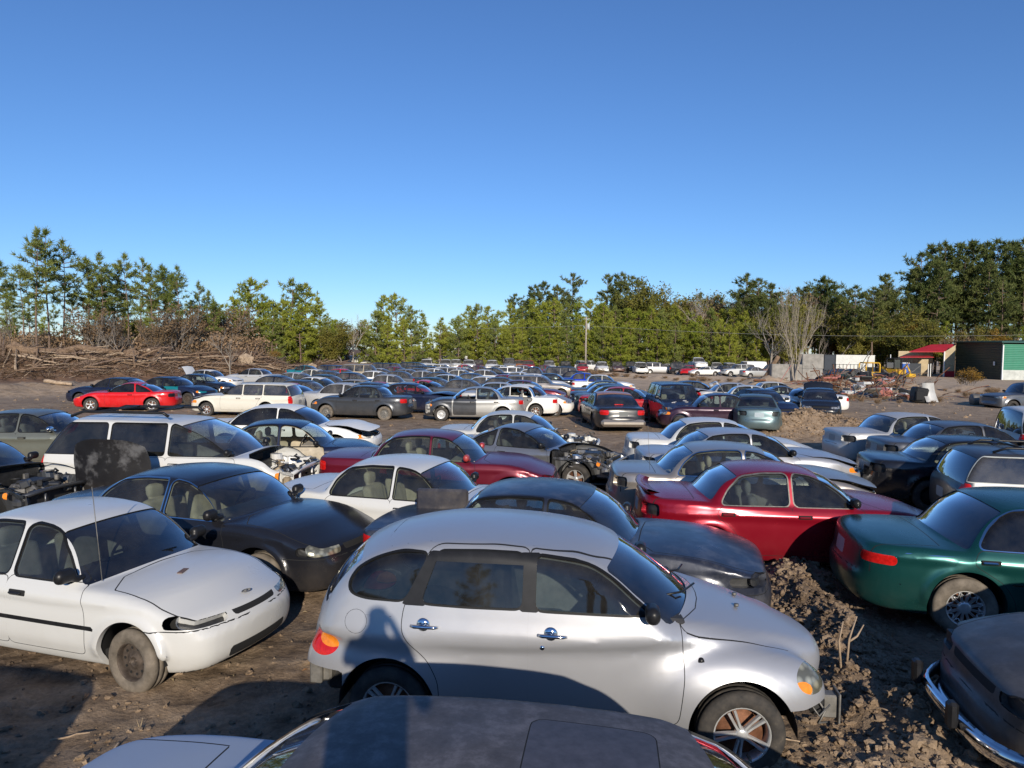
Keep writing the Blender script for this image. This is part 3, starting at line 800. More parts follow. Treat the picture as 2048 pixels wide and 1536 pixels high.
def engine_bay(root,sp,seed,open_front=False,tan=.3,pm=None):
    """what shows when the hood is gone: strut towers, inner panels, engine block, hoses, radiator support"""
    rnd=random.Random(seed); wb=sp['wb']; W=sp['W']; xf=max(p[0] for p in sp['lower'])-.18; x0=sp['ws'][0][0]+.02; z1=sp['belt']-.14; tr=sp['tr']
    m=MB(); m.m=1; m.box(((xf+x0)/2,0,.34),(xf-x0,W*.60,.10)); m.box((x0,0,.62),(.06,W*.80,.42))
    m.m=4
    for sy in(-1,1):
        V=[];F=[]; n=12
        for k in range(n):
            a=2*math.pi*k/n; V+=[(wb/2-.02+.16*math.cos(a),sy*(W/2-.30)+.15*math.sin(a),.45),(wb/2-.06+.11*math.cos(a),sy*(W/2-.33)+.11*math.sin(a),z1+.03)]
        F=[(2*k,2*((k+1)%n),2*((k+1)%n)+1,2*k+1) for k in range(n)]+[tuple(2*k+1 for k in range(n))]; m.add(V,F)
        # bent inner panel with an arched lower edge and a folded, uneven top rail
        V=[];F=[]; n=16
        for k in range(n+1):
            x=x0+(xf-x0)*k/n; zb=max(.34,tr+math.sqrt(max(0,(tr+.05)**2-(x-wb/2)**2))-.02) if abs(x-wb/2)<tr+.05 else .34
            j=rnd.uniform(-.02,.02); zt=z1-.05+j-.12*max(0,(k/n-.75))*3; yo=sy*(W/2-.20+rnd.uniform(-.012,.012)); V+=[(x,yo-sy*.05,min(zb,zt-.03)),(x,yo,zt),(x,yo+sy*.05,zt+.015),(x,yo+sy*.055,zt-.035)]
        for k in range(n):
            for q in range(3): F.append((4*k+q,4*k+q+1,4*k+5+q,4*k+4+q))
        m.add(V,F); m.add(V,[f[::-1] for f in F])
    m.tube([(xf-.05,-W*.40,z1-.14),(xf-.02,-W*.2,z1-.10),(xf,0,z1-.09),(xf-.02,W*.2,z1-.10),(xf-.05,W*.40,z1-.14)],.035,6); m.tube([(xf-.06,-W*.38,.33),(xf,0,.33),(xf-.06,W*.38,.33)],.045,6)
    for sy in(-1,-.45,.5,1): m.tube([(xf-.04,sy*W*.36,.33),(xf-.05,sy*W*.35,z1-.11)],.022,5)
    m.m=1; m.box((xf-.14,0,.52),(.04,W*.56,.32))
    for sy in(-1,1): m.m=rnd.choice([0,2,4]); m.box((xf-.12,sy*W*.37,z1-.24),(.16,.24,.14),rnd.uniform(-.3,.3),bev=.04)
    cx=(xf+x0)/2
    m.m=0; m.box((cx-.02,.05,.58),(.50,.58,.26),.1,bev=.06); m.m=1; m.box((cx,.05,.73),(.34,.44,.07),.1,bev=.03)
    for k in range(60):
        m.m=rnd.choice([0,1,2,3,1,0,4]); p=(rnd.uniform(x0+.08,xf-.1),rnd.uniform(-W*.36,W*.36),rnd.uniform(.50,z1-.02))
        if rnd.random()<.42: m.box(p,(rnd.uniform(.04,.18),rnd.uniform(.04,.16),rnd.uniform(.03,.12)),M=Matrix.Rotation(rnd.uniform(0,3),4,'Z')@Matrix.Rotation(rnd.uniform(-.6,.6),4,'X'),bev=.015)
        else:
            q=[Vector(p)]; 
            for _ in range(5): q.append(q[-1]+Vector((rnd.uniform(-.12,.12),rnd.uniform(-.14,.14),rnd.uniform(-.06,.06))))
            m.tube(q,rnd.uniform(.006,.024),6)
    return m.obj('engine',[ENG,ENGD,ENGT,GREYSTEEL,pm or ENG],root)
def copy_tree(o,parent=None):
    c=o.copy(); COL.objects.link(c); c.parent=parent
    for ch in o.children: copy_tree(ch,c)
    return c

# ------------------------------------------------------------ outlines of the kinds of car
GLASSF=glassmat('far_glass',(.24,.27,.28),.26,.55)
def sedan(L,W,H,wb,fo,tr=.30,hf=.64,hc=.92,belt=.90,deck=.95,xc=.62,xa=-.05,xr=-.95,xd=-1.55,xb=-.28,wg=None,tumble=.42,boxy=0.0,nose=.10,doors=4,lampz=None,rk=.2,tail=.07,k=.09,lip=0.0,drop=.12,dlotip=None,ft=.13):
    """three-box car. hf/hc hood height at nose/cowl, xc cowl, xa top of windscreen, xr rear end of roof, xd foot of rear glass, xb pillar between the doors"""
    if doors==4 and H<1.6: xa+=.13; xr-=.10; xb+=.03
    F=wb/2+fo; B=-(L-wb/2-fo); e=boxy
    sp=dict(W=W,wb=wb,tr=tr,belt=belt,wg=wg or W/2-.055,tumble=tumble,nose=nose,tail=tail,k=k,gx=(xa+xr)/2)
    lo=[(F-.16,rk),(F-.05,rk+.06),(F-.005,.36),(F,.47),(F-.008,.545),(F-.05,.575),(F-.07,.61),(F-.08-.02*(1-e),hf-.03+.02*e),(F-.12-.04*(1-e),hf+.015+.02*e),(F-.34,hf+.075+.025*e),(F*.5+xc*.5,hc-.03+.02*e),(xc+.05,hc),(xc-.25,belt+.01),
        ((xc+xd)/2,belt+.015),(xd,deck-.01),(xd-.25*(1-e)-.12,deck),((xd+B)/2-.1,deck-.01),(B+.18-.06*e,deck-.02+lip),(B+.11-.03*e,deck-.06+lip),(B+.085-.02*e,deck-.20),(B+.07,.615),(B+.02,.58),(B,.53),(B+.005,.38),(B+.05,.27),(B+.18,.22),(-wb/2,.20),(wb/2,rk)]
    gr=[(xc+.08,belt-.12),(xc+.02,hc-.02),(xc*.5+xa*.5,(hc+H)/2+.05),(xa+.03,H-.075),(xa-.12,H-.025),(xa*.6+xr*.4,H+.002),(xa*.35+xr*.65,H),(xr+.10,H-.03),(xr-.04,H-.085),(xr*.5+xd*.5,(H+deck)/2+.035),(xd+.04,deck+.02),(xd-.08,deck-.12)]
    sp['lower']=lo; sp['green']=gr
    sp['plan']=[(F,0),(F-.005,.30),(F-.06,.56),(F-.20+.06*e,W/2-.14),(F-.42+.12*e,W/2-.045),(wb/2-.1,W/2-.01),(.2,W/2),(-wb/2,W/2-.005),(B+.52-.2*e,W/2-.04),(B+.24-.1*e,W/2-.15),(B+.07-.03*e,W/2-.36),(B,.25),(B,0)]
    sp['plan']=[(x,max(y,0.0)) for x,y in sp['plan']]
    sp['ws']=((xc-.02,hc+.005),(xa+.05,H-.055)); sp['bl']=((xd+.01,deck+.05),(xr-.01,H-.075)); sp['cab']=xd
    zb=belt+.012; zt=H-.078
    tipx=dlotip if dlotip is not None else xd+.20
    g=(xc-.10-xa)/(hc-H+.08)  # slope of windscreen
    fx=lambda z:xa-.03+(xc-.16-xa)*(H-.06-z)/(H-.06-hc)
    rx=lambda z:xr+.06+(tipx-xr-.06)*(H-.08-z)/(H-.08-belt)
    if doors==4:
        sp['dlo']=[[(fx(zb)-.02,zb),(fx((zb+zt)/2),(zb+zt)/2),(fx(zt)-.03,zt-.02),(xb+.2,zt+.018),(xb+.032,zt+.02),(xb+.032,zb)],
                   [(xb-.032,zb),(xb-.032,zt+.02),((xb+xr)/2,zt+.015),(rx(zt),zt-.03),(rx((zb+zt)/2)-.02,(zb+zt)/2),(rx(zb+.06),zb+.03),(rx(zb)+.08,zb)]]
    else:
        sp['dlo']=[[(fx(zb)-.02,zb),(fx((zb+zt)/2),(zb+zt)/2),(fx(zt)-.03,zt-.02),(xb+.0,zt+.02),(xb-.15,zt+.015),(xb-.2,zb)],
                   [(xb-.28,zb),(xb-.24,zt+.0),(rx(zt),zt-.05),(rx((zb+zt)/2)-.02,(zb+zt)/2),(rx(zb),zb+.01)]]
    dz0=.27; x1=xc-.08
    if doors==4:
        rl=-wb/2+tr+.07
        sp['doors']=[[(x1,dz0),(x1+.03,.6),(x1-.02,belt-.02),(fx(zb),zb),(xb,zb),(xb,dz0)],[(xb,dz0),(xb,belt),(tipx+.05,belt),(tipx-.02,.8),(rl-.06,.62),(rl+.05,.45),(rl+.09,dz0)]]
        sp['handles']=[(xb+.16,belt-.12),(tipx+.14,belt-.11)]
    else:
        sp['doors']=[[(x1,dz0),(x1+.03,.6),(x1-.02,belt-.02),(xb-.2,belt),(xb-.24,.6),(xb-.2,dz0)]]; sp['handles']=[(xb-.04,belt-.12)]
    lz=lampz or max(hf-.045,.655)
    def smallY(f,lim): return f
    sp['cuts']=[('hood',toppoly([(xc+.01,-.3),(xc+.03,W/2-.13),(F*.5+xc*.5,W/2-.10),(F-.30,W/2-.16),(F-.13,W/2-.30),(F-.07,.3),(F-.06,-.3)],hf-.03),None),
        ('headlight',rbox((F-.12,W/2-.27,lz),(.26,.19,.065),.05),['body']),
        ('signal',rbox((F-.34,W/2-.06,lz-.01),(.13,.14,.05),.04),['body']),
        ('grille',rbox((F,0,lz+.0),(.22,W/2-.52,.05),.03),['body']),
        ('grille',rbox((F,0,.31),(.15,W/2-.42,.05),.03),['body']),
        ('trunk',lambda x,y,z,xd=xd,B=B:np.maximum(np.maximum(np.abs(y)-(W/2-.19),x-(xd-.09)),.58-z),['body']),
        ('taillight',rbox((B+.08,W/2-.20,deck-.20),(.24,.22,.085),.04),['body','trunk']),
        ('plate',rbox((B,0,deck-.24),(.10,.165,.085),.01),['trunk','body'])]
    sp['cuts']+= [('door_%d'%i,sidepoly(P,.4,1),['body']) for i,P in enumerate(sp['doors'])]
    sp['seams']=[seam_outline(P,.006,.4,1) for P in sp['doors']]
    sp['seams']+=[lambda x,y,z,F=F:np.maximum(np.abs(z-.578)-.006,(F-.62)-x),lambda x,y,z,B=B:np.maximum(np.abs(z-.588)-.006,x-(B+.52))]
    hpts=[(xc+.03,0),(xc+.03,W/2-.13),(F*.5+xc*.5,W/2-.10),(F-.30,W/2-.16),(F-.13,W/2-.30),(F-.07,.3)]; hd=linedist(hpts)
    hpc=chaikin([(xc+.01,-.3),(xc+.03,W/2-.13),(F*.5+xc*.5,W/2-.10),(F-.30,W/2-.16),(F-.13,W/2-.30),(F-.07,.3),(F-.06,-.3)],1)
    sp['seams']+=[lambda x,y,z:np.maximum(np.maximum(np.abs(sdf_poly(x,np.abs(y),hpc))-.006,hf-.05-z),xc-.0-x),lambda x,y,z:np.maximum(np.maximum(np.abs(np.abs(y)-(W/2-.19))-.005,x-(xd-.09)),.60-z),lambda x,y,z:np.maximum(np.maximum(np.abs(x-(xd-.09))-.005,np.abs(y)-(W/2-.19)),.7-z)]
    sp['mirx']=(xc-.24,belt+.06)
    sp['F']=F; sp['B']=B; sp['Lz']=lz
    return sp
def add_mould(sp,z0=.50,z1=.55,n='moulding'):
    sp['cuts'].append((n,band_z(z0,z1,-sp['wb']/2+sp['tr']+.09,sp['wb']/2-sp['tr']-.09),['body','door_0','door_1'])); return sp
def wagon_like(L,W,H,wb,fo,tr=.32,hf=.70,hc=1.0,belt=.98,xc=.8,xa=.15,xe=None,slope=.18,xbs=(-.25,-1.2),boxy=.4,tumble=.30,rear_open=None,name='wagon',nose=.08,k=.08,rk=.22,dlor=.12):
    """one or two box body with an upright tail; xbs are the pillars between the side windows"""
    F=wb/2+fo; B=-(L-wb/2-fo); xe=B if xe is None else xe; e=boxy
    sp=dict(W=W,wb=wb,tr=tr,belt=belt,wg=W/2-.05,tumble=tumble,nose=nose,tail=.06,k=k,gx=(xa+B)/2,gcurve=.08,gcrown=.04,gtaper=.012)
    sp['lower']=[(F-.16,rk),(F-.04,rk+.06),(F,.40),(F-.01,.55),(F-.05,hf-.05),(F-.12,hf+.02),(F-.40,hf+.08),((F+xc)/2,hc-.04),(xc+.03,hc),(xc-.25,belt),((xc+B)/2,belt+.01),(B+.3,belt),(B+.04,belt-.04),(B,.75),(B,.45),(B+.05,.30),(B+.18,.26),(-wb/2,.24),(wb/2,rk)]
    sp['green']=[(xc+.08,belt-.12),(xc+.01,hc-.02),(xc*.5+xa*.5,(hc+H)/2+.04),(xa+.02,H-.07),(xa-.15,H-.02),((xa+B)/2,H+.0),(B+.6,H-.005),(B+slope+.10,H-.03),(B+slope+.0,H-.07),(B+slope*.5,(H+belt)/2),(B+.04,belt+.02),(B+.03,belt-.15)]
    sp['plan']=[(F,0),(F-.01,.32),(F-.08,.60),(F-.22+.05*e,W/2-.13),(F-.45+.15*e,W/2-.04),(wb/2-.1,W/2-.01),(.2,W/2),(-wb/2,W/2-.005),(B+.3,W/2-.03),(B+.10,W/2-.09),(B+.02,.60),(B,.3),(B,0)]
    sp['ws']=((xc-.03,hc+.01),(xa+.05,H-.05)); sp['bl']=((B+.03,belt+.04),(B+slope-.01,H-.10)); sp['cab']=B+.1
    zb=belt+.035; zt=H-.10
    fx=lambda z:xa-.03+(xc-.16-xa)*(H-.06-z)/(H-.06-hc)
    rx=lambda z:B+slope+dlor-(slope)*(H-z)/(H-belt)
    xs=[None]+list(xbs)+[None]; D=[]
    for i in range(len(xbs)+1):
        P=[]
        if i==0: P+=[(fx(zb),zb),(fx((zb+zt)/2),(zb+zt)/2),(fx(zt)-.02,zt)]
        else: P+=[(xbs[i-1]-.04,zb),(xbs[i-1]-.04,zt+.01)]
        if i==len(xbs): P+=[(rx(zt),zt),(rx(zb),zb)]
        else: P+=[(xbs[i]+.04,zt+.01),(xbs[i]+.04,zb)]
        P2=[]
        for a,b in zip(P,P[1:]+P[:1]): P2+=[a,((a[0]+b[0])/2,(a[1]+b[1])/2)]
        D.append(P2)
    sp['dlo']=D
    x1=xc-.06; rl=-wb/2+tr+.08; xb=xbs[0]
    sp['doors']=[[(x1,.3),(x1+.02,.6),(x1-.02,belt),(xb,belt),(xb,.3)],[(xb,.3),(xb,belt),(max(xbs[-1],-wb/2+.1),belt),(rl-.05,.7),(rl+.06,.5),(rl+.08,.3)]]
    sp['handles']=[(xb+.16,belt-.12),(max(xbs[-1],-wb/2+.1)+.2,belt-.12)]
    lz=hf-.07
    sp['cuts']=[('hood',toppoly([(xc+.01,-.3),(xc+.03,W/2-.13),((F+xc)/2,W/2-.10),(F-.28,W/2-.15),(F-.13,W/2-.28),(F-.07,.3),(F-.06,-.3)],hf-.03),None),
        ('headlight',rbox((F-.12,W/2-.26,lz),(.24,.17,.08),.04),['body']),('signal',rbox((F-.34,W/2-.06,lz),(.12,.14,.06),.03),['body']),
        ('grille',rbox((F,0,lz),(.22,W/2-.48,.065),.02),['body']),('grille',rbox((F,0,.34),(.15,W/2-.42,.05),.03),['body']),
        ('taillight',rbox((B+.06,W/2-.09,belt-.16),(.16,.10,.16),.03),['body']),('plate',rbox((B,0,belt-.28),(.10,.165,.085),.01),['body'])]
    sp['cuts']+=[('door_%d'%i,sidepoly(P,.4,1),['body']) for i,P in enumerate(sp['doors'])]
    sp['seams']=[seam_outline(P,.006,.4,1) for P in sp['doors']]+[lambda x,y,z,B=B:np.maximum(np.maximum(np.abs(np.abs(y)-(W/2-.13))-.004,x-(B+.4)),.5-z),lambda x,y,z,B=B:np.maximum(np.abs(z-.52)-.004,x-(B+.3))]
    sp['mirx']=(xc-.22,belt+.08); sp['F']=F; sp['B']=B; sp['Lz']=lz
    return sp

# ---- the foreground cars
def spec_cruiser():
    wb=2.616; F=2.09; B=-2.17; W=1.705; belt=1.06; H=1.60
    sp=dict(W=W,wb=wb,tr=.315,belt=belt,wg=.802,tumble=.25,nose=.30,tail=.20,k=.13,gx=-.3,gcurve=.15,gcrown=.055,kg=.10,ku=.05,barrel=.055,zw=.72,smooth=7,gtaper=.03,ra=.375)
    sp['lower']=[(F-.28,.28),(F-.16,.34),(F-.10,.45),(F-.05,.56),(F-.03,.66),(F-.08,.765),(F-.28,.855),(1.55,.945),(1.15,1.04),(.85,1.085),(.3,1.075),(-1,1.06),(-1.7,1.04),(-1.95,1.0),(-2.08,.85),(B+.01,.62),(B+.03,.48),(B+.12,.34),(B+.2,.28),(-1.3,.24),(1.3,.24)]
    sp['green']=[(1.10,.95),(1.02,1.08),(.72,1.30),(.46,1.455),(.25,1.53),(-.2,1.585),(-.7,1.605),(-1.15,1.585),(-1.50,1.515),(-1.72,1.41),(-1.90,1.23),(-2.02,1.02),(-2.05,.85)]
    sp['plan']=[(F+.01,0),(F-.02,.18),(F-.11,.31),(F-.32,.43),(1.5,.55),(1.1,.69),(.7,.775),(.3,.80),(-.5,.812),(-1.2,.80),(-1.6,.74),(-1.85,.63),(-2.05,.45),(B+.01,.25),(B,0)]
    # separate rounded fenders
    sp['blobs']=[(1.19,.600,.500,.72,.268,.395,.07),(1.62,.545,.60,.27,.17,.19,.09),(-1.27,.64,.515,.72,.228,.43,.07),(-1.70,.55,.60,.28,.18,.24,.10)]
    sp['ws']=((1.0,1.125),(.44,1.475)); sp['bl']=((-1.99,1.10),(-1.70,1.44)); sp['cab']=-1.9; sp['apil']=.07; sp['cpil']=.10
    sp['dlo']=[[(.80,1.125),(.745,1.16),(.52,1.32),(.34,1.405),(.12,1.46),(-.15,1.49),(-.19,1.49),(-.19,1.12),(-.1,1.115),(.5,1.118)],
               [(-.29,1.12),(-.29,1.50),(-.6,1.505),(-.88,1.495),(-.94,1.49),(-1.06,1.13),(-1.0,1.12),(-.7,1.115)],
               [(-1.02,1.475),(-1.19,1.13),(-1.50,1.135),(-1.62,1.165),(-1.645,1.24),(-1.57,1.35),(-1.42,1.43),(-1.22,1.475)]]
    d0=[(.86,.36),(.90,.7),(.875,1.04),(.80,1.13),(.55,1.34),(.35,1.44),(.1,1.50),(-.20,1.525),(-.24,1.53),(-.24,1.3),(-.24,.36),(-.2,.33),(.8,.33)]
    d1=[(-.24,.33),(-.24,1.0),(-.24,1.53),(-.5,1.545),(-.95,1.535),(-1.02,1.49),(-1.19,1.08),(-1.20,.92),(-1.14,.83),(-.99,.70),(-.91,.55),(-.90,.38),(-.86,.33)]
    sp['doors']=[d0,d1]; sp['handles']=[(-.06,.955),(-1.02,.965)]
    hp=[(1.08,-.3),(1.05,.30),(.93,.56),(.86,.665),(.93,.71),(1.20,.655),(1.55,.555),(1.85,.42),(2.0,.24),(2.05,0),(2.05,-.3)]
    sp['cuts']=[('hood',toppoly(hp,.80),None),
      ('headlight',ell((1.76,.61,.665),(.15,.16,.115)),['body']),
      ('signal',ell((1.71,.70,.630),(.10,.10,.065)),['headlight']),
      ('taillight',ell((-1.82,.63,.75),(.17,.20,.125)),['body']),
      ('reverse',ell((-1.77,.71,.785),(.12,.13,.062)),['taillight']),
      ('fuel',lambda x,y,z:np.maximum(np.hypot(x+1.56,z-.96)-.085,-y*0+.4-np.abs(y)),['body']),
      ('door_0',sidepoly(d0,.4,1),['body']),('door_1',sidepoly(d1,.4,1),['body']),
      ('pillar',sidepoly([(-.17,1.10),(-.17,1.51),(-.31,1.51),(-.31,1.10)],.4,0),['body','door_0','door_1','wtrim']),
      ('pillar',sidepoly([(-.92,1.495),(-1.01,1.495),(-1.21,1.10),(-1.03,1.10)],.4,0),['body','door_0','door_1','wtrim'])]
    sp['seams']=[seam_outline(d0,.006,.4,1),seam_outline(d1,.006,.4,1),
        lambda x,y,z:np.maximum(np.abs(np.hypot(x+1.56,z-.96)-.085)-.003,.4-np.abs(y)),
        lambda x,y,z:np.maximum(np.abs(sdf_poly(x,np.abs(y),chaikin(hp,1)))-.004,.80-z),
        seam_side([(-1.26,1.01),(-1.95,1.005)],.003,.4),seam_side([(-.24,1.055),(-1.2,1.055)],.0025,.4),
        lambda x,y,z:np.maximum(np.maximum(np.abs(x+1.42)-.004,1.5-z),-x*0+.0-1),
        lambda x,y,z:np.maximum(np.abs(np.abs(y)-.565-.15*(z-1.5))-.003,np.maximum(1.47-z,np.abs(x+.55)-.95))]
    sp['mirx']=(.66,1.13); sp['F']=F; sp['B']=B; sp['seatx']=-.28; sp['seatz']=.36
    return sp
SP={}
SP['cruiser']=spec_cruiser()
SP['accent']=add_mould(sedan(4.12,1.62,1.385,2.40,.80,.285,hf=.68,hc=.90,belt=.885,deck=.95,xc=.78,xa=.10,xr=-.80,xd=-1.30,xb=-.22,nose=.20,drop=.1,k=.11),.505,.545)
SP['round']=sedan(4.68,1.75,1.40,2.61,.96,.31,hf=.72,hc=.96,belt=.92,deck=.98,xc=.88,xa=.12,xr=-.90,xd=-1.52,xb=-.18,nose=.15,k=.11)
SP['benz']=sedan(4.74,1.74,1.44,2.80,.84,.315,hf=.76,hc=.97,belt=.93,deck=.96,xc=.80,xa=.10,xr=-.92,xd=-1.42,xb=-.20,boxy=.8,nose=.06,k=.06,tumble=.36)
SP['bmw3']=add_mould(sedan(4.43,1.70,1.39,2.70,.75,.305,hf=.70,hc=.94,belt=.91,deck=.98,xc=.70,xa=.05,xr=-.90,xd=-1.42,xb=-.24,boxy=.6,nose=.07,k=.07,tumble=.38),.50,.54)
SP['bmw5']=add_mould(sedan(4.72,1.75,1.41,2.76,.84,.315,hf=.70,hc=.95,belt=.92,deck=.97,xc=.78,xa=.12,xr=-.90,xd=-1.45,xb=-.20,boxy=.6,nose=.07,k=.07,tumble=.38),.50,.54,'chrome')
SP['kia']=sedan(4.43,1.72,1.41,2.56,.88,.30,hf=.72,hc=.96,belt=.93,deck=1.02,xc=.86,xa=.10,xr=-.80,xd=-1.38,xb=-.22,nose=.15,k=.11,lip=.03)
SP['century']=add_mould(sedan(4.94,1.85,1.44,2.77,1.02,.325,hf=.70,hc=.97,belt=.94,deck=.965,xc=.92,xa=.14,xr=-.92,xd=-1.52,xb=-.20,nose=.16,k=.11,tail=.16),.60,.613,'chrome')
for _i,_c in enumerate(SP['century']['cuts']):
    if _c[0]=='taillight': SP['century']['cuts'][_i]=('taillight',rbox((SP['century']['B']+.22,.80,.765),(.25,.20,.055),.05),['body','trunk'])
_c=SP['century']; _c['cuts'].append(('chrome',lambda x,y,z:np.maximum(np.abs(z-.515)-.008,np.minimum(x+1.80,1.9-x)),['body'])); _c['cuts'].append(('chrome',lambda x,y,z:np.maximum(np.maximum(np.abs(z-.862)-.005,np.maximum(-2.05-x,x+1.0)),.6-np.abs(y)),['body']))
SP['coupe']=sedan(4.55,1.75,1.31,2.62,.92,.31,hf=.62,hc=.90,belt=.87,deck=.93,xc=.76,xa=.05,xr=-.75,xd=-1.50,xb=-.35,nose=.15,k=.10,doors=2)
SP['wide']=sedan(5.2,1.89,1.42,2.87,1.06,.325,hf=.66,hc=.95,belt=.92,deck=.97,xc=1.05,xa=.20,xr=-.85,xd=-1.62,xb=-.15,nose=.13,k=.10)
SP['compact']=sedan(4.40,1.70,1.42,2.56,.86,.30,hf=.72,hc=.97,belt=.93,deck=1.01,xc=.86,xa=.14,xr=-.78,xd=-1.34,xb=-.20,nose=.15,k=.10)
SP['boxsedan']=sedan(4.6,1.72,1.40,2.65,.88,.30,hf=.72,hc=.93,belt=.90,deck=.94,xc=.76,xa=.10,xr=-.90,xd=-1.38,xb=-.20,boxy=.7,nose=.06,k=.06,tumble=.36)
SP['wagon']=wagon_like(4.72,1.76,1.45,2.66,.88,.31,hf=.70,hc=.95,belt=.92,xc=.74,xa=.10,slope=.32,xbs=(-.28,-1.18),boxy=.8)
SP['minivan']=wagon_like(4.93,1.87,1.69,2.90,.98,.325,hf=.80,hc=1.09,belt=1.02,xc=1.32,xa=.22,slope=.48,xbs=(-.02,-1.12),boxy=.1,tumble=.28,nose=.2,k=.11)
SP['suv']=wagon_like(4.65,1.80,1.72,2.70,.82,.36,hf=.88,hc=1.10,belt=1.06,xc=.66,xa=.18,slope=.16,xbs=(-.30,-1.12),boxy=.8,rk=.34)
SP['cargovan']=wagon_like(5.4,2.0,2.05,3.4,.85,.36,hf=.98,hc=1.22,belt=1.18,xc=1.35,xa=.85,slope=.06,xbs=(.25,),boxy=.9,rk=.34)

def variant(base,**k):
    s={a:(list(v) if isinstance(v,list) else v) for a,v in SP[base].items() if not a.startswith('_')}; s.update(k); return s
SP['pickup']=sedan(5.2,1.95,1.75,3.3,.90,.37,hf=.95,hc=1.13,belt=1.10,deck=1.10,xc=.95,xa=.48,xr=-.42,xd=-.60,xb=-.30,boxy=.9,nose=.05,k=.05,tumble=.30,doors=2,rk=.34)
SP['pickup']['gcurve']=.06
def bare(base,x_f=None):
    s=variant(base); s['cuts']=list(s['cuts']); W=s['W']; xc=s['ws'][0][0]; F=s['F']
    s['cuts'].append(('fender',lambda x,y,z:np.maximum(np.maximum(xc-.0-x,.22-z),(W/2-.24)-np.abs(y)),['body','grille']))
    s['cuts'].append(('nose',lambda x,y,z:np.maximum(np.maximum(F-.40-x,.30-z),z-s['belt']),['body','fender','grille','signal','headlight'])); return s
SP['cargovan']['dlo']=SP['cargovan']['dlo'][:1]
SP['coupe_bare']=bare('coupe'); SP['compact_bare']=bare('compact'); SP['minivan_bare']=bare('minivan'); SP['round_bare']=bare('round'); SP['boxsedan_bare']=bare('boxsedan')
c=SP['cruiser']
c['cuts']=[('bumper_front',lambda x,y,z:np.maximum(1.62-x,z-.50-.25*np.clip(x-1.75,0,.3)),['body']),('bumper_rear',lambda x,y,z:np.maximum(x+1.66,z-.57),['body'])]+c['cuts']+[('pillar',lambda x,y,z:np.maximum(np.maximum(1.425-z,np.abs(x+.67)-.40),.3-np.abs(y)),['side_window_1'])]
SP['sunroofsedan']=sedan(5.0,1.80,1.39,2.85,.92,.30,hf=.70,hc=.96,belt=.92,deck=.97,xc=1.08,xa=.38,xr=-1.12,xd=-1.78,xb=-.15,boxy=.4,nose=.08,k=.08,tumble=.38)
SP['sunroofsedan']['cuts']=[('sunroof',rbox((.02,0,1.40),(.27,.43,.12),.06),['body'])]+SP['sunroofsedan']['cuts']; SP['sunroofsedan']['seams'].append(lambda x,y,z:np.abs(rbox((.02,0,1.40),(.27,.43,.12),.06)(x,y,z))-.006)
SP['kia']['cuts']=SP['kia']['cuts']
SP['wagonrail']=variant('wagon')
for k_ in SP:
    if k_!='cruiser': SP[k_]['flare']=1; SP[k_]['k']=SP[k_]['k']*.72; SP[k_]['barrel']=.055; SP[k_]['kg']=.075
for k_ in ('boxsedan','bmw3','bmw5','benz','wagon','suv','cargovan','pickup','sunroofsedan'): SP[k_]['wr']=.035
for k_ in ('round','kia','compact','coupe','accent','wide','century'): SP[k_]['wr']=.07

# ------------------------------------------------------------ ground sheet
def _hash(ix,iy,s):
    h=(ix.astype(np.int64)*374761393+iy.astype(np.int64)*668265263+s*1442695041)&0xffffffff
    h=((h^(h>>13))*1274126177)&0xffffffff; return ((h^(h>>16))&0xffff)/65535.0
def vnoise(x,y,s=0):
    ix=np.floor(x); iy=np.floor(y); fx=x-ix; fy=y-iy; fx=fx*fx*(3-2*fx); fy=fy*fy*(3-2*fy)
    a=_hash(ix,iy,s);b=_hash(ix+1,iy,s);c=_hash(ix,iy+1,s);d=_hash(ix+1,iy+1,s)
    return a*(1-fx)*(1-fy)+b*fx*(1-fy)+c*(1-fx)*fy+d*fx*fy
def fbm(x,y,o=5,s=0,g=.5):
    r=0;a=1;t=0
    for k in range(o): r=r+a*vnoise(x*2**k+17.3*k,y*2**k-9.1*k,s+k); t+=a; a*=g
    return r/t
def ridge(X,Y,pts,w,h):
    """low bank following a polyline"""
    d=np.full(X.shape,1e9); 
    for a,b in zip(pts[:-1],pts[1:]):
        ex,ey=b[0]-a[0],b[1]-a[1]; L=ex*ex+ey*ey; t=np.clip(((X-a[0])*ex+(Y-a[1])*ey)/L,0,1); d=np.minimum(d,np.hypot(X-a[0]-ex*t,Y-a[1]-ey*t))
    return h*np.exp(-(d/w)**2)
G1=[at_h(1560,1100)[:2],at_h(1600,1200)[:2],at_h(1680,1300)[:2],at_h(1730,1400)[:2],at_h(1900,1530)[:2]]
BERM=[(-75,52),(-47,63),(-34,68),(-27,73)]
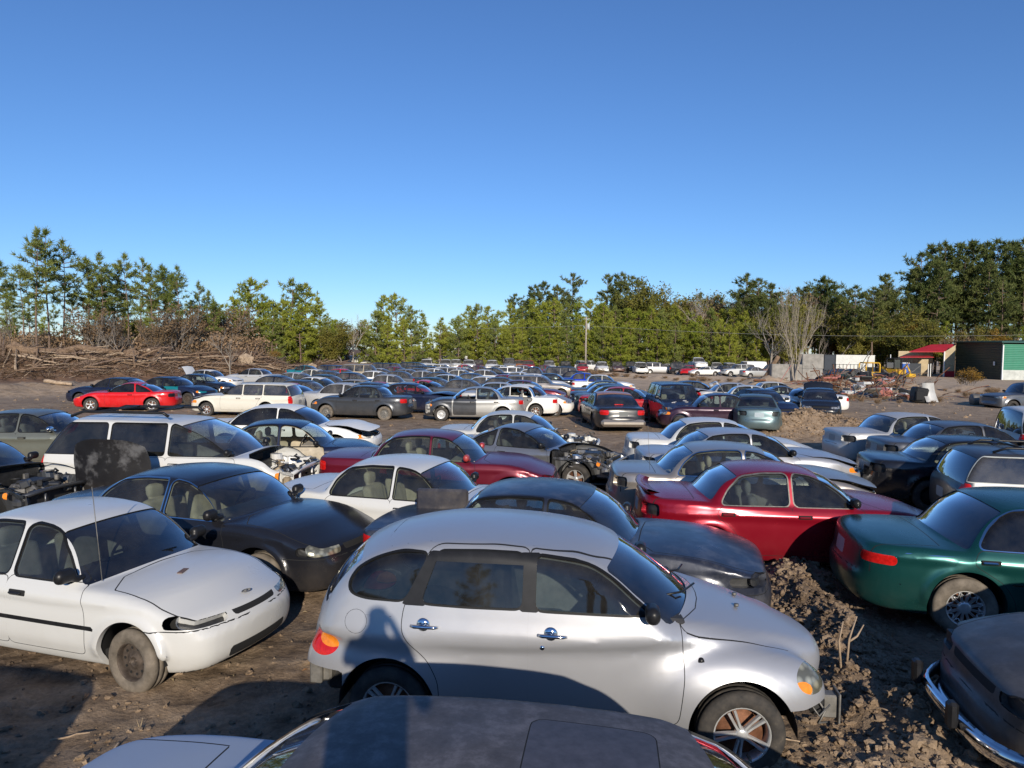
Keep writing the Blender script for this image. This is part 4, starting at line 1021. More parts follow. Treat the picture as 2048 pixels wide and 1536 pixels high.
def ground_h(X,Y):
    Z=ground_z(X,Y)
    n=fbm(X*.9,Y*.9,5,3)
    Z=Z+(fbm(X*.25,Y*.25,3,8)-.5)*.10
    near=np.clip(1-(Y-10)/30,0.12,1)
    Z=Z+(n-.5)*.10*near+(fbm(X*5,Y*5,4,21,.6)-.5)*.07*near+ np.clip((fbm(X*1.3+Y*.9,Y*.35-X*.2,4,31)-.5)*4,-1,1)*.018*near+ (np.abs(fbm(X*3.1,Y*1.1,3,33)-.5)-.1)*.08*near
    # tyre ruts in the foreground
    r=ridge(X,Y,G1,.40,.25); Z=Z+r*(.35+1.2*fbm(X*2.6,Y*2.6,5,5))+ np.clip(r*9,0,1)*(fbm(X*8,Y*8,4,6,.6)-.5)*.17
    a=ridge(X,Y,[at_h(1290,1535)[:2],at_h(1800,1535)[:2]],.5,.10); Z=Z+a*(fbm(X*6,Y*6,4,7))
    m=at_h(1625,868); r=.95*np.exp(-(((X-m.x)/2.3)**2+((Y-m.y-.6)/1.3)**2)); Z=Z+r*(.45+.9*fbm(X*1.6,Y*1.6,4,9))
    m=at_h(1560,850); r=.45*np.exp(-(((X-m.x)/1.0)**2+((Y-m.y)/1.0)**2)); Z=Z+r*(.45+.9*fbm(X*2,Y*2,4,10))
    # weedy bank in front of the far truck row, rough bank on the right
    r=ridge(X,Y,[(8,88),(22,80),(34,62),(48,52)],3.0,.55); Z=Z+r*(.5+fbm(X*.7,Y*.7,4,12))
    r=ridge(X,Y,[(21,59),(25,57),(29,54)],3.0,1.0); Z=Z+r*(.25+1.3*fbm(X*.8,Y*.8,4,13)); r=ridge(X,Y,[(36,50),(60,45)],4.0,.5); Z=Z+r*(.2+1.2*fbm(X*.8,Y*.8,4,13))
    # cleared bank of earth and stumps on the left
    r=np.maximum(ridge(X,Y,BERM,5.0,2.8),ridge(X,Y,[(-27,73),(-22,86),(-20,100)],4.0,1.3)); Z=Z+r*(.55+.75*fbm(X*.35,Y*.35,5,14))+(r>.1)*(fbm(X*1.6,Y*1.6,4,15)-.5)*.5
    r=ridge(X,Y,[(-31,44),(-27,50)],2.5,.7); Z=Z+r*(.3+1.0*fbm(X*1.2,Y*1.2,4,16))
    return Z
def build_ground():
    ys=[-14.0]
    while ys[-1]<900:
        y=ys[-1]; st=.30 if y<1.5 else max(.028,min(.0085*(y-0),60)) if y<14 else .0085*y if y<130 else .05*y; ys.append(y+st)
    ys=np.array(ys); nx=430; u=np.linspace(-1,1,nx); u=np.sign(u)*(.80*np.abs(u)+.20*np.abs(u)**4)
    Y=np.repeat(ys[:,None],nx,1); X=u[None,:]*(np.maximum(ys,0)[:,None]*1.05+9)
    Z=ground_h(X,Y); V=np.stack([X,Y,Z],-1).reshape(-1,3); ny=len(ys)
    i=np.arange(ny-1)[:,None]*nx+np.arange(nx-1)[None,:]; F=np.stack([i,i+1,i+nx+1,i+nx],-1).reshape(-1,4)
    m,nt,p=nmat('bare_dirt'); tc=N(nt,'ShaderNodeTexCoord'); v=tc.outputs['Object']
    n1=noise(nt,.22,6,.6,v); n2=noise(nt,2.6,8,.68,v); n3=noise(nt,22,6,.7,v); n4=noise(nt,.9,5,.6,v)
    c=ramp(nt,n2,[(.28,(.10,.070,.045)),(.45,(.30,.218,.145)),(.60,(.41,.31,.215)),(.8,(.55,.44,.32))])
    c2=ramp(nt,n1,[(.36,(.72,.70,.70)),(.55,(1.0,.98,.95)),(.7,(1.18,1.12,1.05))])
    mm=N(nt,'ShaderNodeMix',data_type='RGBA',blend_type='MULTIPLY'); mm.inputs[0].default_value=1; nt.links.new(c,mm.inputs[6]); nt.links.new(c2,mm.inputs[7])
    c3=ramp(nt,n3,[(.3,(.70,.70,.70)),(.6,(1.05,1.05,1.05)),(.75,(1.3,1.25,1.2))])
    m2=N(nt,'ShaderNodeMix',data_type='RGBA',blend_type='MULTIPLY'); m2.inputs[0].default_value=1; nt.links.new(mm.outputs[2],m2.inputs[6]); nt.links.new(c3,m2.inputs[7])
    # straw-coloured growth further out, its colour lightened in place of sun on clods
    sp=N(nt,'ShaderNodeSeparateXYZ'); nt.links.new(v,sp.inputs[0]); mr=N(nt,'ShaderNodeMapRange'); mr.inputs[1].default_value=30; mr.inputs[2].default_value=70; nt.links.new(sp.outputs[1],mr.inputs[0])
    g=ramp(nt,n4,[(.30,.25),(.55,.85)]); a=N(nt,'ShaderNodeMath',operation='MULTIPLY'); nt.links.new(mr.outputs[0],a.inputs[0]); nt.links.new(g,a.inputs[1])
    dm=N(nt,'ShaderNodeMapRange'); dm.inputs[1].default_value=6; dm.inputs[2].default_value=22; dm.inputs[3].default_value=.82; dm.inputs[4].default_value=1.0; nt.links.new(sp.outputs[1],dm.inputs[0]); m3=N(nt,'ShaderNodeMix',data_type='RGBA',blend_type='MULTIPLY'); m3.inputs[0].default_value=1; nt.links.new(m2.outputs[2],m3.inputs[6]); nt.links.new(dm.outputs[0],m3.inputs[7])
    # redder dug earth of the cleared bank
    bx=N(nt,'ShaderNodeMapRange'); bx.inputs[1].default_value=-14; bx.inputs[2].default_value=-22; nt.links.new(sp.outputs[0],bx.inputs[0]); by=N(nt,'ShaderNodeMapRange'); by.inputs[1].default_value=49; by.inputs[2].default_value=57; nt.links.new(sp.outputs[1],by.inputs[0]); bm=N(nt,'ShaderNodeMath',operation='MULTIPLY'); nt.links.new(bx.outputs[0],bm.inputs[0]); nt.links.new(by.outputs[0],bm.inputs[1])
    be=ramp(nt,n4,[(.35,(.13,.075,.045)),(.65,(.26,.16,.10))])
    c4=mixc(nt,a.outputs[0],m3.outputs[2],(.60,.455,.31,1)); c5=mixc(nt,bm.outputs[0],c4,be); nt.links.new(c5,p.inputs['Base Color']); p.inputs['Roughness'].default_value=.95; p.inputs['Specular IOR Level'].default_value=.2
    b1=N(nt,'ShaderNodeBump'); b1.inputs['Strength'].default_value=.9; b1.inputs['Distance'].default_value=.07; nt.links.new(n2,b1.inputs['Height'])
    b2=N(nt,'ShaderNodeBump'); b2.inputs['Strength'].default_value=.6; b2.inputs['Distance'].default_value=.012; nt.links.new(n3,b2.inputs['Height']); nt.links.new(b1.outputs[0],b2.inputs['Normal']); nt.links.new(b2.outputs[0],p.inputs['Normal'])
    o=mesh_obj('ground',V,F,m); tag(o,kind='structure'); return m
DIRT=build_ground()
def gh(x,y): return float(ground_h(np.array([float(x)]),np.array([float(y)]))[0])
ICO_V=np.array([(0,0,-1),(.72,-.53,-.45),(-.28,-.85,-.45),(-.89,0,-.45),(-.28,.85,-.45),(.72,.53,-.45),(.28,-.85,.45),(-.72,-.53,.45),(-.72,.53,.45),(.28,.85,.45),(.89,0,.45),(0,0,1)])
ICO_F=np.array([(0,1,2),(1,0,5),(0,2,3),(0,3,4),(0,4,5),(1,5,10),(2,1,6),(3,2,7),(4,3,8),(5,4,9),(1,10,6),(2,6,7),(3,7,8),(4,8,9),(5,9,10),(6,10,11),(7,6,11),(8,7,11),(9,8,11),(10,9,11)])
def _ico2():
    V=[tuple(v/np.linalg.norm(v)) for v in ICO_V]; F=[]; mid={}
    def m(a,b):
        k=(min(a,b),max(a,b))
        if k not in mid: q=(np.array(V[a])+np.array(V[b]))/2; V.append(tuple(q/np.linalg.norm(q))); mid[k]=len(V)-1
        return mid[k]
    for a,b,c in ICO_F.tolist():
        x,y,z=m(a,b),m(b,c),m(c,a); F+=[(a,x,z),(x,b,y),(z,y,c),(x,y,z)]
    return np.array(V),np.array(F)
ICO2_V,ICO2_F=_ico2()
def clods(name,C,S,mat,seed=1):
    rs=np.random.RandomState(seed); n=len(C); k=len(ICO2_V)
    d=rs.randn(n,3,3); bump=np.abs(np.einsum('vi,nji->nvj',ICO2_V,d)).sum(-1)
    V=ICO2_V[None]*(.35+.20*bump+.75*rs.rand(n,k)**1.5)[...,None]*S[:,None,None]*np.stack([.7+.7*rs.rand(n),.7+.6*rs.rand(n),.5+.5*rs.rand(n)],-1)[:,None,:]
    a=rs.rand(n)*6.28; ca,sa=np.cos(a),np.sin(a); x=V[...,0]*ca[:,None]-V[...,1]*sa[:,None]; y=V[...,0]*sa[:,None]+V[...,1]*ca[:,None]; V=np.stack([x,y,V[...,2]],-1)+C[:,None,:]
    F=ICO2_F[None]+(np.arange(n)*k)[:,None,None]; o=mesh_obj(name,V.reshape(-1,3),F.reshape(-1,3),mat,smooth=False); return o
def scatter_clods():
    rs=np.random.RandomState(4); P=[];S=[]
    g=[np.array(q) for q in G1]
    for k in range(5200):
        i=rs.randint(len(g)-1); t=rs.rand(); q=g[i]*(1-t)+g[i+1]*t+rs.randn(2)*np.array([.36,.36]); P.append(q); S.append(.005+.030*rs.rand()**4)
    for k in range(1500): P.append(np.array([at_h(rs.uniform(1180,1960),rs.uniform(1480,1560))[0],rs.uniform(3.9,5.2)])); S.append(.008+.035*rs.rand()**3)
    for k in range(4200):
        y=4+16*rs.rand()**1.8; P.append(np.array([rs.uniform(-.8,.8)*(y*.75+1),y])); S.append(.006+.03*rs.rand()**4)
    m=at_h(1625,868)
    for k in range(1800): P.append(np.array([m.x,m.y+.4])+rs.randn(2)*np.array([1.6,.9])); S.append(.012+.06*rs.rand()**4)
    for k in range(1400):
        y=rs.uniform(20,60); P.append(np.array([rs.uniform(-.8,.8)*y,y])); S.append(.02+.06*rs.rand()**3)
    P=np.array(P);S=np.array(S); Z=ground_h(P[:,0],P[:,1]); C=np.stack([P[:,0],P[:,1],Z+S*.25],-1)
    tag(clods('dirt_clods',C,S,DIRT,3),kind='stuff')
scatter_clods()
def litter():
    rs=np.random.RandomState(12); m=MB()
    for i in range(900):
        y=rs.uniform(3.8,26); x=rs.uniform(-.8,.8)*(y*.8+1); z=float(ground_h(np.array([x]),np.array([y]))[0])+.006; m.m=rs.randint(3)
        if rs.rand()<.8:
            s=rs.uniform(.012,.035); a=rs.uniform(0,6.28); c,d=math.cos(a)*s,math.sin(a)*s; m.add([(x-c,y-d,z),(x+d*.5,y-c*.5,z+.012),(x+c,y+d,z+.004),(x-d*.5,y+c*.5,z+.012)],[(0,1,2,3)])
        else:
            for k in range(rs.randint(3,9)):
                a=rs.uniform(0,6.28); h=rs.uniform(.02,.10); l=rs.uniform(.02,.14); m.add([(x-.004,y,z-.02),(x+.004,y,z-.02),(x+math.cos(a)*l,y+math.sin(a)*l,z+h)],[(0,1,2)])
    o=m.obj('leaf_litter',[simple('dead_leaf',(.24,.12,.05),.8),simple('dry_stem',(.34,.26,.15),.9),simple('dark_leaf',(.09,.055,.03),.8)]); tag(o,kind='stuff')
litter()

# ------------------------------------------------------------ trees
def leafmat(name,cols,rough=.7,trans=.25):
    m,nt,p=nmat(name); oi=N(nt,'ShaderNodeObjectInfo'); n=noise(nt,.55,3,.5); n2=noise(nt,5,3,.6)
    a=N(nt,'ShaderNodeMath',operation='MULTIPLY_ADD'); nt.links.new(oi.outputs['Random'],a.inputs[0]); a.inputs[1].default_value=.35; nt.links.new(n,a.inputs[2])
    b=N(nt,'ShaderNodeMath',operation='MULTIPLY_ADD'); nt.links.new(n2,b.inputs[0]); b.inputs[1].default_value=.5; nt.links.new(a.outputs[0],b.inputs[2])
    k=len(cols); c=ramp(nt,b.outputs[0],[(.45+.5*i/(k-1),cols[i]) for i in range(k)])
    nt.links.new(c,p.inputs['Base Color']); p.inputs['Roughness'].default_value=rough; p.inputs['Specular IOR Level'].default_value=.25
    tr=N(nt,'ShaderNodeBsdfTranslucent'); nt.links.new(c,tr.inputs[0]); mx=N(nt,'ShaderNodeMixShader'); mx.inputs[0].default_value=trans
    out=[q for q in nt.nodes if q.type=='OUTPUT_MATERIAL'][0]; nt.links.new(p.outputs[0],mx.inputs[1]); nt.links.new(tr.outputs[0],mx.inputs[2]); nt.links.new(mx.outputs[0],out.inputs[0]); return m
L_PINE=leafmat('pine_needles',[(.065,.10,.018),(.14,.18,.034),(.22,.25,.06)])
L_PINED=leafmat('dark_pine_needles',[(.042,.066,.016),(.085,.115,.030),(.145,.165,.048)])
L_YOUNG=leafmat('young_pine_needles',[(.115,.150,.014),(.20,.25,.026),(.30,.32,.045)])
L_OLIVE=leafmat('olive_leaves',[(.075,.090,.018),(.130,.140,.026),(.200,.175,.035)])
L_GOLD=leafmat('golden_leaves',[(.16,.12,.02),(.24,.16,.025),(.30,.17,.03)])
L_BROWN=leafmat('rust_brown_leaves',[(.11,.07,.04),(.17,.115,.062),(.24,.16,.09)])
L_YG=leafmat('yellow_green_leaves',[(.09,.13,.015),(.15,.20,.02),(.23,.25,.035)])
L_BRUSH=leafmat('dry_brush',[(.13,.085,.045),(.21,.14,.075),(.30,.20,.12)],.9,.1)
def barkmat(name,a,b):
    m,nt,p=nmat(name); n=noise(nt,6,6,.7); c=ramp(nt,n,[(.35,a),(.65,b)]); nt.links.new(c,p.inputs['Base Color']); p.inputs['Roughness'].default_value=.9; bump(nt,p,n,.6,.03); return m
BARK=barkmat('pine_bark',(.10,.065,.045),(.24,.17,.125)); BARKP=barkmat('pale_bark',(.26,.22,.17),(.46,.40,.33)); BARKG=barkmat('grey_bark',(.15,.125,.10),(.30,.26,.22))
LOGM=barkmat('weathered_log',(.12,.075,.045),(.28,.19,.12)); LOGP=barkmat('pale_split_log',(.26,.185,.12),(.46,.35,.24))
def tufts(C,D,K,ln,wd,rs,up=.25,spread=.9):
    """needle clusters: K thin blades round each point"""
    n=len(C); d=D[:,None,:]+rs.randn(n,K,3)*spread+np.array([0,0,up]); d/=np.linalg.norm(d,axis=-1,keepdims=True)
    s=np.cross(d,rs.randn(n,K,3)); s/=np.maximum(np.linalg.norm(s,axis=-1,keepdims=True),1e-6)
    L=ln*(.6+.8*rs.rand(n,K,1)); c=C[:,None,:]+rs.randn(n,K,3)*ln*.12
    a=c-s*wd*.5; b=c+s*wd*.5; e=c+d*L; V=np.stack([a,b,e],2).reshape(-1,3); F=np.arange(len(V)).reshape(-1,3); return V,F
def leaves(C,K,rad,sz,rs):
    n=len(C); c=(C[:,None,:]+rs.randn(n,K,3)*rad).reshape(-1,3); m=len(c)
    u=rs.randn(m,3); u/=np.linalg.norm(u,axis=1,keepdims=True); w=np.cross(u,rs.randn(m,3)); w/=np.linalg.norm(w,axis=1,keepdims=True)
    s=sz*(.6+.8*rs.rand(m,1)); V=np.stack([c-u*s,c+w*s*.6,c+u*s,c-w*s*.6],1).reshape(-1,3); F=np.arange(len(V)).reshape(-1,4); return V,F
def pine_mesh(seed,h,base,spread,n_wh,lean=.02,K=11,ln=.42,wd=.075,prof='open',trunk=.16,tuft=4,drop=.15):
    rs=np.random.RandomState(seed); T=MB(); tr=lambda z:np.array([lean*z*math.sin(seed)+.12*math.sin(z*.5+seed),lean*z*math.cos(seed)+.1*math.cos(z*.6+seed),z])
    T.tube([tr(z) for z in np.linspace(-.3,h*.98,9)],[trunk*(1-.88*q) for q in np.linspace(0,1,9)],7)
    C=[];D=[]
    zz=np.linspace(base*h,h*.985,n_wh)
    for i,z in enumerate(zz):
        t=(z-base*h)/(h*(1-base)); 
        if prof=='open': r=spread*(math.sin(math.pi*min(1,.25+.80*t))**.8)*(.65+.6*rs.rand())
        elif prof=='cone': r=spread*((1-t)**.75*.95+.06)*(.55+.75*rs.rand())*min(1,.55+t*2.5)
        else: r=spread*(math.sin(math.pi*min(1,.18+.83*t))**.65)*(.50+.80*rs.rand())
        for k in range(rs.randint(2,5) if prof=='open' else rs.randint(3,7)):
            if prof=='open' and rs.rand()<drop: continue
            a=rs.rand()*6.28; el=(.15+.55*t)*(.5+rs.rand()); L=r*(.7+.5*rs.rand()); d=np.array([math.cos(a),math.sin(a),math.tan(el)*.6]); p0=tr(z)
            p1=p0+d*L*.55; p2=p0+d*L+np.array([0,0,L*.10])
            T.tube([p0,p1,p2],[.035+.02*(1-t),.022,.008],4,False)
            m=max(2,int(L*tuft))
            for j in range(m):
                q=.30+.70*(j+.6)/m; pt=p0*(1-q)+p2*q; off=rs.randn(3)*np.array([.26,.26,.16])*(L*.35+.25); C.append(pt+off*(q*.9)); D.append(d/np.linalg.norm(d)*.7)
    C.append(tr(h)); D.append(np.array([0,0,1.5]))
    V,F=tufts(np.array(C),np.array(D),K,ln,wd,rs); return T,V,F
def branch_mesh(seed,h,levels=5,trunk=.16,spread=.6,leaf=None,forks=3,upb=.35,multi=1):
    rs=random.Random(seed); T=MB(); tips=[]
    def grow(p,d,L,r,lv):
        n=3; pts=[p]; q=p
        for i in range(n):
            d=(d+Vector((rs.gauss(0,.13),rs.gauss(0,.13),rs.gauss(0,.08)+.03))).normalized(); q=q+d*L/n; pts.append(q)
        T.tube(pts,[r,r*.85,r*.7,r*.55],6 if lv>levels-2 else 3,False)
        if lv<=0: tips.append(q); return
        if lv<3: tips.append(q)
        for k in range(forks):
            a=rs.uniform(0,6.28); s=rs.uniform(.35,1.0)*spread; o=d.orthogonal().normalized(); o2=d.cross(o)
            dd=(d+(o*math.cos(a)+o2*math.sin(a))*s+Vector((0,0,upb*.3))).normalized(); i=rs.choice([1,2,3,3]); grow(pts[i],dd,L*rs.uniform(.55,.82),r*.58,lv-1)
    for k in range(multi):
        a=6.28*k/max(1,multi)+rs.random(); d=Vector((math.cos(a)*.22,math.sin(a)*.22,1)) if multi>1 else Vector((0,0,1)); grow(Vector((math.cos(a)*.25*(multi>1),math.sin(a)*.25*(multi>1),-.2)),d,h*.36,trunk,levels)
    return T,np.array([tuple(t) for t in tips])
PROTO={}
def proto(key,T,V,F,crown,bark,flat=True):
    t=T.obj('trunk',[bark]).data; c=None
    if V is not None:
        o=mesh_obj('crown',V,F,crown,smooth=False); c=o.data; bpy.data.objects.remove(o)
    for ob in [q for q in bpy.data.objects if q.data is t]: bpy.data.objects.remove(ob)
    PROTO[key]=(t,c)
for i in range(4):
    T,V,F=pine_mesh(10+i,14,.44+.05*i,2.0+.2*(i%2),15,.02,12,.50,.085,'open',.13,3.8); proto('tall%d'%i,T,V,F,L_PINE,BARK)
for i in range(3):
    T,V,F=pine_mesh(30+i,10,.06,2.7,20,.01,10,.46,.11,'cone' if i==1 else 'round',.15,3.7); proto('bushy%d'%i,T,V,F,[L_YOUNG,L_YOUNG,L_PINE][i],BARK)
for i in range(2):
    T,V,F=pine_mesh(40+i,9,.05,2.4,19,.01,10,.44,.11,'cone',.13,3.7); proto('cone%d'%i,T,V,F,L_YOUNG,BARK)
for i in range(3):
    T,V,F=pine_mesh(50+i,18,.40,3.2,14,.015,11,.58,.15,'round',.24,3.4); proto('big%d'%i,T,V,F,L_PINED,BARK)
for i,(mt,nm) in enumerate(((L_OLIVE,'olive'),(L_GOLD,'gold'),(L_BROWN,'brown'),(L_YG,'yg'))):
    T,tips=branch_mesh(60+i,11,4,.22,.75,forks=4); rs=np.random.RandomState(i); V,F=leaves(tips[rs.rand(len(tips))<(.92 if nm!='brown' else .45)],42 if nm!='brown' else 14,.34,.14,rs); proto(nm,T,V,F,mt,BARKG)
for i in range(2):
    T,tips=branch_mesh(80+i,11,5,.17,.62,forks=3); proto('bare%d'%i,T,None,None,None,BARKP)
T,tips=branch_mesh(82,11,4,.14,.5,forks=3); proto('bare2',T,None,None,None,BARKG)
T,tips=branch_mesh(90,9.5,5,.10,.50,forks=3,multi=5); proto('bareclump',T,None,None,None,BARKP)
T,tips=branch_mesh(95,2.2,3,.03,.9,forks=4,multi=4); rs=np.random.RandomState(5); V,F=leaves(tips,7,.16,.06,rs); proto('brush',T,V,F,L_BRUSH,BARKG)
proto('goldshrub',branch_mesh(96,2.4,3,.03,.7,forks=4,multi=5)[0],*leaves(branch_mesh(96,2.4,3,.03,.7,forks=4,multi=5)[1],9,.14,.055,rs),L_GOLD,BARKG)
_tn=dict(tall='pine_tree',bushy='pine_tree',cone='pine_tree',big='pine_tree',olive='leafy_tree',gold='leafy_tree',brown='leafy_tree',yg='leafy_tree',bare='bare_tree',brush='brush_shrub',goldshrub='shrub')
def tree(kind,px,D,top,label,group=None,jit=0,sc=None,cat='tree',base=None):
    """tree whose tip reaches photo row `top` at column px, D metres away"""
    p=at_d(px,700,D); x,y=p.x,p.y; z=gh(x,y) if base is None else base
    hp={'tall':14.2,'bushy':10.2,'cone':9.2,'big':18.3,'olive':12.2,'gold':12.2,'brown':12.2,'yg':12.2,'bare':13.0,'bareclump':10.3,'brush':2.9,'goldshrub':2.9}
    k=kind.rstrip('0123456789'); ztop=at_d(px,top,D).z; s=(ztop-z)/hp[k] if sc is None else sc
    key=[q for q in sorted(_tn,key=len,reverse=True) if kind.startswith(q)][0]
    t,c=PROTO[kind]; r=empty(_tn[key],(x,y,z),random.uniform(0,6.28)); w=s*random.uniform(.88,1.12); r.scale=(w,w,s)
    tag(r,label,cat,group)
    o=bpy.data.objects.new('trunk',t); COL.objects.link(o); o.parent=r
    if c: o=bpy.data.objects.new('crown',c); COL.objects.link(o); o.parent=r
    return r

# ------------------------------------------------------------ the wood round the yard
random.seed(11)
def put_trees():
    # tall thin pines behind the cleared bank, left
    for px,top,D,k,lab in [(72,455,78,'tall0','tallest thin pine at the far left with bare lower trunk'),(98,458,82,'tall1','thin pine just right of the tallest one at far left, bare trunk'),
        (130,478,84,'tall2','thin pine third from left edge with ragged crown'),(0,520,74,'tall3','thin pine cut by the left edge of the photo'),
        (178,515,86,'tall3','thin pine left of the gap in the tall row'),(206,505,86,'tall0','narrow pine with a pointed tip beside the gap'),(258,508,90,'tall1','forked-looking pine with full crown over the red coupe'),
        (282,515,92,'tall2','narrow pine in the middle of the left pines'),(306,530,88,'tall0','pine with sparse crown right of the middle of the left pines'),(328,530,92,'tall3','second last of the tall left pines before the dip'),(360,532,88,'tall1','pine with long bare trunk near the upright sapling'),(398,562,94,'tall2','shorter pine at the right end of the left row')]:
        tree(k,px,D,top,lab,'tall thin pines behind the bank on the left')
    for i,(px,top,D) in enumerate([(20,600,98),(150,590,100),(236,575,104),(345,590,100),(380,600,106),(425,605,104),(60,585,104),(190,600,110),(300,600,110),(110,610,100)]):
        tree('tall%d'%(i%4),px,D,top,'shorter thin pine in the second rank behind the left bank','second rank of pines on the left')
    for i in range(30):
        px=random.uniform(-30,480); tree('brush',px,random.uniform(84,98),random.uniform(605,655),'bushy brown undergrowth between the pine trunks on the left','brown undergrowth behind the left bank',cat='shrub')
    for i in range(26):
        px=random.uniform(-30,700); tree(random.choice(['olive','brown','cone0']),px,random.uniform(104,122),random.uniform(618,648),'low dark tree in the deep shade behind the left pines','low trees behind the left pines')
    for i in range(24):
        px=random.uniform(-20,450); tree(['brown','bare2','bare2'][i%3],px,random.uniform(76,96),random.uniform(570,640),'thin brown sapling among the pine trunks on the left','thin saplings behind the left bank')
    for i,(px,top) in enumerate([(48,530),(228,530),(345,545),(415,580),(16,560),(190,545),(430,600)]):
        tree('tall%d'%((i+1)%4),px,88+i%5*3,top,'thin airy pine filling the row behind the left bank','airy pines filling the left row')
    # bushy pines, left of centre
    for i,(px,top,D,k) in enumerate([(500,557,104,'bushy0'),(470,600,104,'cone0'),(528,590,106,'bushy1'),(545,620,100,'bushy2'),(583,557,110,'bushy2'),(612,568,112,'bushy1'),(640,596,112,'cone1'),(566,600,108,'bushy0'),(670,640,118,'bushy1'),(440,610,100,'cone1'),(655,632,108,'bushy2'),(600,610,104,'bushy0'),(486,622,98,'bushy2')]):
        tree(k,px,D,top,'bushy green pine in the clump left of the middle gap','bushy pines left of the gap')
    tree('bare0',705,112,610,'bare grey tree between two pine clumps left of centre')
    tree('brown',692,118,622,'thin brown-leaved tree beside the bare grey one left of centre')
    for i,(px,top,D,k) in enumerate([(765,592,116,'bushy1'),(792,588,118,'bushy0'),(752,622,114,'bushy2'),(822,612,118,'bushy2'),(845,628,120,'cone0'),(730,640,120,'bushy0'),(808,640,112,'bushy1'),(775,640,110,'cone1')]):
        tree(k,px,D,top,'broad green pine in the rounded clump just left of the low gap','pines left of the low gap')
    tree('cone1',880,124,636,'small pine standing alone in the low gap in the tree line')
    for i,px in enumerate([862,876,890,903]): tree('cone0',px,132,668+4*i%9,'low young pine filling the gap in the tree line','low pines in the gap')
    # dense young pine row behind the trucks
    tops=[(915,632),(938,612),(955,608),(975,614),(995,622),(1020,606),(1043,612),(1065,600),(1085,604),(1108,598),(1132,604),(1156,606),(1180,600),(1205,606),(1228,612),(1252,618),(1278,622),(1300,612),(1325,618),(1350,612),(1374,622),(1398,632),(1420,616),(1443,620),(1466,618),(1488,622),(1505,640),(1525,650)]
    for i,(px,top) in enumerate(tops):
        tree(['bushy0','bushy1','bushy2','cone0'][i%4],px,126+(i*7)%9,top,'dense young pine in the long row behind the far trucks','young pine row behind the trucks')
    for i in range(34):
        px=918+i*18; tree(['bushy2','cone1','bushy0','bushy1'][i%4],px,120+(i*5)%6,636+(i*13)%22,'lower young pine at the front of the long row behind the trucks','front of the young pine row')
    # taller trees behind
    tall=[(1028,588,'big0'),(1045,600,'big1'),(1085,562,'big1'),(1068,570,'big2'),(1145,547,'big0'),(1115,570,'big2'),(1215,548,'big1'),(1240,545,'big2'),(1262,552,'big0')]
    for px,top,k in tall: tree(k,px,158,top,'tall round-crowned pine rising behind the young pine row','tall pines behind the centre row')
    tree('bare1',1052,160,572,'bare pale tree between tall pines right of the gap')
    for px,top,D in [(1290,545,148),(1318,552,146),(1272,566,150),(1340,575,144),(1300,575,140)]: tree('olive',px,D,top,'big olive-green leafy tree behind the row, right of centre','big olive trees right of centre')
    for px,top in [(1378,600),(1392,612)]: tree('gold',px,140,top,'small golden-orange tree showing above the young pines','golden trees above the pines')
    for i,(px,top,k) in enumerate([(1425,552,'bare0'),(1452,545,'bare1'),(1408,570,'bare1'),(1470,560,'bare0'),(1540,548,'bare0'),(1565,545,'bare1'),(1590,556,'bare0'),(1700,545,'bare1'),(1725,550,'bare0'),(1745,560,'bare1'),(1800,525,'bare0'),(1785,540,'bare1')]):
        tree(k,px,128+i%5*4,top,'leafless pale-twigged tree on the skyline right of centre','bare trees on the right skyline')
    for i,(px,top,k) in enumerate([(1436,560,'brown'),(1560,560,'brown'),(1510,575,'brown'),(1580,550,'brown'),(1670,556,'brown'),(1710,556,'brown')]):
        tree(k,px,136,top,'tree with thin rust-brown leaves on the right skyline','rust-brown trees on the right')
    for i,(px,top,k) in enumerate([(1490,548,'big0'),(1512,556,'big1'),(1535,566,'big2'),(1640,552,'big2'),(1655,560,'big0'),(1765,548,'big1'),(1480,580,'big2'),(1610,572,'big1'),(1690,580,'big0'),(1775,565,'big2')]):
        tree(k,px,132,top,'dark rounded pine in the wood behind the bare saplings','dark pines behind the bare saplings')
    for i,(px,top,k) in enumerate([(1640,588,'yg'),(1660,580,'yg'),(1622,610,'yg'),(1680,610,'yg'),(1720,598,'olive'),(1700,620,'gold'),(1745,610,'olive'),(1560,610,'olive'),(1580,640,'olive'),(1780,620,'gold'),(1800,640,'gold'),(1650,640,'yg'),(1540,625,'olive'),(1760,640,'gold'),(1735,640,'olive')]):
        tree(k,px,134+i%4*3,top,{'yg':'bright yellow-green tree at the wood edge behind the white trailer','olive':'olive leafy tree at the wood edge near the white trailer','gold':'golden autumn tree at the wood edge near the red-roofed shed'}[k],{'yg':'yellow-green trees','olive':'olive trees at the wood edge','gold':'golden trees at the wood edge'}[k])
    for i,px in enumerate([1640,1700,1760,1600,1560,1810]): tree('cone%d'%(i%2),px,131,664,'low dark pine at the foot of the wood behind the trailer','low pines behind the trailer')
    for i in range(40):
        px=1375+i*11.5; k=['olive','bare1','big0','bare2','big2','big1','olive','bare0','brown','big0'][i%10]
        tree(k,px,(144 if px<1535 else 122)+(i*5)%16,570+(i*29)%42,{'olive':'olive autumn tree in the continuous wood right of centre','brown':'rusty autumn tree in the continuous wood right of centre','big':'dark pine within the mixed wood right of centre','bare':'grey leafless tree within the mixed wood right of centre','gold':'orange-gold tree within the mixed wood right of centre'}[k.rstrip('012')],'mixed wood right of centre: '+k.rstrip('012'))
    # high pines on the right
    big=[(1838,505),(1858,488),(1885,482),(1910,486),(1935,480),(1962,484),(1985,478),(2010,482),(2035,478),(2060,484),(1825,535),(1870,520),(1925,515),(1975,520),(2025,515),(1850,560),(1900,555),(1950,560),(2000,555),(2045,560)]
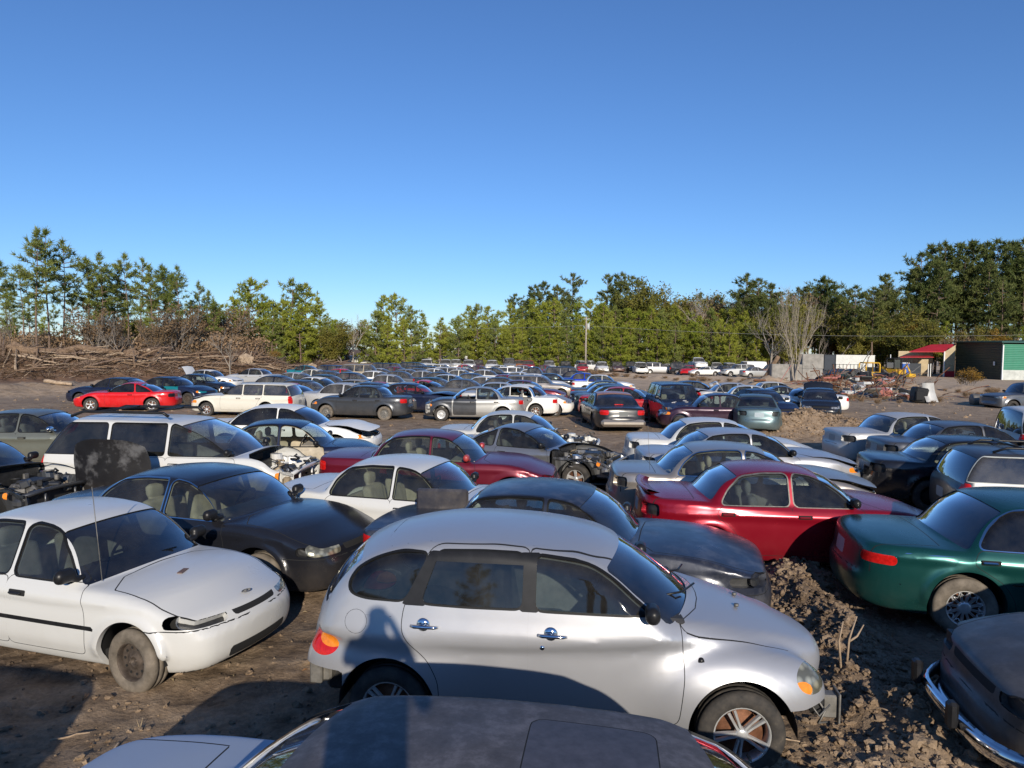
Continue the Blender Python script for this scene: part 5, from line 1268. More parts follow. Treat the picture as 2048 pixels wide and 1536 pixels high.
    for i,(px,top) in enumerate(big):
        tree('big%d'%(i%3),px,(132 if i<10 else 126)+(i*5)%9,top,'very tall dark pine in the high wood above the sheds on the right' if i<10 else 'dark pine in the front rank of the high wood on the right','high pines above the sheds' if i<10 else 'front rank of high pines on the right')
    for i,px in enumerate([1830,1862,1890,1930,1960,1990,2025,2050,1845,1905]):
        tree(['olive','gold','cone0','olive','brown'][i%5],px,120,630+(i*7)%25,'small tree in the shade under the high pines on the right','small trees under the high pines')
    # far masses behind the gaps
    for i in range(46):
        px=-120+i*50; tree(random.choice(['big0','big1','big2','olive']),px,random.uniform(205,240),random.uniform(640,652) if px<1000 else random.uniform(590,630),'distant tree showing through gaps in the tree line','distant trees beyond the tree line')
put_trees()
for i in range(44):
    x=-75+i*3.6+random.uniform(-1.5,1.5); y=-random.uniform(38,62); r=empty('pine_tree' if i%3 else 'bare_tree',(x,y,0),random.uniform(0,6.28)); k=['bare0','bushy1','tall0'][i%3]; s_=random.uniform(.55,.85); r.scale=(s_,s_,s_)
    tag(r,'tree in the line behind the camera, seen only mirrored in the car windows','tree','trees behind the camera')
    for nm,d in zip(('trunk','crown'),PROTO[k]):
        if d: o=bpy.data.objects.new(nm,d); COL.objects.link(o); o.parent=r
_b=tree('bareclump',1592,69,556,'clump of bare pale saplings beside the concrete blocks right of centre'); _b.scale=(_b.scale[0]*.5,_b.scale[1]*.5,_b.scale[2])
tree('bare1',1545,73,590,'single leaning bare sapling left of the pale sapling clump',sc=None)
tree('bare0',461,58,640,'slim bare sapling standing in front of the left pines')
tree('goldshrub',1943,60,726,'golden-leaved shrub in front of the dark green building',cat='shrub')
tree('goldshrub',550,72,695,'orange-leaved shrub on the cleared bank behind the cars',cat='shrub')
for i in range(46):
    px=random.uniform(1500,2048); D=random.uniform(43,54); tree('brush',px,D,0,'low dry weeds on the rough ground in front of the scrap heap','dry weeds along the scrap heap',sc=random.uniform(.12,.28),cat='weeds')
for i in range(40):
    t=random.random(); x=8+26*t+random.uniform(-1.5,1.5); y=88-24*t+random.uniform(-2,2)
    r=empty('brush_shrub',(x,y,gh(x,y)),random.uniform(0,6)); s=random.uniform(.12,.3); r.scale=(s*1.6,s*1.6,s); tag(r,'dry weeds on the low bank beyond the middle rows','weeds','dry weeds on the low bank')
    for nm,d in zip(('trunk','crown'),PROTO['brush']): o=bpy.data.objects.new(nm,d); COL.objects.link(o); o.parent=r
# ---- logs, stumps and slash on the cleared bank
def log(p0,p1,r0,r1,label,mat=LOGM,name='log',group=None,cat='log'):
    m=MB(); p0=Vector(p0);p1=Vector(p1); n=6; L=(p1-p0).length; pts=[]
    for i in range(n+1):
        q=i/n; pts.append(p0.lerp(p1,q)-p0+Vector((random.uniform(-.03,.03)*L*.3,random.uniform(-.03,.03)*L*.3,math.sin(q*3.14)*random.uniform(-.02,.04)*L)))
    m.tube(pts,[r0+(r1-r0)*i/n for i in range(n+1)],9)
    o=m.obj(name,[mat]); o.location=p0; tag(o,label,cat,group); return o
_bc={}
def bankpt(px,py):
    k=(round(px/6),round(py/2))
    if k not in _bc: _bc[k]=_bankpt(k[0]*6,k[1]*2)
    return _bc[k].copy()
def _bankpt(px,py):
    """point on the bank surface seen at a pixel"""
    r=ray(px,py); t0=40
    ts=np.linspace(40,130,500); X=r.x*ts;Y=r.y*ts;Z=CAMH+r.z*ts; H=ground_h(X,Y); k=np.argmax(Z<H); 
    return Vector((X[k],Y[k],H[k])) if (Z<H).any() else Vector((X[250],Y[250],H[250]))
for (a,b,r0,r1,lab,mt) in [((40,708),(262,706),.42,.20,'longest thick log lying level on top of the left bank',LOGM),((194,700),(224,676),.12,.07,'thin pale pole leaning up left of the row of pines',LOGP),
    ((222,703),(280,668),.14,.07,'pale forked trunk leaning up over the left bank',LOGP),((272,690),(302,704),.20,.2,'short pale split log on the bank crest',LOGP),((278,722),(322,697),.12,.08,'thin pole sticking up right over the bank',LOGM),
    ((365,700),(385,730),.12,.10,'pale pole sliding down the middle of the bank',LOGP),((395,702),(440,716),.16,.12,'grey log below the leaning pines',LOGM),((460,730),(470,706),.12,.09,'stub log standing near the slim sapling',LOGM),
    ((145,708),(240,730),.16,.08,'slanting log running down to the right on the bank',LOGM),((170,718),(300,738),.12,.05,'long thin log under the broken slab',LOGM),((92,768),(142,774),.14,.10,'pale log lying on the dirt below the bank',LOGP)]:
    A=bankpt(*a);B=bankpt(*b); A.z+=.15
    if b[1]<a[1]-12 or b[1]<692:
        B=at_d(b[0],b[1],A.y); 
    else: B.z+=.12
    log(A,B,r0,r1,lab,mt)
random.seed(5)
for i in range(150):
    px=random.uniform(0,650); py=random.uniform(698,752-px*.03); A=bankpt(px,py); a=random.uniform(-.5,.5)+ (0 if random.random()<.7 else 1.6); L=random.uniform(1.2,4.6)
    B=A+Vector((math.cos(a)*L,math.sin(a)*L*.6,0)); B.z=gh(B.x,B.y)+random.uniform(.05,.9); A.z+=.05
    log(A,B,random.uniform(.05,.13),random.uniform(.02,.06),'weathered branch lying in the slash of the left bank',random.choice([LOGM,LOGM,LOGP,BARK]),'branch','branches strewn over the left bank','branch')
def slash():
    rs=np.random.RandomState(9); m=MB()
    for i in range(8500):
        px=rs.uniform(-60,660); py=rs.uniform(694,760-px*.02); A=bankpt(px,py); a=rs.uniform(0,6.28); L=rs.uniform(.3,1.7); d=Vector((math.cos(a),math.sin(a),rs.uniform(-.1,.7)))*L; s=Vector((-math.sin(a),math.cos(a),.5)).normalized()*rs.uniform(.015,.04)
        m.m=[0,0,1,2,3,3][rs.randint(6)]; m.add([A-s,A+s,A+d],[(0,1,2)])
    o=m.obj('brushwood',[LOGM,L_BROWN,LOGP,BARK]); tag(o,kind='stuff')
slash()
for px,py,s,lab in [(492,728,.9,'upturned pale stump with a split root plate on the bank'),(622,738,.6,'pale root ball at the right end of the bank'),(30,706,.9,'big cut log end at the left of the bank'),(262,717,.8,'grey broken slab lying on the middle of the bank')]:
    A=bankpt(px,py); m=MB(); V=ICO_V*np.array([s,.5*s,.8*s]); m.add([Vector(v)+Vector((0,0,.3*s)) for v in V],[tuple(f) for f in ICO_F])
    for k in range(9): a=random.uniform(0,6.28); m.tube([(0,0,.3*s),(math.cos(a)*s*.5,random.uniform(-.3,.3),.3*s+abs(math.sin(a))*s*.4),(math.cos(a)*s*.8,random.uniform(-.5,.5),.3*s+abs(math.sin(a))*s*.5)],[.14*s,.08*s,.02*s],6)
    o=m.obj('stump',[LOGP if 'pale' in lab else LOGM]); o.location=A; tag(o,lab,'stump' if 'slab' not in lab else 'slab')

# ------------------------------------------------------------ sheds, containers, pole, scrap heap
def bar_mat(name,col,scale,axis=0,rough=.5,var=.10,metal=0.0):
    m,nt,p=nmat(name); tc=N(nt,'ShaderNodeTexCoord'); w=N(nt,'ShaderNodeTexWave'); w.wave_type='BANDS'; w.bands_direction='XYZ'[axis]; w.inputs['Scale'].default_value=scale; w.inputs['Distortion'].default_value=0
    nt.links.new(tc.outputs['Object'],w.inputs['Vector']); n=noise(nt,1.2,6,.6)
    c=ramp(nt,n,[(.3,tuple(v*(1-var*2) for v in col)),(.7,col)]); nt.links.new(c,p.inputs['Base Color']); bump(nt,p,w.outputs[1],.8,.03); p.inputs['Roughness'].default_value=rough; p.inputs['Metallic'].default_value=metal; return m
SIDING_G=bar_mat('shaded_green_siding',(.010,.034,.030),.9,2); SIDING_GL=bar_mat('green_siding',(.03,.22,.13),1.3,2); SIDING_T=bar_mat('tan_siding',(.50,.40,.24),1.6,2); ROOFR=bar_mat('red_metal_roof',(.50,.02,.03),1.5,0); WHITEM=bar_mat('white_corrugated',(.74,.75,.70),2.2,0); DARKM=bar_mat('dark_corrugated',(.035,.045,.06),2.0,0)
GREYC=simple('grey_band',(.50,.52,.48),.7,0,.2,1.5); REDBAND=simple('red_band',(.42,.02,.03),.5); WHITET=simple('white_trim',(.75,.75,.72),.5); CONC=simple('pale_concrete',(.27,.255,.23),.9,0,.3,2,.3,.4)
TEAL=simple('dark_teal_roof',(.02,.09,.08),.45)
BLUEP=simple('blue_plastic',(.02,.10,.42),.4); YEL=simple('yellow_machine_paint',(.62,.36,.02),.45,0,.25,3); RUST=simple('rusty_iron',(.20,.09,.045),.8,.3,.4,6); PINKR=simple('faded_red_metal',(.42,.16,.13),.6,.1,.3,5); WHITEP=simple('white_sheet_metal',(.52,.52,.50),.45,0,.15,2)
def prismY(poly,y0,y1): # polygon in x,z extruded along y
    n=len(poly); V=[(p[0],y0,p[1]) for p in poly]+[(p[0],y1,p[1]) for p in poly]
    return V,[tuple(range(n)),tuple(range(n,2*n))[::-1]]+[(i,n+i,n+(i+1)%n,(i+1)%n) for i in range(n)]
# dark green building: long wall facing left of frame with its shade in the siding colour, green gable to the right
def green_building():
    D1,D2=112,97; a=at_d(1912,700,D1); c=at_d(2005,700,D2); e=Vector((60,D2-1.0,0)); gz=gh(c.x,c.y)
    r=empty('green_building',(c.x,c.y,gz)); tag(r,'dark green metal building, its long wall darkened for shade, with a lighter green end wall at right edge','building')
    loc=lambda p:Vector((p.x-c.x,p.y-c.y,0)); h1=at_d(1912,683,D1).z-gz; h2=at_d(2005,683,D2).z-gz
    A=loc(a); Cc=Vector((0,0,0)); E=Vector((20,-.6,0)); B=A+Vector((20,2,0))
    def wall(nm,p,q,z0,z1,z2,mat,off=0.0,z3=None):
        n=(q-p).cross(Vector((0,0,1))).normalized()*off; m=MB(); t=(q-p).cross(Vector((0,0,1))).normalized()*.12
        V=[p+n+Vector((0,0,z0)),q+n+Vector((0,0,z0 if z3 is None else z3)),q+n+Vector((0,0,z2)),p+n+Vector((0,0,z1))]; m.add(V+[v-t for v in V],[(0,1,2,3),(7,6,5,4),(0,4,5,1),(1,5,6,2),(2,6,7,3),(3,7,4,0)]); return m.obj(nm,[mat],r)
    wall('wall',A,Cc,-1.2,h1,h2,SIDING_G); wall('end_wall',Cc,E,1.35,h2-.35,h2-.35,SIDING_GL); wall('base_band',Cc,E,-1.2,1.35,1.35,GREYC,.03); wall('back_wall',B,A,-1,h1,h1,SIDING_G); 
    m=MB(); o=.35; V=[A+Vector((-o,.3,h1+.02)),Cc+Vector((-o,-o,h2+.02)),E+Vector((0,-o,h2+.02)),B+Vector((0,0,h1+.6))]; m.add(V+[v-Vector((0,0,.16)) for v in V],[(0,1,2,3),(7,6,5,4),(0,4,5,1),(1,5,6,2),(2,6,7,3),(3,7,4,0)]); m.obj('roof',[TEAL],r)
    m=MB(); q=A.lerp(Cc,.86); m.box((q.x-.16,q.y-.14,2.2),(.45,.05,.55),math.atan2(Cc.y-A.y,Cc.x-A.x)); m.obj('notice',[WHITET],r)
    m=MB(); m.box((.06,-.06,(h2-.4)/2-.3),(.14,.14,h2)); m.obj('corner_trim',[WHITET],r)
green_building()
def red_shed():
    D=108; g=at_d(1890,752,D); gz=gh(g.x,g.y)-.1; r=empty('red_roofed_shed',(g.x,g.y,gz)); tag(r,'tan shed with sloping red metal roof and open front beside the dark green building','building')
    P=lambda px,py,dd=0:at_d(px,py,D+dd)-Vector((g.x,g.y,gz))
    e0=P(1818,703); e1=P(1888,703); t0=P(1862,689,3.2); t1=P(1912,688,3.2)
    m=MB(); V=[e0,e1,t1,t0]; m.add(V+[v-Vector((0,0,.10)) for v in V],[(0,1,2,3),(7,6,5,4),(0,4,5,1),(1,5,6,2),(2,6,7,3),(3,7,4,0)]); m.obj('roof',[ROOFR],r)
    zt=P(1890,703).z
    m=MB(); x0=P(1891,700).x; x1=P(1912,700).x
    V,F=prismY([(x0,1.0),(x1,1.0),(x1,P(1912,690).z),(x0,zt-.05)],.15,.25); m.add(V,F); m.obj('wall',[SIDING_T],r)
    m=MB(); m.box(((x0+x1)/2,.16,.5),(x1-x0,.10,1.0)); m.obj('red_base',[REDBAND],r)
    m=MB(); m.box((x0-.07,.12,zt/2),(.16,.16,zt)); m.obj('corner_post',[WHITET],r)
    m=MB(); xl=P(1820,700).x; m.box(((xl+x0)/2,3.2,zt/2),(x0-xl,.1,zt)); m.obj('back_wall',[SIDING_T],r)
    m=MB(); m.box((P(1868,700).x,1.3,1.0),(.10,.10,2.0)); m.obj('roof_post',[WHITET],r)
    m=MB(); V=[P(1800,714,-.5),P(1868,714,-.5),P(1858,711,1.8),P(1812,711,1.8)]; m.add(V+[v-Vector((0,0,.08)) for v in V],[(0,1,2,3),(7,6,5,4),(0,4,5,1),(1,5,6,2),(2,6,7,3),(3,7,4,0)]); m.obj('lean_to_roof',[ROOFR],r)
    m=MB(); m.box((P(1806,714).x,0,1.0),(.1,.1,2.2)); m.box((P(1862,714).x,0,1.0),(.1,.1,2.2)); m.obj('lean_to_post',[WHITET],r)
    m=MB(); m.box((P(1835,714).x,1.6,1.1),(3.0,.1,2.0)); m.obj('inner_wall',[DARKM],r)
red_shed()
def boxy(name,label,cat,px0,px1,D,h,depth,mat,rz=0,rail=False):
    a=at_d(px0,735,D); b=at_d(px1,735,D); gz=gh((a.x+b.x)/2,a.y); r=empty(name,((a.x+b.x)/2,a.y,gz),rz); tag(r,label,cat); w=b.x-a.x
    m=MB(); m.box((0,0,h/2+.5),(w,depth,h),bev=.03); m.obj('body',[mat],r)
    m=MB(); m.box((0,-depth/2-.02,h+.45),(w,.06,.10)); m.box((0,-depth/2-.02,.5),(w,.06,.14)); m.obj('rail',[WHITET if mat is WHITEM else DARKM],r)
    m=MB()
    for x in (-w*.35,w*.35): m.box((x,0,.2),(.5,depth*.8,.6))
    m.obj('support',[DARK],r); return r
boxy('trailer','long white box trailer behind the scrap heap near the wood','trailer',1665,1742,120,2.7,2.4,WHITEM)
boxy('container','dark blue-black container joined to the left end of the white trailer','container',1642,1663,120,2.7,2.4,DARKM)
def fence():
    D=116; a=at_d(1664,745,D); b=at_d(1722,745,D); gz=gh(a.x,a.y); r=empty('rail_fence',(a.x,a.y,gz)); tag(r,'thin dark rail fence in front of the white trailer','fence'); w=b.x-a.x
    for i in range(9):
        m=MB(); m.box((w*i/8,0,.8),(.06,.06,1.8)); m.obj('post',[DARK],r)
    for z in(.9,1.6):
        m=MB(); m.box((w/2,-.05,z),(w,.05,.06)); m.obj('rail',[DARK],r)
fence()
# toilet, digger, loader cage
def toilet():
    p=at_d(1808,745,104); gz=gh(p.x,p.y); r=empty('portable_toilet',(p.x,p.y,gz)); tag(r,'blue portable toilet in front of the red-roofed shed','toilet')
    m=MB(); m.box((0,0,1.0),(1.0,1.0,2.0),bev=.06); m.obj('cabin',[BLUEP],r)
    m=MB(); m.box((0,-.51,.95),(.7,.03,1.7),bev=.01); m.obj('door',[BLUEP],r); m=MB(); m.box((0,-.53,1.65),(.34,.02,.34),bev=.008); m.obj('sign_plate',[WHITET],r)
    m=MB(); m.box((0,0,2.08),(1.08,1.08,.16),bev=.07); m.obj('roof',[WHITET],r)
toilet()
def digger():
    p=at_d(1785,748,100); gz=gh(p.x,p.y); r=empty('digger',(p.x,p.y,gz),R(-70)); tag(r,'yellow digger with dark glazed cab standing by the blue toilet','digger')
    m=MB(); m.box((0,0,.95),(2.6,1.5,.55),bev=.08); m.box((-.9,0,1.35),(.9,1.3,.5),bev=.1); m.box((1.45,0,.9),(.5,1.3,.7),bev=.06); m.obj('chassis',[YEL],r)
    m=MB(); m.box((.15,0,2.0),(1.2,1.3,1.3),bev=.06); m.obj('cab',[GLASSD],r)
    m=MB(); m.box((.15,0,2.75),(1.5,1.5,.14),bev=.04)
    for x in(-.5,.8):
        for y in(-.66,.66): m.box((x,y,2.0),(.10,.10,1.4))
    m.obj('cab_frame',[DARK],r)
    for x,rr in((-.95,.62),(1.15,.45)):
        for y in(-.85,.85):
            m=MB(); m.lathe_y([(.01,-.18),(rr*.5,-.2),(rr*.9,-.2),(rr,-.12),(rr,.12),(rr*.9,.2),(rr*.5,.2),(.01,.18)],20); o=m.obj('wheel',[TYRE],r); o.location=(x,y,rr)
    m=MB(); m.tube([(1.5,0,1.1),(2.3,0,1.9),(2.9,0,.7)],.12,6); m.box((3.0,0,.45),(.6,1.2,.5),bev=.05); m.obj('loader_arm',[YEL],r); m=MB(); m.tube([(-.7,.3,1.6),(-.7,.3,3.3)],.05,8); m.obj('exhaust',[WHITET],r)
digger()
def cage():
    p=at_d(1738,760,93); gz=gh(p.x,p.y)+.1; r=empty('loader_cage',(p.x,p.y,gz),R(12)); tag(r,'yellow roll cage of a small loader standing on the scrap heap','loader')
    m=MB()
    for x in(-.8,.8):
        for y in(-.5,.5): m.tube([(x,y,.3),(x,y,1.5),(x*.9,y*.9,1.68)],.07,8)
    for y in(-.45,.45): m.tube([(-.72,y,1.68),(.72,y,1.68)],.07,8)
    for x in(-.72,.72): m.tube([(x,-.45,1.68),(x,.45,1.68)],.07,8)
    m.obj('cage',[YEL],r); m=MB(); m.box((0,0,.35),(1.9,1.2,.7),bev=.08); m.obj('body',[YEL],r); m=MB(); m.box((0,.05,.9),(.5,.5,.6),bev=.08); m.obj('seat',[DARK],r); r.scale=(1.3,1.3,1.2)
cage()
# utility pole and its wires
def pole():
    D=112; b=at_d(1171,735,D); gz=gh(b.x,b.y); top=at_d(1171,633,D).z; r=empty('utility_pole',(b.x,b.y,gz)); tag(r,'wooden utility pole with a grey transformer beyond the far trucks','utility pole'); h=top-gz
    m=MB(); m.tube([(0,0,-.3),(0,0,h)],[.15,.10],10); m.obj('post',[BARKP],r)
    m=MB(); m.tube([(.32,-.1,h-2.0),(.32,-.1,h-1.1)],.22,12); m.obj('transformer',[GREYC],r); m=MB(); m.box((.15,-.05,h-1.5),(.4,.08,.08)); m.box((.1,0,h-.3),(.9,.10,.10)); m.obj('bracket',[GREYSTEEL],r)
    for k,(x,y,z,zz,lab) in enumerate([(-90,D+30,h+.5,h-1.4,'thin overhead wire running left from the utility pole'),(95,86,7.2,h-1.4,'thin overhead wire running right from the pole past the sheds')]):
        m=MB(); p0=Vector((b.x,b.y,gz+zz)); p1=Vector((x,y,gz+z if x<0 else z)); n=24
        m.tube([p0.lerp(p1,i/n)-Vector((0,0,1.6*4*(i/n)*(1-i/n))) for i in range(n+1)],.013,4); o=m.obj('overhead_wire',[simple('wire_grey',(.35,.35,.33),.5)]); tag(o,lab,'wire')
pole()
# concrete blocks
for i,(px,py,D,w,h,lab) in enumerate([(1570,762,70,2.9,1.7,'long pale concrete block at the foot of the bare saplings'),(1620,762,71,2.1,1.3,'pale concrete block right of the sapling trunks'),(1622,744,71.5,2.1,1.5,'weathered grey block stacked on top of the pale one')]):
    p=at_d(px,py,D); z=gh(p.x,p.y)+(1.3 if i==2 else 0); m=MB(); m.box((0,0,h/2-.1),(w,1.0,h),bev=.06); o=m.obj('concrete_block',[CONC]); o.location=(p.x,p.y,z); o.rotation_euler=(0,0,random.uniform(-.15,.15)); tag(o,lab,'concrete block')
# big dead trunk leaning by the blocks
a=at_d(1525,762,71); b=at_d(1557,712,70); log((a.x,a.y,gh(a.x,a.y)),b,.28,.2,'thick dead trunk leaning up beside the concrete blocks')
# scrap heap
random.seed(21)
def scrap():
    def hp(px,py,D): p=at_d(px,py,D); return Vector((p.x,p.y,max(p.z,gh(p.x,p.y))))
    g='twisted metal pieces in the scrap heap'
    for i in range(190):
        px=random.gauss(1735,70); D=random.uniform(46,58); A=at_d(px,760,D); A.z=gh(A.x,A.y)+random.uniform(0,.9)*math.exp(-((px-1740)/70)**2)
        m=MB(); q=[Vector((0,0,0))]; d=Vector((random.gauss(0,1),random.gauss(0,.6),random.gauss(.1,.35))).normalized()*random.uniform(.3,.8)
        for k in range(4): q.append(q[-1]+d+Vector((random.uniform(-.15,.15),random.uniform(-.15,.15),random.uniform(-.25,.12))))
        m.tube(q,random.uniform(.012,.038),5); o=m.obj('scrap_pipe',[random.choice([RUST,RUST,PINKR,GREYSTEEL,ENG,LOGM,RUST])]); o.location=A; tag(o,'bent bar or pipe in the tangled scrap heap right of centre','scrap metal',g)
    for i in range(90):
        px=random.gauss(1740,80); D=random.uniform(48,60); A=at_d(px,760,D); A.z=gh(A.x,A.y)+random.uniform(.05,.9)*math.exp(-((px-1740)/80)**2)
        m=MB(); m.box((0,0,0),(random.uniform(.3,1.1),random.uniform(.2,.7),random.uniform(.04,.4)),M=Matrix.Rotation(random.uniform(0,6),4,'Z')@Matrix.Rotation(random.uniform(-.8,.8),4,'X'),bev=.03); o=m.obj('scrap_metal',[random.choice([ENGD,ENG,RUST,WHITEP,PINKR,GREYSTEEL,ENGD])]); o.location=A; tag(o,'crumpled panel lying in the scrap heap right of centre','scrap metal','crumpled panels in the scrap heap')
    for i in range(26):
        px=random.gauss(1672,26); D=random.uniform(52,60); A=at_d(px,760,D); A.z=gh(A.x,A.y)+random.uniform(.1,.7); m=MB()
        m.tube([(0,0,-.4),(random.uniform(-.6,.6),.1,random.uniform(.3,.9))],.04,5); m.tube([(0,0,.2),(random.uniform(-1,1),.1,.1)],.04,5); o=m.obj('angle_iron',[RUST]); o.location=A; tag(o,'rust-red angle iron in the heap beside the concrete blocks','scrap metal','rusty frames beside the blocks')
    p=at_d(1866,790,45); m=MB(); n=8; V=[];F=[]
    for i in range(n+1):
        z=1.2*i/n; y=.25*math.sin(i/n*2.2)
        for x in(-.38,.38): V+= [(x-.22*i/n,y,z),(x-.22*i/n,y+.04,z)]
    for i in range(n): a=4*i; F+=[(a,a+2,a+6,a+4),(a+1,a+5,a+7,a+3),(a,a+4,a+5,a+1),(a+2,a+3,a+7,a+6)]
    m.add(V,F,True); o=m.obj('bent_sheet',[WHITEP]); o.location=(p.x,p.y,gh(p.x,p.y)+.1); tag(o,'curved white panel standing on end at the right of the scrap heap','panel')
    p=at_d(1838,790,45.5); m=MB(); m.box((0,0,.5),(.9,.7,1.0),M=Matrix.Rotation(.15,4,'Y'),bev=.10); m.box((-.2,-.45,.5),(.5,.1,.6),bev=.03); o=m.obj('black_bin',[BLKPL]); o.location=(p.x,p.y,gh(p.x,p.y)); tag(o,'black box-like part standing left of the curved white panel','scrap part')
scrap()
# corrugated sheets standing behind the trucks
for i,(px0,px1,lab) in enumerate([(828,905,'grey-white corrugated fence section behind the left far trucks'),(995,1010,'short corrugated fence section behind the middle far trucks'),(1212,1262,'grey corrugated fence behind the white truck'),(1262,1330,'low corrugated fence behind the silver minivan'),(1075,1120,'corrugated fence section behind the black truck')]):
    a=at_d(px0,715,128); b=at_d(px1,715,128); gz=gh(a.x,a.y); r=empty('corrugated_fence',((a.x+b.x)/2,a.y,gz)); tag(r,lab,'fence'); m=MB(); m.box((0,0,1.3),(b.x-a.x,.08,2.0)); m.obj('sheet',[bar_mat('corrugated_grey%d'%i,(.36,.36,.32),1.6,2)],r)
    for k in range(3):
        m=MB(); m.box(((k-1)*(b.x-a.x)*.45,.09,1.3),(.1,.1,2.6)); m.obj('post',[RUST],r)
# white house glimpsed through the pines
for px0,px1,D,h,lab in [(1203,1232,150,4.0,'white house glimpsed between the pine trunks right of the pole'),(905,1000,160,3.4,'long white building half hidden behind the pine row')]:
    a=at_d(px0,705,D); b=at_d(px1,705,D); gz=gh(a.x,a.y); r=empty('white_house',((a.x+b.x)/2,a.y,gz)); tag(r,lab,'building'); w=b.x-a.x
    m=MB(); m.box((0,0,h/2),(w,5,h)); m.obj('wall',[WHITET],r); m=MB(); V,F=prismY([(-w/2-.3,h+.02),(w/2+.3,h+.02),(w/2-1,h+1.5),(-w/2+1,h+1.5)],-2.9,2.9); m.add(V,F); m.obj('roof',[GREYC],r)
    for k in range(3): m=MB(); m.box(((k-1)*w*.3,-2.53,h*.55),(.9,.06,1.2)); m.obj('window',[GLASSD],r)
# small sticks in the mud, right foreground
def sticks():
    p=at_h(1690,1385); m=MB(); z=gh(p.x,p.y)
    o3=[[(0,0,-.1),(.02,0,.22),(.09,.02,.42)],[(.02,0,.20),(.10,.02,.24),(.16,.03,.34)],[(-.04,0,-.1),(-.07,0,.2),(-.04,0,.38)]]
    for q in o3: m.tube(q,[.012,.009,.005],6)
    o=m.obj('twig',[LOGP]); o.location=(p.x,p.y,z); tag(o,'forked dry twig standing in the clods beside the silver hatchback','twig')
    for i,(a,b,lab) in enumerate([((1700,1440),(1775,1478),'dry stem lying over the clods below the forked twig'),((1540,1490),(1600,1500),'thin twig lying near the front wheel of the silver hatchback'),((240,1500),(210,1535),'short pale stick in the lower left dirt'),((100,1490),(180,1478),'thin stick lying flat in the lower left dirt')]):
        A=at_h(*a);B=at_h(*b); A.z=gh(A.x,A.y)+.03; B.z=gh(B.x,B.y)+.04; log(A,B,.009,.005,lab,LOGP,'twig',None,'twig')
sticks()

# ------------------------------------------------------------ the cars
random.seed(3)
P_=dict(
 silver=paint('silver_paint',(.46,.465,.48),.50,.38,.08), white=paint('white_paint',(.60,.60,.575),0,.32,.10), white2=paint('dusty_white_paint',(.56,.56,.525),0,.42,.22),
 cream=paint('cream_white_paint',(.70,.67,.57),0,.42,.18), black=paint('black_paint',(.010,.011,.015),0,.22,.07), blackd=paint('dusty_black_paint',(.018,.018,.022),0,.38,.22),
 navy=paint('navy_paint',(.010,.016,.045),.2,.28,.08), navyw=paint('worn_navy_paint',(.016,.022,.040),.2,.34,.15,chalk=.10), maroon=paint('maroon_paint',(.150,.008,.022),.35,.32,.08), maroonk=paint('ruby_paint',(.30,.006,.020),.45,.26,.05),
 red=paint('bright_red_paint',(.60,.008,.012),.0,.28,.06), red2=paint('dull_red_paint',(.42,.010,.018),0,.40,.15), green=paint('teal_green_paint',(.010,.082,.074),.55,.28,.06), champ=paint('champagne_paint',(.46,.41,.35),.70,.34,.08),
 grey=paint('grey_paint',(.13,.135,.145),.6,.36,.10), dgrey=paint('dark_grey_paint',(.065,.070,.078),.5,.36,.12), sage=paint('sage_grey_paint',(.20,.205,.165),.6,.38,.14), tealg=paint('teal_grey_paint',(.13,.19,.20),.6,.36,.12),
 teal=paint('teal_paint',(.01,.22,.25),.3,.3,.1), dgreen=paint('dark_green_paint',(.010,.032,.028),.3,.3,.1), blue=paint('bright_blue_paint',(.01,.05,.55),.4,.25,.05), sblue=paint('steel_blue_paint',(.08,.12,.19),.6,.34,.1),
 rusttop=paint('black_paint_with_rusted_roof',(.012,.012,.014),0,.30,.10,rust=.95), sgrey=paint('silver_grey_paint',(.33,.335,.34),.75,.36,.12), brown=paint('brown_paint',(.10,.045,.03),.2,.45,.2), tan=paint('tan_paint',(.40,.33,.22),.3,.45,.2),
 oxid=paint('silver_paint_with_oxidised_roof',(.40,.46,.55),.35,.66,.10,coat=.0,top=(.125,.115,.118,1.22)), oldgrey=paint('chalky_old_grey_paint',(.030,.030,.032),.0,.55,.30,chalk=.06), plum=paint('dark_plum_paint',(.035,.012,.030),.3,.3,.1), orange=paint('faded_orange_paint',(.40,.14,.05),0,.5,.2), cloudy=paint('silver_paint_dusty',(.42,.42,.40),.6,.45,.2))
P_['sunwhite']=paint('sunlit_white_paint',(.80,.79,.74),0,.45,.06,coat=.1); P_['sunsilver']=paint('sunlit_silver_paint',(.52,.52,.51),.35,.45,.08,coat=.1)  # paler copies of white and silver, sunlight put into the colour of distant cars
NAMES=dict(cruiser='hatchback_car',coupe='coupe_car',coupe_bare='coupe_car',wagon='station_wagon',minivan='minivan',minivan_bare='minivan',suv='suv',cargovan='cargo_van',pickup='pickup_truck')
CATS=dict(wagon='station wagon',minivan='minivan',minivan_bare='minivan',suv='SUV',cargovan='van',pickup='pickup truck')
PLACED=[]
def _corners(x,y,a,L,W,o):
    c,s=math.cos(a),math.sin(a); return [(x+c*(o+u*L/2)-s*v*W/2,y+s*(o+u*L/2)+c*v*W/2) for u,v in((1,1),(1,-1),(-1,-1),(-1,1))]
def _hit(P,Q):
    for A,B in((P,Q),(Q,P)):
        for i in range(4):
            ex,ey=A[(i+1)%4][0]-A[i][0],A[(i+1)%4][1]-A[i][1]; nx,ny=-ey,ex
            a=[nx*p[0]+ny*p[1] for p in A]; b=[nx*p[0]+ny*p[1] for p in B]
            if max(a)<=min(b) or max(b)<=min(a): return False
    return True
def _box(sp,x,y,a):
    s=SP[sp]; X=[q[0] for q in s['lower']]; return _corners(x,y,a,max(X)-min(X)-.12,s['W']-.06,(max(X)+min(X))/2)
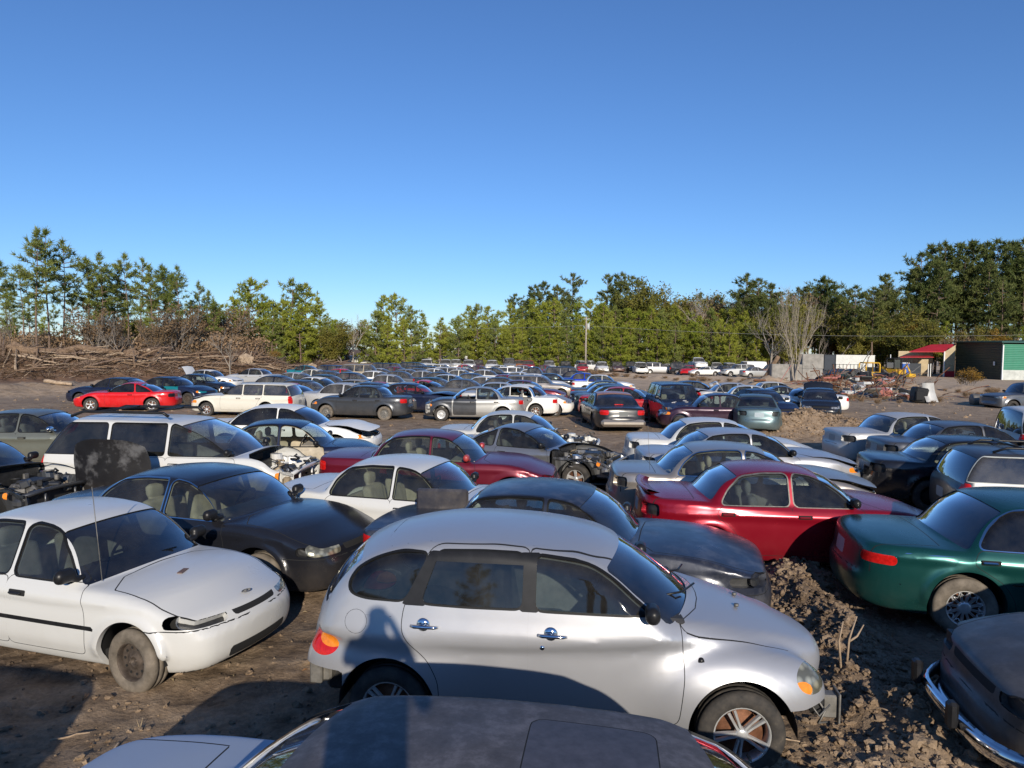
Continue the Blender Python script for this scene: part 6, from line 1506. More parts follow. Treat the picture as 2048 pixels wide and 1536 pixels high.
def car(sp,x,y,yaw,pm,label,lod=1,dz=0.0,**k):
    PLACED.append(_box(sp,x,y,R(yaw)))
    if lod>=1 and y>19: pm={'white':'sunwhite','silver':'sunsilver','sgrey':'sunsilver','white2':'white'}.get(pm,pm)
    z=float(ground_z(x,y))+dz
    k.setdefault('wheel',random.choice(['steel','cap','five','cap','seven']))
    return make_car(SP[sp],NAMES.get(sp,'sedan_car'),label,CATS.get(sp,'car'),(x,y,z),R(yaw),P_[pm],lod,**k)
def roofcar(sp,px,py,yaw,pm,label,lod=2,**k):
    s=SP[sp]; H=max(p[1] for p in s['green']); p=at_h(px,py,H); xm=(s['ws'][1][0]+(s['bl'][1][0] if s['bl'] else 0))/2
    a=R(yaw); X,Y=p.x-math.cos(a)*xm,p.y-math.sin(a)*xm
    for t in (0,.35,-.35,.7,1.05,1.4,1.8,2.2,2.7,3.2):      # slide along the line of sight until it touches no neighbour
        q=(Y+t)/Y; B=_box(sp,X*q,Y*q,a)
        if not any(abs(B[0][1]-C[0][1])<9 and _hit(B,C) for C in PLACED): return car(sp,X*q,Y*q,yaw,pm,label,lod,**k)
    if 'squeezed' in label: return None
    return car(sp,X,Y,yaw,pm,label,lod,**k)
def extra(root,name,mb,mats): return mb.obj(name,mats,root)
# silver hatchback in the foreground
r=car('cruiser',.48,5.93,-7.2,'silver','silver retro hatchback without bumpers, nearest complete car in the middle',0,wheel='star5',rimmat=ALLOY,interior=INTG,drop=('bumper_front','bumper_rear'),partmats={'handle':CHROME,'headlight':HEADY,'reverse':AMBER,'side_window_1_L':GLASSD,'side_window_1_R':GLASSD,'side_window_2_L':GLASSD,'side_window_2_R':GLASSD},steer=R(4),dz=-.02)
m=MB(); m.m=1; m.box((1.72,0,.50),(.12,1.0,.30),bev=.02); m.box((1.88,0,.46),(.10,1.25,.14),bev=.02); m.m=0
for s_ in(-1,1): m.box((1.97,s_*.52,.44),(.14,.10,.17),bev=.01); m.box((2.04,s_*.52,.44),(.015,.16,.22),bev=.004); m.tube([(1.85,s_*.62,.55),(1.92,s_*.66,.45),(1.86,s_*.70,.38),(1.95,s_*.60,.34)],.009,5); m.tube([(1.80,s_*.7,.52),(1.86,s_*.72,.44),(1.95,s_*.66,.50)],.007,5)
extra(r,'crash_bar',m,[GREYSTEEL,ENGD]); m=MB(); m.m=0; m.box((-1.90,0,.50),(.16,1.30,.22),bev=.02); m.m=1; m.box((-1.80,0,.36),(.20,1.1,.16),bev=.03)
for s_ in(-1,1): m.m=0; m.box((-1.93,s_*.62,.49),(.10,.14,.20),bev=.01)
extra(r,'crash_bar',m,[GREYSTEEL,ENGD])
m=MB(); m.tube([(.78,-.42,1.16),(.93,-.30,1.155),(1.04,-.1,1.16)],.009,5); m.tube([(.80,.1,1.17),(.95,.25,1.16),(1.0,.42,1.155)],.009,5); extra(r,'wiper',m,[BLKPL])
for q in((1.38,-.1,1.115),(1.42,.22,1.10)): m=MB(); m.lathe_y([(.001,-.01),(.018,-.01),(.02,.01),(.001,.012)],10); o=extra(r,'washer_nozzle',m,[GREYSTEEL]); o.location=(q[0],q[1],zsurf(SP['cruiser'],q[0],q[1])+.005); o.rotation_euler=(R(90),0,0)
m=MB(); m.lathe_y([(.001,-.012),(.022,-.010),(.026,.01)],14); o=extra(r,'side_marker',m,[BLKPL]); o.location=(1.02,-ysurf(SP['cruiser'],1.02,.80),.80)
m=MB(); m.lathe_y([(.001,-.01),(.016,-.010),(.02,.01)],14); o=extra(r,'lock',m,[CHROME]); o.location=(-.13,-ysurf(SP['cruiser'],-.13,.86),.86)
# white sedan, left foreground
r=car('accent',-4.2,7.12,-17,'white','white compact sedan with an empty headlight socket and black side strip, left foreground',0,wheel='steel',rimmat=STEEL,interior=INTG,holes=('headlight_R',),drop=('signal',),partmats={'headlight_L':HEADY,'handle':BLKPL},mud=True,steer=R(-6))
sp=SP['accent']; m=MB(); z0=zsurf(sp,.70,-.62); m.tube([(.72,-.60,z0),(.62,-.60,z0+.85)],.004,5); extra(r,'antenna',m,[GREYSTEEL])
zz=zsurf(sp,1.82,0); m=MB(); n=20
m.tube([(1.80+.032*math.sin(6.283*q/n)*.9,.055*math.cos(6.283*q/n),0) for q in range(n+1)],.0045,5); 
for a,b in (((-.022,.022),(.022,.026)),((-.022,-.026),(.022,-.022)),((0,.024),(0,-.024))): m.tube([(1.80+a[0],a[1],0),(1.80+b[0],b[1],0)],.0045,5)
o=extra(r,'emblem',m,[GREYSTEEL]); o.location=(0,0,zsurf(sp,1.80,0)+.008); o.rotation_euler=(0,0,0)
m=MB(); m.box((1.18,-.12,zsurf(sp,1.18,-.12)),(.05,.14,.008),.3); extra(r,'scrape',m,[simple('brown_stain',(.16,.10,.08),.8)])
m=MB(); m.tube([(.50,-.5,1.00),(.66,-.1,.965),(.72,.30,.955)],.010,5); extra(r,'wiper',m,[BLKPL])
# rest of the left block
r=car('round',-3.9,9.38,-18.5,'black','black sedan with tan seats and crushed nose behind the white compact sedan',0,wheel='bare',interior=INTT,mud=True,trim=CHROME,partmats={'headlight':HEADY},holes=('signal',))
r=car('bmw3',-1.25,10.5,-16,'white','clean white sedan with sunroof and tan interior directly behind the silver hatchback roof',0,wheel='bare',interior=INTT)
r=car('benz',.72,8.3,-15,'navyw','faded dark blue boxy sedan with peeling hood just behind the silver hatchback',0,wheel='steel',interior=INTB,holes=('headlight_R','signal_R'),partmats={'door_0_R':P_['navy']})
r=car('bmw5',-1.25,13.9,-7,'maroon','maroon sedan with white pinstripe and one headlight missing, behind the white sedan',0,wheel='bare',interior=INTT,holes=('headlight_R',),drop=('signal',),partmats={'mirror':P_['red2']})
r=car('minivan_bare',-6.05,13.4,-4,'white','white minivan with roof rack and stripped nose behind the black sedan',0,wheel='steel',interior=INTG,drop=('hood','nose'),bay=True,holes=('headlight',),glass=GLASSD,partmats={'windshield':GLASSH,'side_window_0_L':GLASS,'side_window_0_R':GLASS})
m=MB()
for s_ in(-1,1): m.tube([(-.1,s_*.62,1.725),(-.2,s_*.63,1.79),(-1.7,s_*.62,1.79),(-1.95,s_*.6,1.70)],.028,6)
m.tube([(-.5,-.62,1.80),(-.5,.62,1.80)],.02,6); m.tube([(-1.4,-.62,1.80),(-1.4,.62,1.80)],.02,6); extra(r,'roof_rack',m,[BLKPL])
r=car('compact',-4.75,15.5,5,'navy','dark blue sedan with a missing front door beside the white minivan',1,wheel='bare',interior=INTT,drop=('door_0_R',),gone_glass=('side_window_0_R',),holes=('headlight_R',))
r=car('wide',-6.1,19.6,0,'white','white sedan with a buckled hood beyond the maroon sedan',1,wheel='bare',hood_open=R(7),glass=GLASSD,holes=('headlight',))
r=car('round',-11.5,17.4,3,'sage','sage green sedan cut off by the left edge of the photo',1,wheel='bare',interior=INTG,partmats={'mirror':CHROME})
r=car('coupe_bare',.50,16.2,-24,'sgrey','silver-grey coupe with hood and front fenders stripped, five-spoke wheel showing',0,wheel='five',rimmat=ALLOY,drop=('hood','fender_R','nose'),bay=True,holes=('headlight',),interior=INTG)
r=car('compact_bare',.3,18.3,-8,'white2','white stripped car with bare front frame just behind the grey coupe',1,wheel=('bare'),drop=('hood','fender','nose'),bay=True,holes=('headlight',),partmats={'windshield':GLASSD})
r=car('round_bare',-9.4,12.0,-12,'dgrey','dark car with bare engine at the left edge, only its nose in view',1,wheel='steel',drop=('hood','nose','fender'),bay=True,holes=('headlight',))
# loose black hood standing on edge against the minivan
m=MB(); n=14; V=[];F=[]
for i in range(n+1):
    for j in range(n+1):
        u=i/n*2-1; v=j/n; w=.66-.10*max(0,v-.75)**1.5*6-.03*(1-v); rr=max(0,v-.80)/.2
        V.append((u*w,.12*u*u+.05*v*v-.25*max(0,v-.8)**1.4,v*1.05-.12*abs(u)**3*(v>.5)*v))
for i in range(n):
    for j in range(n): a=i*(n+1)+j; F.append((a,a+n+1,a+n+2,a+1))
V=[(p[0]*1.08,p[1],p[2]*1.30) for p in V]; m.add(V,F,True); m.add([(p[0]*.97,p[1]+.03,p[2]*.98+.01) for p in V],[f[::-1] for f in F],True)
o=m.obj('car_hood',[paint('scuffed_black_paint',(.010,.010,.012),0,.42,.10,chalk=.16)]); q=at_h(222,985,.2); o.location=(-6.8,12.05,.08); o.rotation_euler=(R(10),0,R(-6)); tag(o,'loose black hood with chalky scuffs standing upright against the white minivan','car hood')
m=MB(); m.box((0,0,0),(.68,.06,.50),bev=.05); m.box((.0,.0,-.36),(.62,.07,.30),bev=.03); o=m.obj('loose_panel',[P_['navyw']]); q=at_d(885,1015,9.15); o.location=q; o.rotation_euler=(R(4),0,R(-4)); tag(o,'dark blue door panel propped upright beside the white sedan with sunroof','car panel')
# near car at the bottom edge
r=car('sunroofsedan',.30,2.66,-8,'oxid','silver sedan with blotchy oxidised roof and dark sunroof at the bottom edge',0,wheel='cap',interior=INTB,partmats={'sunroof':simple('sunroof_dull',(.075,.072,.085),.6,0,.25,20)},glass=GLASSD,seats=False,mirrors=False)
# right foreground
r=car('kia',4.05,10.3,-4,'maroonk','shiny ruby red sedan with rear spoiler and empty tail lamp sockets right of centre',0,wheel='bare',interior=INTG,holes=('taillight',),glass=GLASS,partmats={'rear_window':GLASSD,'windshield':GLASSD},trim=GREYSTEEL)
m=MB(); n=10; V=[];F=[]
for i in range(n+1):
    y=-.60+1.20*i/n; x=SP['kia']['B']+.16+.10*(abs(y)/.66)**2; z=1.03
    V+=[(x+.10,y,z+.015),(x-.06,y,z+.065),(x-.09,y,z+.05),(x-.02,y,z-.01)]
for i in range(n):
    for k in range(4): F.append((4*i+k,4*i+(k+1)%4,4*i+4+(k+1)%4,4*i+4+k))
m.add(V,F,True); extra(r,'spoiler',m,[P_['maroonk']])
r=car('round',4.12,12.6,-4,'champ','champagne gold sedan with a buckled hood between the ruby sedan and silver sedan',0,wheel='bare',interior=INTT,holes=('taillight_R','headlight_R'),hood_open=R(4),trim=CHROME,glass=GLASS)
m=MB(); m.tube([(-1.7,-.62,.98),(-1.75,-.62,1.75)],.003,5); extra(r,'antenna',m,[GREYSTEEL])
r=car('round',5.0,15.0,0,'silver','silver sedan lying between the champagne sedan and the white one',1,wheel='bare',interior=INTB,holes=('taillight','headlight'),hood_open=R(3),partmats={'windshield':GLASSH})
r=car('round',5.15,17.3,-3,'white','white sedan with missing tail lamps at the back of the right foreground group',1,wheel='bare',interior=INTT,holes=('taillight',),partmats={'rear_window':GLASSD})
r=car('century',6.42,8.05,-12,'green','teal green sedan with lace alloy wheel and red tail lamp at the right',0,wheel='lace',rimmat=ALLOY,interior=INTB,trim=CHROME,partmats={'rear_window':GLASSD,'handle':CHROME},mud=True,glass=GLASSD,wheelw=.22)
r=car('bmw5',11.15,19.4,3,'sgrey','silver sedan without tail lamps nearest the dirt mound on the right',1,wheel='bare',interior=INTT,holes=('taillight',),glass=GLASS)
r=car('round',11.2,17.2,-3,'grey','grey-silver sedan between the silver sedan and the black one on the right',1,wheel='bare',interior=INTB,holes=('taillight',))
r=car('round',9.5,14.1,-11,'black','glossy black sedan with no tail lamps third in the right-hand group',1,wheel='bare',interior=INTT,holes=('taillight',))
r=car('wagonrail',9.9,11.7,-14,'dgrey','dark station wagon with roof rails and silver window trim at the right edge',0,wheel='bare',trim=GREYC,interior=INTB,glass=GLASSD,partmats={'side_window_2_R':GLASSH})
m=MB()
for s_ in(-1,1): m.tube([(.0,s_*.55,1.43),(-.15,s_*.56,1.50),(-1.7,s_*.55,1.50),(-1.9,s_*.54,1.42)],.022,6)
m.tube([(-.6,-.55,1.51),(-.6,.55,1.51)],.018,6); m.tube([(-1.5,-.55,1.51),(-1.5,.55,1.51)],.018,6); extra(r,'roof_rack',m,[BLKPL])
r=car('suv',15.1,17.8,-12,'white','white SUV seen from behind at the right edge',1,wheel='cap',interior=INTG,glass=GLASSD)
# old car nose, bottom right
r=car('benz',5.55,4.72,168,'oldgrey','old grey sedan nose with a detached chrome bumper in the bottom right corner',0,wheel='steel',interior=INTB,holes=('headlight','signal'))
for (z,th,xo,w,nm) in ((.50,.075,.10,.93,'bumper'),(.36,.05,.02,.80,'valance')):
    m=MB(); V=[];F=[]; n=22
    for i in range(n+1):
        u=i/n*2-1; y=u*w; x=SP['benz']['F']+xo-.50*abs(u)**4-.04*u*u
        for dx,dz in((0,-th),(.035,-th*.6),(.05,0),(.035,th*.6),(0,th),(-.02,0)): V.append((x+dx,y,z+dz))
    for i in range(n):
        for k in range(6): F.append((6*i+k,6*i+(k+1)%6,6*i+6+(k+1)%6,6*i+6+k))
    m.add(V,F,True); o=extra(r,nm,m,[CHROME]); 
    if nm=='bumper': o.rotation_euler=(0,R(2),R(4))
m=MB()
for s_ in(-1,1): m=MB(); m.box((SP['benz']['F']+.17,s_*.35,.50),(.07,.09,.19),bev=.02); extra(r,'overrider',m,[BLKPL])
m=MB(); m.box((SP['benz']['F']-.20,0,.62),(.10,1.35,.25)); extra(r,'radiator',m,[ENGD])
# second block ------------------------------------------------
r=car('coupe',-17.9,33.1,188,'red','bright red coupe facing left, the reddest car on the left',1,wheel='five',rimmat=ALLOY,interior=INTB,glass=GLASSD,partmats={'taillight':BLKPL,'headlight':AMBER})
roofcar('round',243,754,178,'navy','dark navy sedan with torn nose just behind the bright red coupe',1,wheel='steel',drop=('signal',),holes=('headlight',),interior=INTG)
r=car('wagon',-11.7,31.1,175,'cream','cream-white station wagon with a crushed left front fender',1,wheel='seven',rimmat=ALLOY,interior=INTT,hood_open=R(3),glass=GLASSH)
r=car('compact',-6.46,30.5,171.5,'dgrey','dark grey sedan in profile facing left with a red tail lamp',1,wheel='steel',rimmat=GREYSTEEL,interior=INTG,mud=True)
r=car('compact_bare',-1.65,30.3,180,'cloudy','pale silver sedan with dented grey front door and white wheel cover',1,wheel='cap',interior=INTG,drop=('nose',),holes=('headlight_L',),partmats={'door_0_L':P_['dgrey'],'door_0_R':P_['dgrey'],'hood':P_['dgrey'],'fender':P_['dgrey']},gone_glass=('side_window_0_L','side_window_0_R'),bay=True)
r=roofcar('boxsedan',1032,776,177,'white','white boxy sedan behind the pale silver one, missing its rear door',1,wheel='seven',rimmat=ALLOY,interior=INTG,drop=('door_1_L',),gone_glass=('side_window_1_L',))
r=car('wide',3.9,28.2,93,'rusttop','black sedan seen from behind with a rusty brown roof and grey bumper',1,wheel='steel',interior=INTB,glass=GLASSD,partmats={'taillight':TAILR,'plate':simple('dark_plate',(.07,.08,.08),.5)})
m=MB(); m.box((SP['wide']['B']+.10,0,.40),(.24,1.62,.26),bev=.09); extra(r,'bumper',m,[P_['champ']])
m=MB(); m.box((-1.72,0,1.0),(.05,.34,.035),bev=.01); extra(r,'brake_light',m,[TAILR])
roofcar('compact',1243,779,-14,'red2','red sedan half hidden behind the rusty-roofed black sedan',1,wheel='steel',interior=INTG,holes=('taillight',))
r=car('suv',6.75,29.0,-90,'navy','dark blue truck-like wagon facing the camera with chalk marks on its hood',1,wheel='steel',interior=INTT,partmats={'headlight':HEADG,'signal':AMBER},glass=GLASS)
m=MB(); zq=zsurf(SP['suv'],1.25,0)+.01
for pts in ([(1.45,.10),(1.45,-.02),(1.33,.02),(1.22,-.06),(1.12,.0),(1.10,.12)],[(1.5,.45),(1.38,.40)],[(1.40,-.35),(1.5,-.55)],[(1.55,-.45),(1.38,-.42)],[(1.3,.62),(1.22,.5)]): m.tube([(a,b,zsurf(SP['suv'],a,b)+.008) for a,b in pts],.012,4)
extra(r,'chalk_mark',m,[WHITET])
roofcar('compact',1440,786,174,'plum','dark plum sedan with a pink side stripe between the dark truck and the teal-grey sedan',1,wheel='bare',interior=INTG)
r=car('compact',9.4,27.5,76,'tealg','teal-grey sedan seen from behind with empty tail lamp sockets',1,wheel='bare',interior=INTG,holes=('taillight',),partmats={'plate':simple('pale_plate',(.35,.42,.45),.5)})
r=car('coupe',14.9,36.6,176,'white','white coupe behind the black sedan with its trunk up, pointing left',1,wheel='bare',interior=INTB,glass=GLASSD,holes=('headlight',))
r=car('compact',14.3,33.0,-111,'black','black sedan facing the camera with battered nose and raised trunk lid',1,wheel='steel',interior=INTB,trunk_open=R(70),glass=GLASSD,partmats={'headlight':HEADG},holes=('signal',))
roofcar('compact',1512,812,-100,'navy','dark blue car with amber lamp peeping out beside the dirt mound',1,wheel='bare',interior=INTB) if False else car('compact',11.0,31.3,-80,'navy','dark blue car with amber lamp peeping out beside the dirt mound',1,wheel='bare',interior=INTB)
roofcar('round',1462,769,-6,'sgrey','silver sedan behind the plum sedan in the right middle group',1,wheel='bare',interior=INTB,trunk_open=R(10))
roofcar('round',1380,761,-8,'navy','navy sedan with red tail lamp at the left of the right middle group',1,wheel='bare',interior=INTB)
roofcar('boxsedan',1542,766,-4,'cream','cream sedan farthest back in the right middle group',1,wheel='bare',interior=INTG,glass=GLASS)
roofcar('compact',1497,770,-14,'white2','white car with black lid standing up, wedged before the cream sedan',1,wheel='bare',trunk_open=R(60))
roofcar('coupe',1560,771,172,'grey','grey hatch-backed car with red nose wedged beside the white coupe',1,wheel='bare',partmats={'headlight':P_['red2'],'bumper':P_['red2']},hoodmat=P_['grey'])
# rows behind, left of the aisle: (kind, roof column, roof row, heading, paint, label, extras)
rows=[
('round',337,752.5,-8,'navy','dark blue sedan over a teal fender, tucked behind the red coupe',dict(partmats={'fender':P_['teal'],'door_0_R':P_['teal'],'headlight':P_['teal']},lod=1)),
('compact',394,747,-8,'black','black see-through sedan right of the blue one on the left',dict(lod=1)),
('boxsedan',414,739,-8,'white','white sedan with its trunk lid standing open at the foot of the bank',dict(lod=1,trunk_open=R(62))),
('round',512,736.5,172,'silver','silver sedan facing left with a drooping grey rear bumper',dict(lod=1)),
('compact',612,730.5,-8,'teal','teal green sedan with its door panel open below the bank',dict(drop=('hood',),bay=True,lod=1)),
('wagon',663,731,-6,'navy','dark blue wagon right of the teal sedan',{}),
('round',655,741,-8,'grey','grey sedan with blue windshield glare left of the tan wreck',{}),
('round',648,748.5,-8,'dgreen','dark green sedan behind the white one with broken nose',{}),
('compact',630,753.5,-8,'white','white sedan with broken nose beyond the cream station wagon',dict(lod=1,holes=('headlight',))),
('compact',697,733.5,-8,'sgrey','small silver car just left of the tan wagon',{}),
('suv',716,728,-7,'tan','tan SUV with dark windows in the back left rows',{}),
('round',748,742,-8,'white','white sedan with long hood right of the tan crumpled hood',{}),
('boxsedan',712,758,-8,'tan','tan car with raised crumpled hood in the left rows',dict(hood_open=R(24),lod=1)),
('coupe',577,765.5,174,'red','red coupe hidden behind the cream station wagon, tail to the right',dict(lod=1,holes=('taillight',))),
('round',600,759,-8,'dgrey','dark grey sedan roof between two red and white cars on the left',{}),
('coupe',757,763,-9,'red2','red coupe with arched roof behind the grey profile sedan',dict(lod=1)),
('round',742,764,-8,'dgrey','dark grey car with a white roof edge just behind the profile sedan',dict(lod=1,partmats={'hood':P_['dgrey']})),
('round',814,765,-8,'navy','navy sedan with red seats and buckled hood between two red cars',dict(lod=1,hood_open=R(10),interior=simple('red_seats',(.35,.02,.03),.8,0,.2,9))),
('coupe',850,759.5,-8,'red','red car with deployed airbags behind the navy one with red seats',dict(lod=1,gone_glass=('side_window_0_R',))),
('round',862,754.5,-8,'dgreen','blackish green sedan behind the red car with airbags',{}),
('round',895,748.5,-8,'white2','white sedan with a rust-brown hood in the central rows',dict(hoodmat=P_['tan'],lod=1)),
('round',942,746,-8,'sblue','steel blue sedan right of the white one with brown hood',{}),
('compact',918,739,-8,'cream','cream sedan with arched roof in the central back rows',{}),
('round',880,743.5,-8,'dgrey','charcoal sedan just left of the white sedan with brown hood',{}),
('compact',884,733.5,-8,'white','small white rounded car far back left of centre',{}),
('wagon',851,731.5,-8,'black','black wagon far back behind the small white rounded car',{}),
('round',828,732,-8,'navy','navy sedan far back left of the black wagon',{}),
('compact',846,741.5,-8,'sgrey','silver-grey sedan far back above the red coupe',{}),
('compact',797,741.5,-8,'grey','grey sedan with pale hood right of the white sedan in the back left rows',dict(hoodmat=P_['sgrey'])),
('minivan',822,724,-8,'dgreen','dark teal van at the back of the left rows',{}),
('suv',772,725.5,-8,'black','black SUV beside the tan one in the back left rows',{}),
('compact',957,731.5,-8,'maroon','maroon sedan far back near the middle',{}),
('compact',985,735,-8,'black','black hatch with small spoiler far back near the middle',{}),
('wagon',1020,733.5,-6,'white','white station wagon with red tail lamp far back near the middle',{}),
('compact',1060,738,-6,'white','white sedan right behind the white station wagon',{}),
('round',1037,743.5,-6,'white2','dusty white sedan with arched roof left of the numbered one',{}),
('round',1098,746,174,'black','black coupe-like sedan with a red tail lamp at the aisle',dict(lod=1)),
('pickup',1068,733,-4,'navy','navy pickup far back near the middle',{}),
('suv',1122,733,-4,'dgrey','charcoal SUV far back beside the aisle',{}),
('round',1150,741,-6,'navy','dark navy sedan at the head of the aisle',{}),
('compact',1166,745,-6,'blue','bright blue car tail at the aisle by the white boxy sedan',{}),
('boxsedan',1199,749,-8,'white','white boxy sedan alone at the far right of the middle rows',dict(lod=1)),
('round',1212,760.5,-7,'grey','grey sedan first behind the white boxy sedan',dict(lod=1)),
('round',1218,766,-7,'sblue','steel blue-grey sedan with tail panel gone right of the aisle',dict(lod=1,holes=('taillight',))),
('round',1232,771.5,-8,'tealg','teal-grey sedan with rust-yellow patch right of the aisle',dict(lod=1,holes=('taillight',))),
('boxsedan',996,764,-6,'sgrey','silver-grey boxy sedan behind the pale silver sedan with dented door',dict(lod=1)),
('round',1042,759.5,-8,'maroon','maroon roofed sedan with long maroon hood left of the aisle',dict(lod=1)),
('compact',1046,768,-8,'white','white sedan with scuffed silver hood left of the aisle',dict(lod=1,hoodmat=P_['cloudy'])),
('round',552,752,-8,'black','black sedan almost hidden behind the cream station wagon',{}),
('boxsedan',775,748,-8,'sgrey','silver-grey sedan between two rows left of centre',{}),
('round',970,752,-8,'white2','dusty white sedan with dark hood left of the numbered sedan',{}),
('compact',1000,754,-8,'dgrey','charcoal sedan wedged left of the numbered sedan',{}),
('round',700,744,-8,'black','black sedan behind the tan crumpled hood',{}),
('compact',925,757,-8,'grey','grey sedan between the brown-hooded and boxy silver sedans',{}),
('round',690,765,-8,'sgrey','silver sedan with cloudy glass between the red coupes',{}),
('round',590,744,-8,'silver','silver car squeezed between roofs in the crowded middle rows, left part',{}),
('compact',628,738,-8,'cream','cream car squeezed between roofs in the crowded middle rows, left part',{}),
('boxsedan',682,737,-8,'red','red car squeezed between roofs in the crowded middle rows, left part',{}),
('wagon',733,735,-8,'white2','dusty white car squeezed between roofs in the crowded middle rows, left part',{}),
('coupe',760,737,-8,'sgrey','silver-grey car squeezed between roofs in the crowded middle rows, left part',{}),
('wide',790,733,-8,'maroonk','ruby red car squeezed between roofs in the crowded middle rows, centre-left part',{}),
('round',812,738,-8,'champ','champagne car squeezed between roofs in the crowded middle rows, centre-left part',{}),
('compact',836,737,-8,'grey','grey car squeezed between roofs in the crowded middle rows, centre-left part',{}),
('boxsedan',868,738,-8,'white','white car squeezed between roofs in the crowded middle rows, centre-left part',{}),
('wagon',902,734,-8,'silver','silver car squeezed between roofs in the crowded middle rows, centre-left part',{}),
('coupe',930,735,-8,'cream','cream car squeezed between roofs in the crowded middle rows, centre part',{}),
('wide',938,741,-8,'red','red car squeezed between roofs in the crowded middle rows, centre part',{}),
('round',968,739,-8,'white2','dusty white car squeezed between roofs in the crowded middle rows, centre part',{}),
('compact',990,742,-8,'sgrey','silver-grey car squeezed between roofs in the crowded middle rows, centre part',{}),
('boxsedan',1012,749,-8,'maroonk','ruby red car squeezed between roofs in the crowded middle rows, centre part',{}),
('wagon',1052,752,-8,'champ','champagne car squeezed between roofs in the crowded middle rows, centre part',{}),
('coupe',985,757,-8,'grey','grey car squeezed between roofs in the crowded middle rows, centre part',{}),
('wide',955,762,-8,'white','white car squeezed between roofs in the crowded middle rows, centre part',{}),
('round',905,764,-8,'silver','silver car squeezed between roofs in the crowded middle rows, centre-left part',{}),
('round',720,751,-8,'cream','cream car squeezed between roofs in the crowded middle rows, left part',{}),
('compact',668,757,-8,'red','red car squeezed between roofs in the crowded middle rows, left part',{}),
('boxsedan',770,757,-8,'white2','dusty white car squeezed between roofs in the crowded middle rows, left part',{}),
('wagon',820,750,-8,'sgrey','silver-grey car squeezed between roofs in the crowded middle rows, centre-left part',{}),
('coupe',1085,740,-8,'maroonk','ruby red car squeezed between roofs in the crowded middle rows, centre part',{}),
('wide',1102,737,-8,'champ','champagne car squeezed between roofs in the crowded middle rows, centre part',{}),
('round',1130,750,-8,'grey','grey car squeezed between roofs in the crowded middle rows, centre part',{}),
('compact',745,729,-8,'white','white car squeezed between roofs in the crowded middle rows, left part',{}),
('boxsedan',800,727,-8,'silver','silver car squeezed between roofs in the crowded middle rows, centre-left part',{}),
('wagon',872,728,-8,'cream','cream car squeezed between roofs in the crowded middle rows, centre-left part',{}),
('coupe',930,729,-8,'red','red car squeezed between roofs in the crowded middle rows, centre part',{}),
('wide',1000,730,-8,'white2','dusty white car squeezed between roofs in the crowded middle rows, centre part',{}),
('round',1045,731,-8,'sgrey','silver-grey car squeezed between roofs in the crowded middle rows, centre part',{}),
('compact',1090,730,-8,'maroonk','ruby red car squeezed between roofs in the crowded middle rows, centre part',{}),
]
for (sp,px,py,yaw,pm,lab,k) in rows:
    k=dict(k); lod=k.pop('lod',2); roofcar(sp,px,py,yaw+random.uniform(-2,2),pm,lab,lod,group='wrecks parked in the middle rows',**k)
r=roofcar('wide',1066,747,-7,'white','white two-tone sedan with 321 written on its side window',1,glass=GLASSD,group='wrecks parked in the middle rows')
fc=bpy.data.curves.new('marking','FONT'); fc.body='321'; fc.size=.34; fc.extrude=.002; fo=bpy.data.objects.new('marking',bpy.data.meshes.new_from_object(bpy.data.objects.new('t',fc))); COL.objects.link(fo); fo.parent=r; fo.data.materials.append(WHITET); yy=ysurf(SP['wide'],.15,1.12); fo.location=(-.05,-yy-.012,1.0); fo.rotation_euler=(R(90-18),0,0)
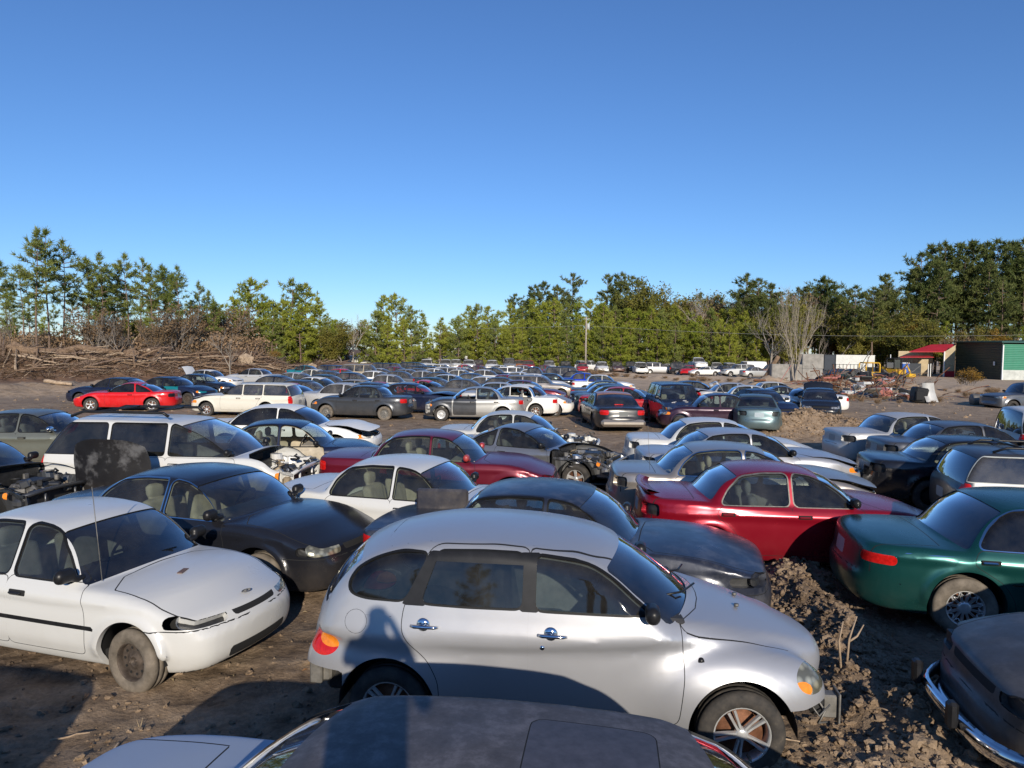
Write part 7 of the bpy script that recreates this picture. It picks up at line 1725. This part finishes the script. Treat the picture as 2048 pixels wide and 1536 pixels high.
# far row of trucks and vans
far=[
('cargovan',703,708,118,190,'white','old white van shell with missing windows at the far left of the truck row'),('minivan',738,716,116,-100,'white','white low van at the left of the truck row'),
('suv',766,716,118,-90,'brown','rust-brown SUV behind the left far trucks'),('suv',787,719,116,-80,'tan','tan SUV with dark windows at the left of the truck row'),
('pickup',854,722,104,-95,'white','white pickup, leftmost of the pickups facing the camera'),('pickup',892,721,104,-93,'white2','second dusty white pickup facing the camera from the left'),('suv',911,720,110,-90,'white','narrow white SUV squeezed between two far pickups'),
('pickup',921,720,118,-90,'red2','red pickup half hidden between white far pickups'),('pickup',938,720,103,-92,'white','white pickup with wide chrome front left of centre'),('suv',956,718,108,-90,'brown','brown-red SUV right of the wide white pickup'),
('pickup',984,714,120,-92,'cream','cream pickup standing behind a white SUV'),('suv',983,721,104,-94,'white','white SUV facing the camera left of the grey camper'),('cargovan',1019,718,108,-88,'cloudy','grey van with white hood near the middle of the truck row'),
('pickup',1038,719,112,-90,'orange','faded orange truck right of the grey van'),('pickup',1057,720,104,-94,'red2','red and white pickup near the middle of the truck row'),('cargovan',1099,714,118,-90,'cream','pale yellow van behind a small white truck'),
('suv',1098,724,103,-92,'white2','small stripped white truck front in the far row'),('suv',1131,719,104,-88,'black','black truck facing the camera left of the utility pole'),('suv',1164,720,112,-85,'white','white SUV right behind a small red car'),
('compact',1165,727,102,-95,'red2','small red car facing the camera under the utility pole'),('pickup',1180,717,112,-35,'white','white crew cab truck angled behind the red car'),('suv',1204,720,100,-93,'white','white SUV with clear headlights right of the utility pole'),
('suv',1234,722,101,-90,'brown','burnt brown SUV shell right of the white SUV'),('pickup',1261,721,104,-85,'black','black truck beside the burnt brown shell'),('pickup',1280,720,99,-93,'white','white truck with its hood and grille gone'),
('minivan',1319,724,92,-6,'silver','silver minivan in profile facing right in the far row'),('suv',1372,726,90,-8,'black','dark SUV right of the silver minivan'),('compact',1378,733,86,-120,'red','crumpled bright red car front in the far row'),
('coupe',1408,735,84,188,'white','white coupe in profile in front of the dark SUV'),('pickup',1395,712,100,-90,'white','white pickup cab perched above the far cars'),('pickup',1432,721,98,-92,'cream','cream pickup facing the camera right of the perched cab'),
('suv',1462,723,97,-90,'white','white truck roof just left of the white cargo van'),('compact',1450,730,88,-70,'navy','dark blue sedan left of the broken white SUV'),('suv',1473,730,82,192,'white2','broken white SUV with open rear in front of the cargo van'),
('cargovan',1494,716,92,184,'white','white cargo van in profile at the right of the far row'),('compact',1513,738,78,10,'cloudy','pale wreck with faded red roof right of the broken SUV'),('suv',1536,728,84,170,'brown','dark rusted van behind the bare saplings'),
('round',1340,722,112,-5,'white2','pale car roof behind the silver minivan'),('suv',1306,716,112,-90,'dgrey','charcoal truck behind the silver minivan'),('pickup',1352,716,114,-90,'navy','navy truck at the back right of the far row'),
('round',1672,733,74,-170,'navy','navy car parked in front of the white trailer'),('round',1700,735,72,-175,'navy','dark blue car with pale roof edge near the rail fence'),('compact',1690,742,66,10,'dgreen','dark green car low behind the rusty frames'),
('round',1640,742,68,10,'dgrey','charcoal car behind the concrete blocks'),
]
for (sp,px,py,D,yaw,pm,lab) in far:
    D=D+(15 if D<99 else 6 if D<106 else 4); p=at_d(px,740,D); g=float(ground_z(p.x,p.y)); H=max(q[1] for q in SP[sp]['green']); zt=at_d(px,py,D).z; dz=zt-H-g
    dz=0.0 if abs(dz)<.9 else dz-.2
    if dz>0.9: # perched on a crushed body
        make_car(SP['suv'],'crushed_car','crushed dark car body under '+lab.split(' perched')[0].split(' standing')[0],'car',(p.x,p.y,g-.5),R(yaw),P_['brown'],2,wheels=(0,0,0,0),group='crushed cars under others')
    car(sp,p.x,p.y,yaw,pm,lab,2,dz=max(0,dz),group='far row of trucks and vans',**({'drop':('hood',),'bay':True} if 'hood and grille gone' in lab else {}))
# cut-down truck at the right edge and a barrel by the shrub
p=at_d(2030,775,42); car('pickup',p.x+.8,p.y,184,'grey','grey pickup hulk half buried in weeds at the right edge',1,wheel='bare',dz=-.25,seats=False)
p=at_d(1975,790,44); m=MB(); m.lathe_y([(.01,-.9),(.34,-.9),(.36,-.85),(.36,-.3),(.38,-.28),(.36,-.26),(.36,.3),(.38,.32),(.36,.34),(.36,.85),(.34,.9),(.01,.9)],20); o=m.obj('barrel',[GREYSTEEL]); o.location=(p.x,p.y,gh(p.x,p.y)+.3); o.rotation_euler=(0,0,R(80)); tag(o,'grey steel barrel lying left of the pickup hulk','barrel')
# things behind the camera whose shadows reach the picture
car('suv',-5.2,1.4,174,'dgrey','dark SUV outside the left of the frame whose shade falls in the lower left corner',1,wheel='steel',seats=False)
car('pickup',-.2,-2.6,85,'white2','white pickup under the photographer, behind the camera',1,wheel='steel',seats=False)

def photographer():
    P=dict(pel=(0,0,.92),ch=(0,.02,1.28),nk=(0,.03,1.47),hd=(0,.06,1.56),top=(0,.06,1.70))
    V=[];E=[];Rd=[]
    def v(p,r): V.append(p); Rd.append(r); return len(V)-1
    pel=v((0,0,.94),.16); wa=v((0,0,1.10),.14); ch=v((0,.01,1.32),.16); nk=v((0,.02,1.47),.065); hd=v((0,.04,1.58),.085); tp=v((0,.04,1.69),.085); E+=[(pel,wa),(wa,ch),(ch,nk),(nk,hd),(hd,tp)]
    for s in(-1,1):
        h=v((s*.10,0,.88),.095); k=v((s*.13,.02,.48),.065); a=v((s*.14,0,.09),.045); t=v((s*.15,.16,.04),.035); E+=[(pel,h),(h,k),(k,a),(a,t)]
        sh=v((s*.19,.01,1.40),.06); el=v((s*.25,.14,1.20),.045); wr=v((s*.10,.24,1.44),.032); ha=v((s*.06,.25,1.50),.035); E+=[(ch,sh),(sh,el),(el,wr),(wr,ha)]
        for q in range(5):
            f=v((s*(.05-.012*q),.26+.004*q,1.52+.012*q),.011); g=v((s*(.02-.006*q),.27,1.535+.012*q),.009); E+=[(ha,f),(f,g)]
    me=bpy.data.meshes.new('person'); me.from_pydata(V,E,[]); o=bpy.data.objects.new('person',me); COL.objects.link(o)
    md=o.modifiers.new('skin','SKIN'); md.use_smooth_shade=True
    for i,r in enumerate(Rd): me.skin_vertices[0].data[i].radius=(r,r)
    me.skin_vertices[0].data[0].use_root=True
    o.modifiers.new('sub','SUBSURF').levels=1
    me.materials.append(simple('dark_clothes',(.05,.06,.09),.9)); o.location=(-.02,-.42,1.42); tag(o,'person in dark clothes holding a camera up, standing behind the viewpoint','person')
photographer()
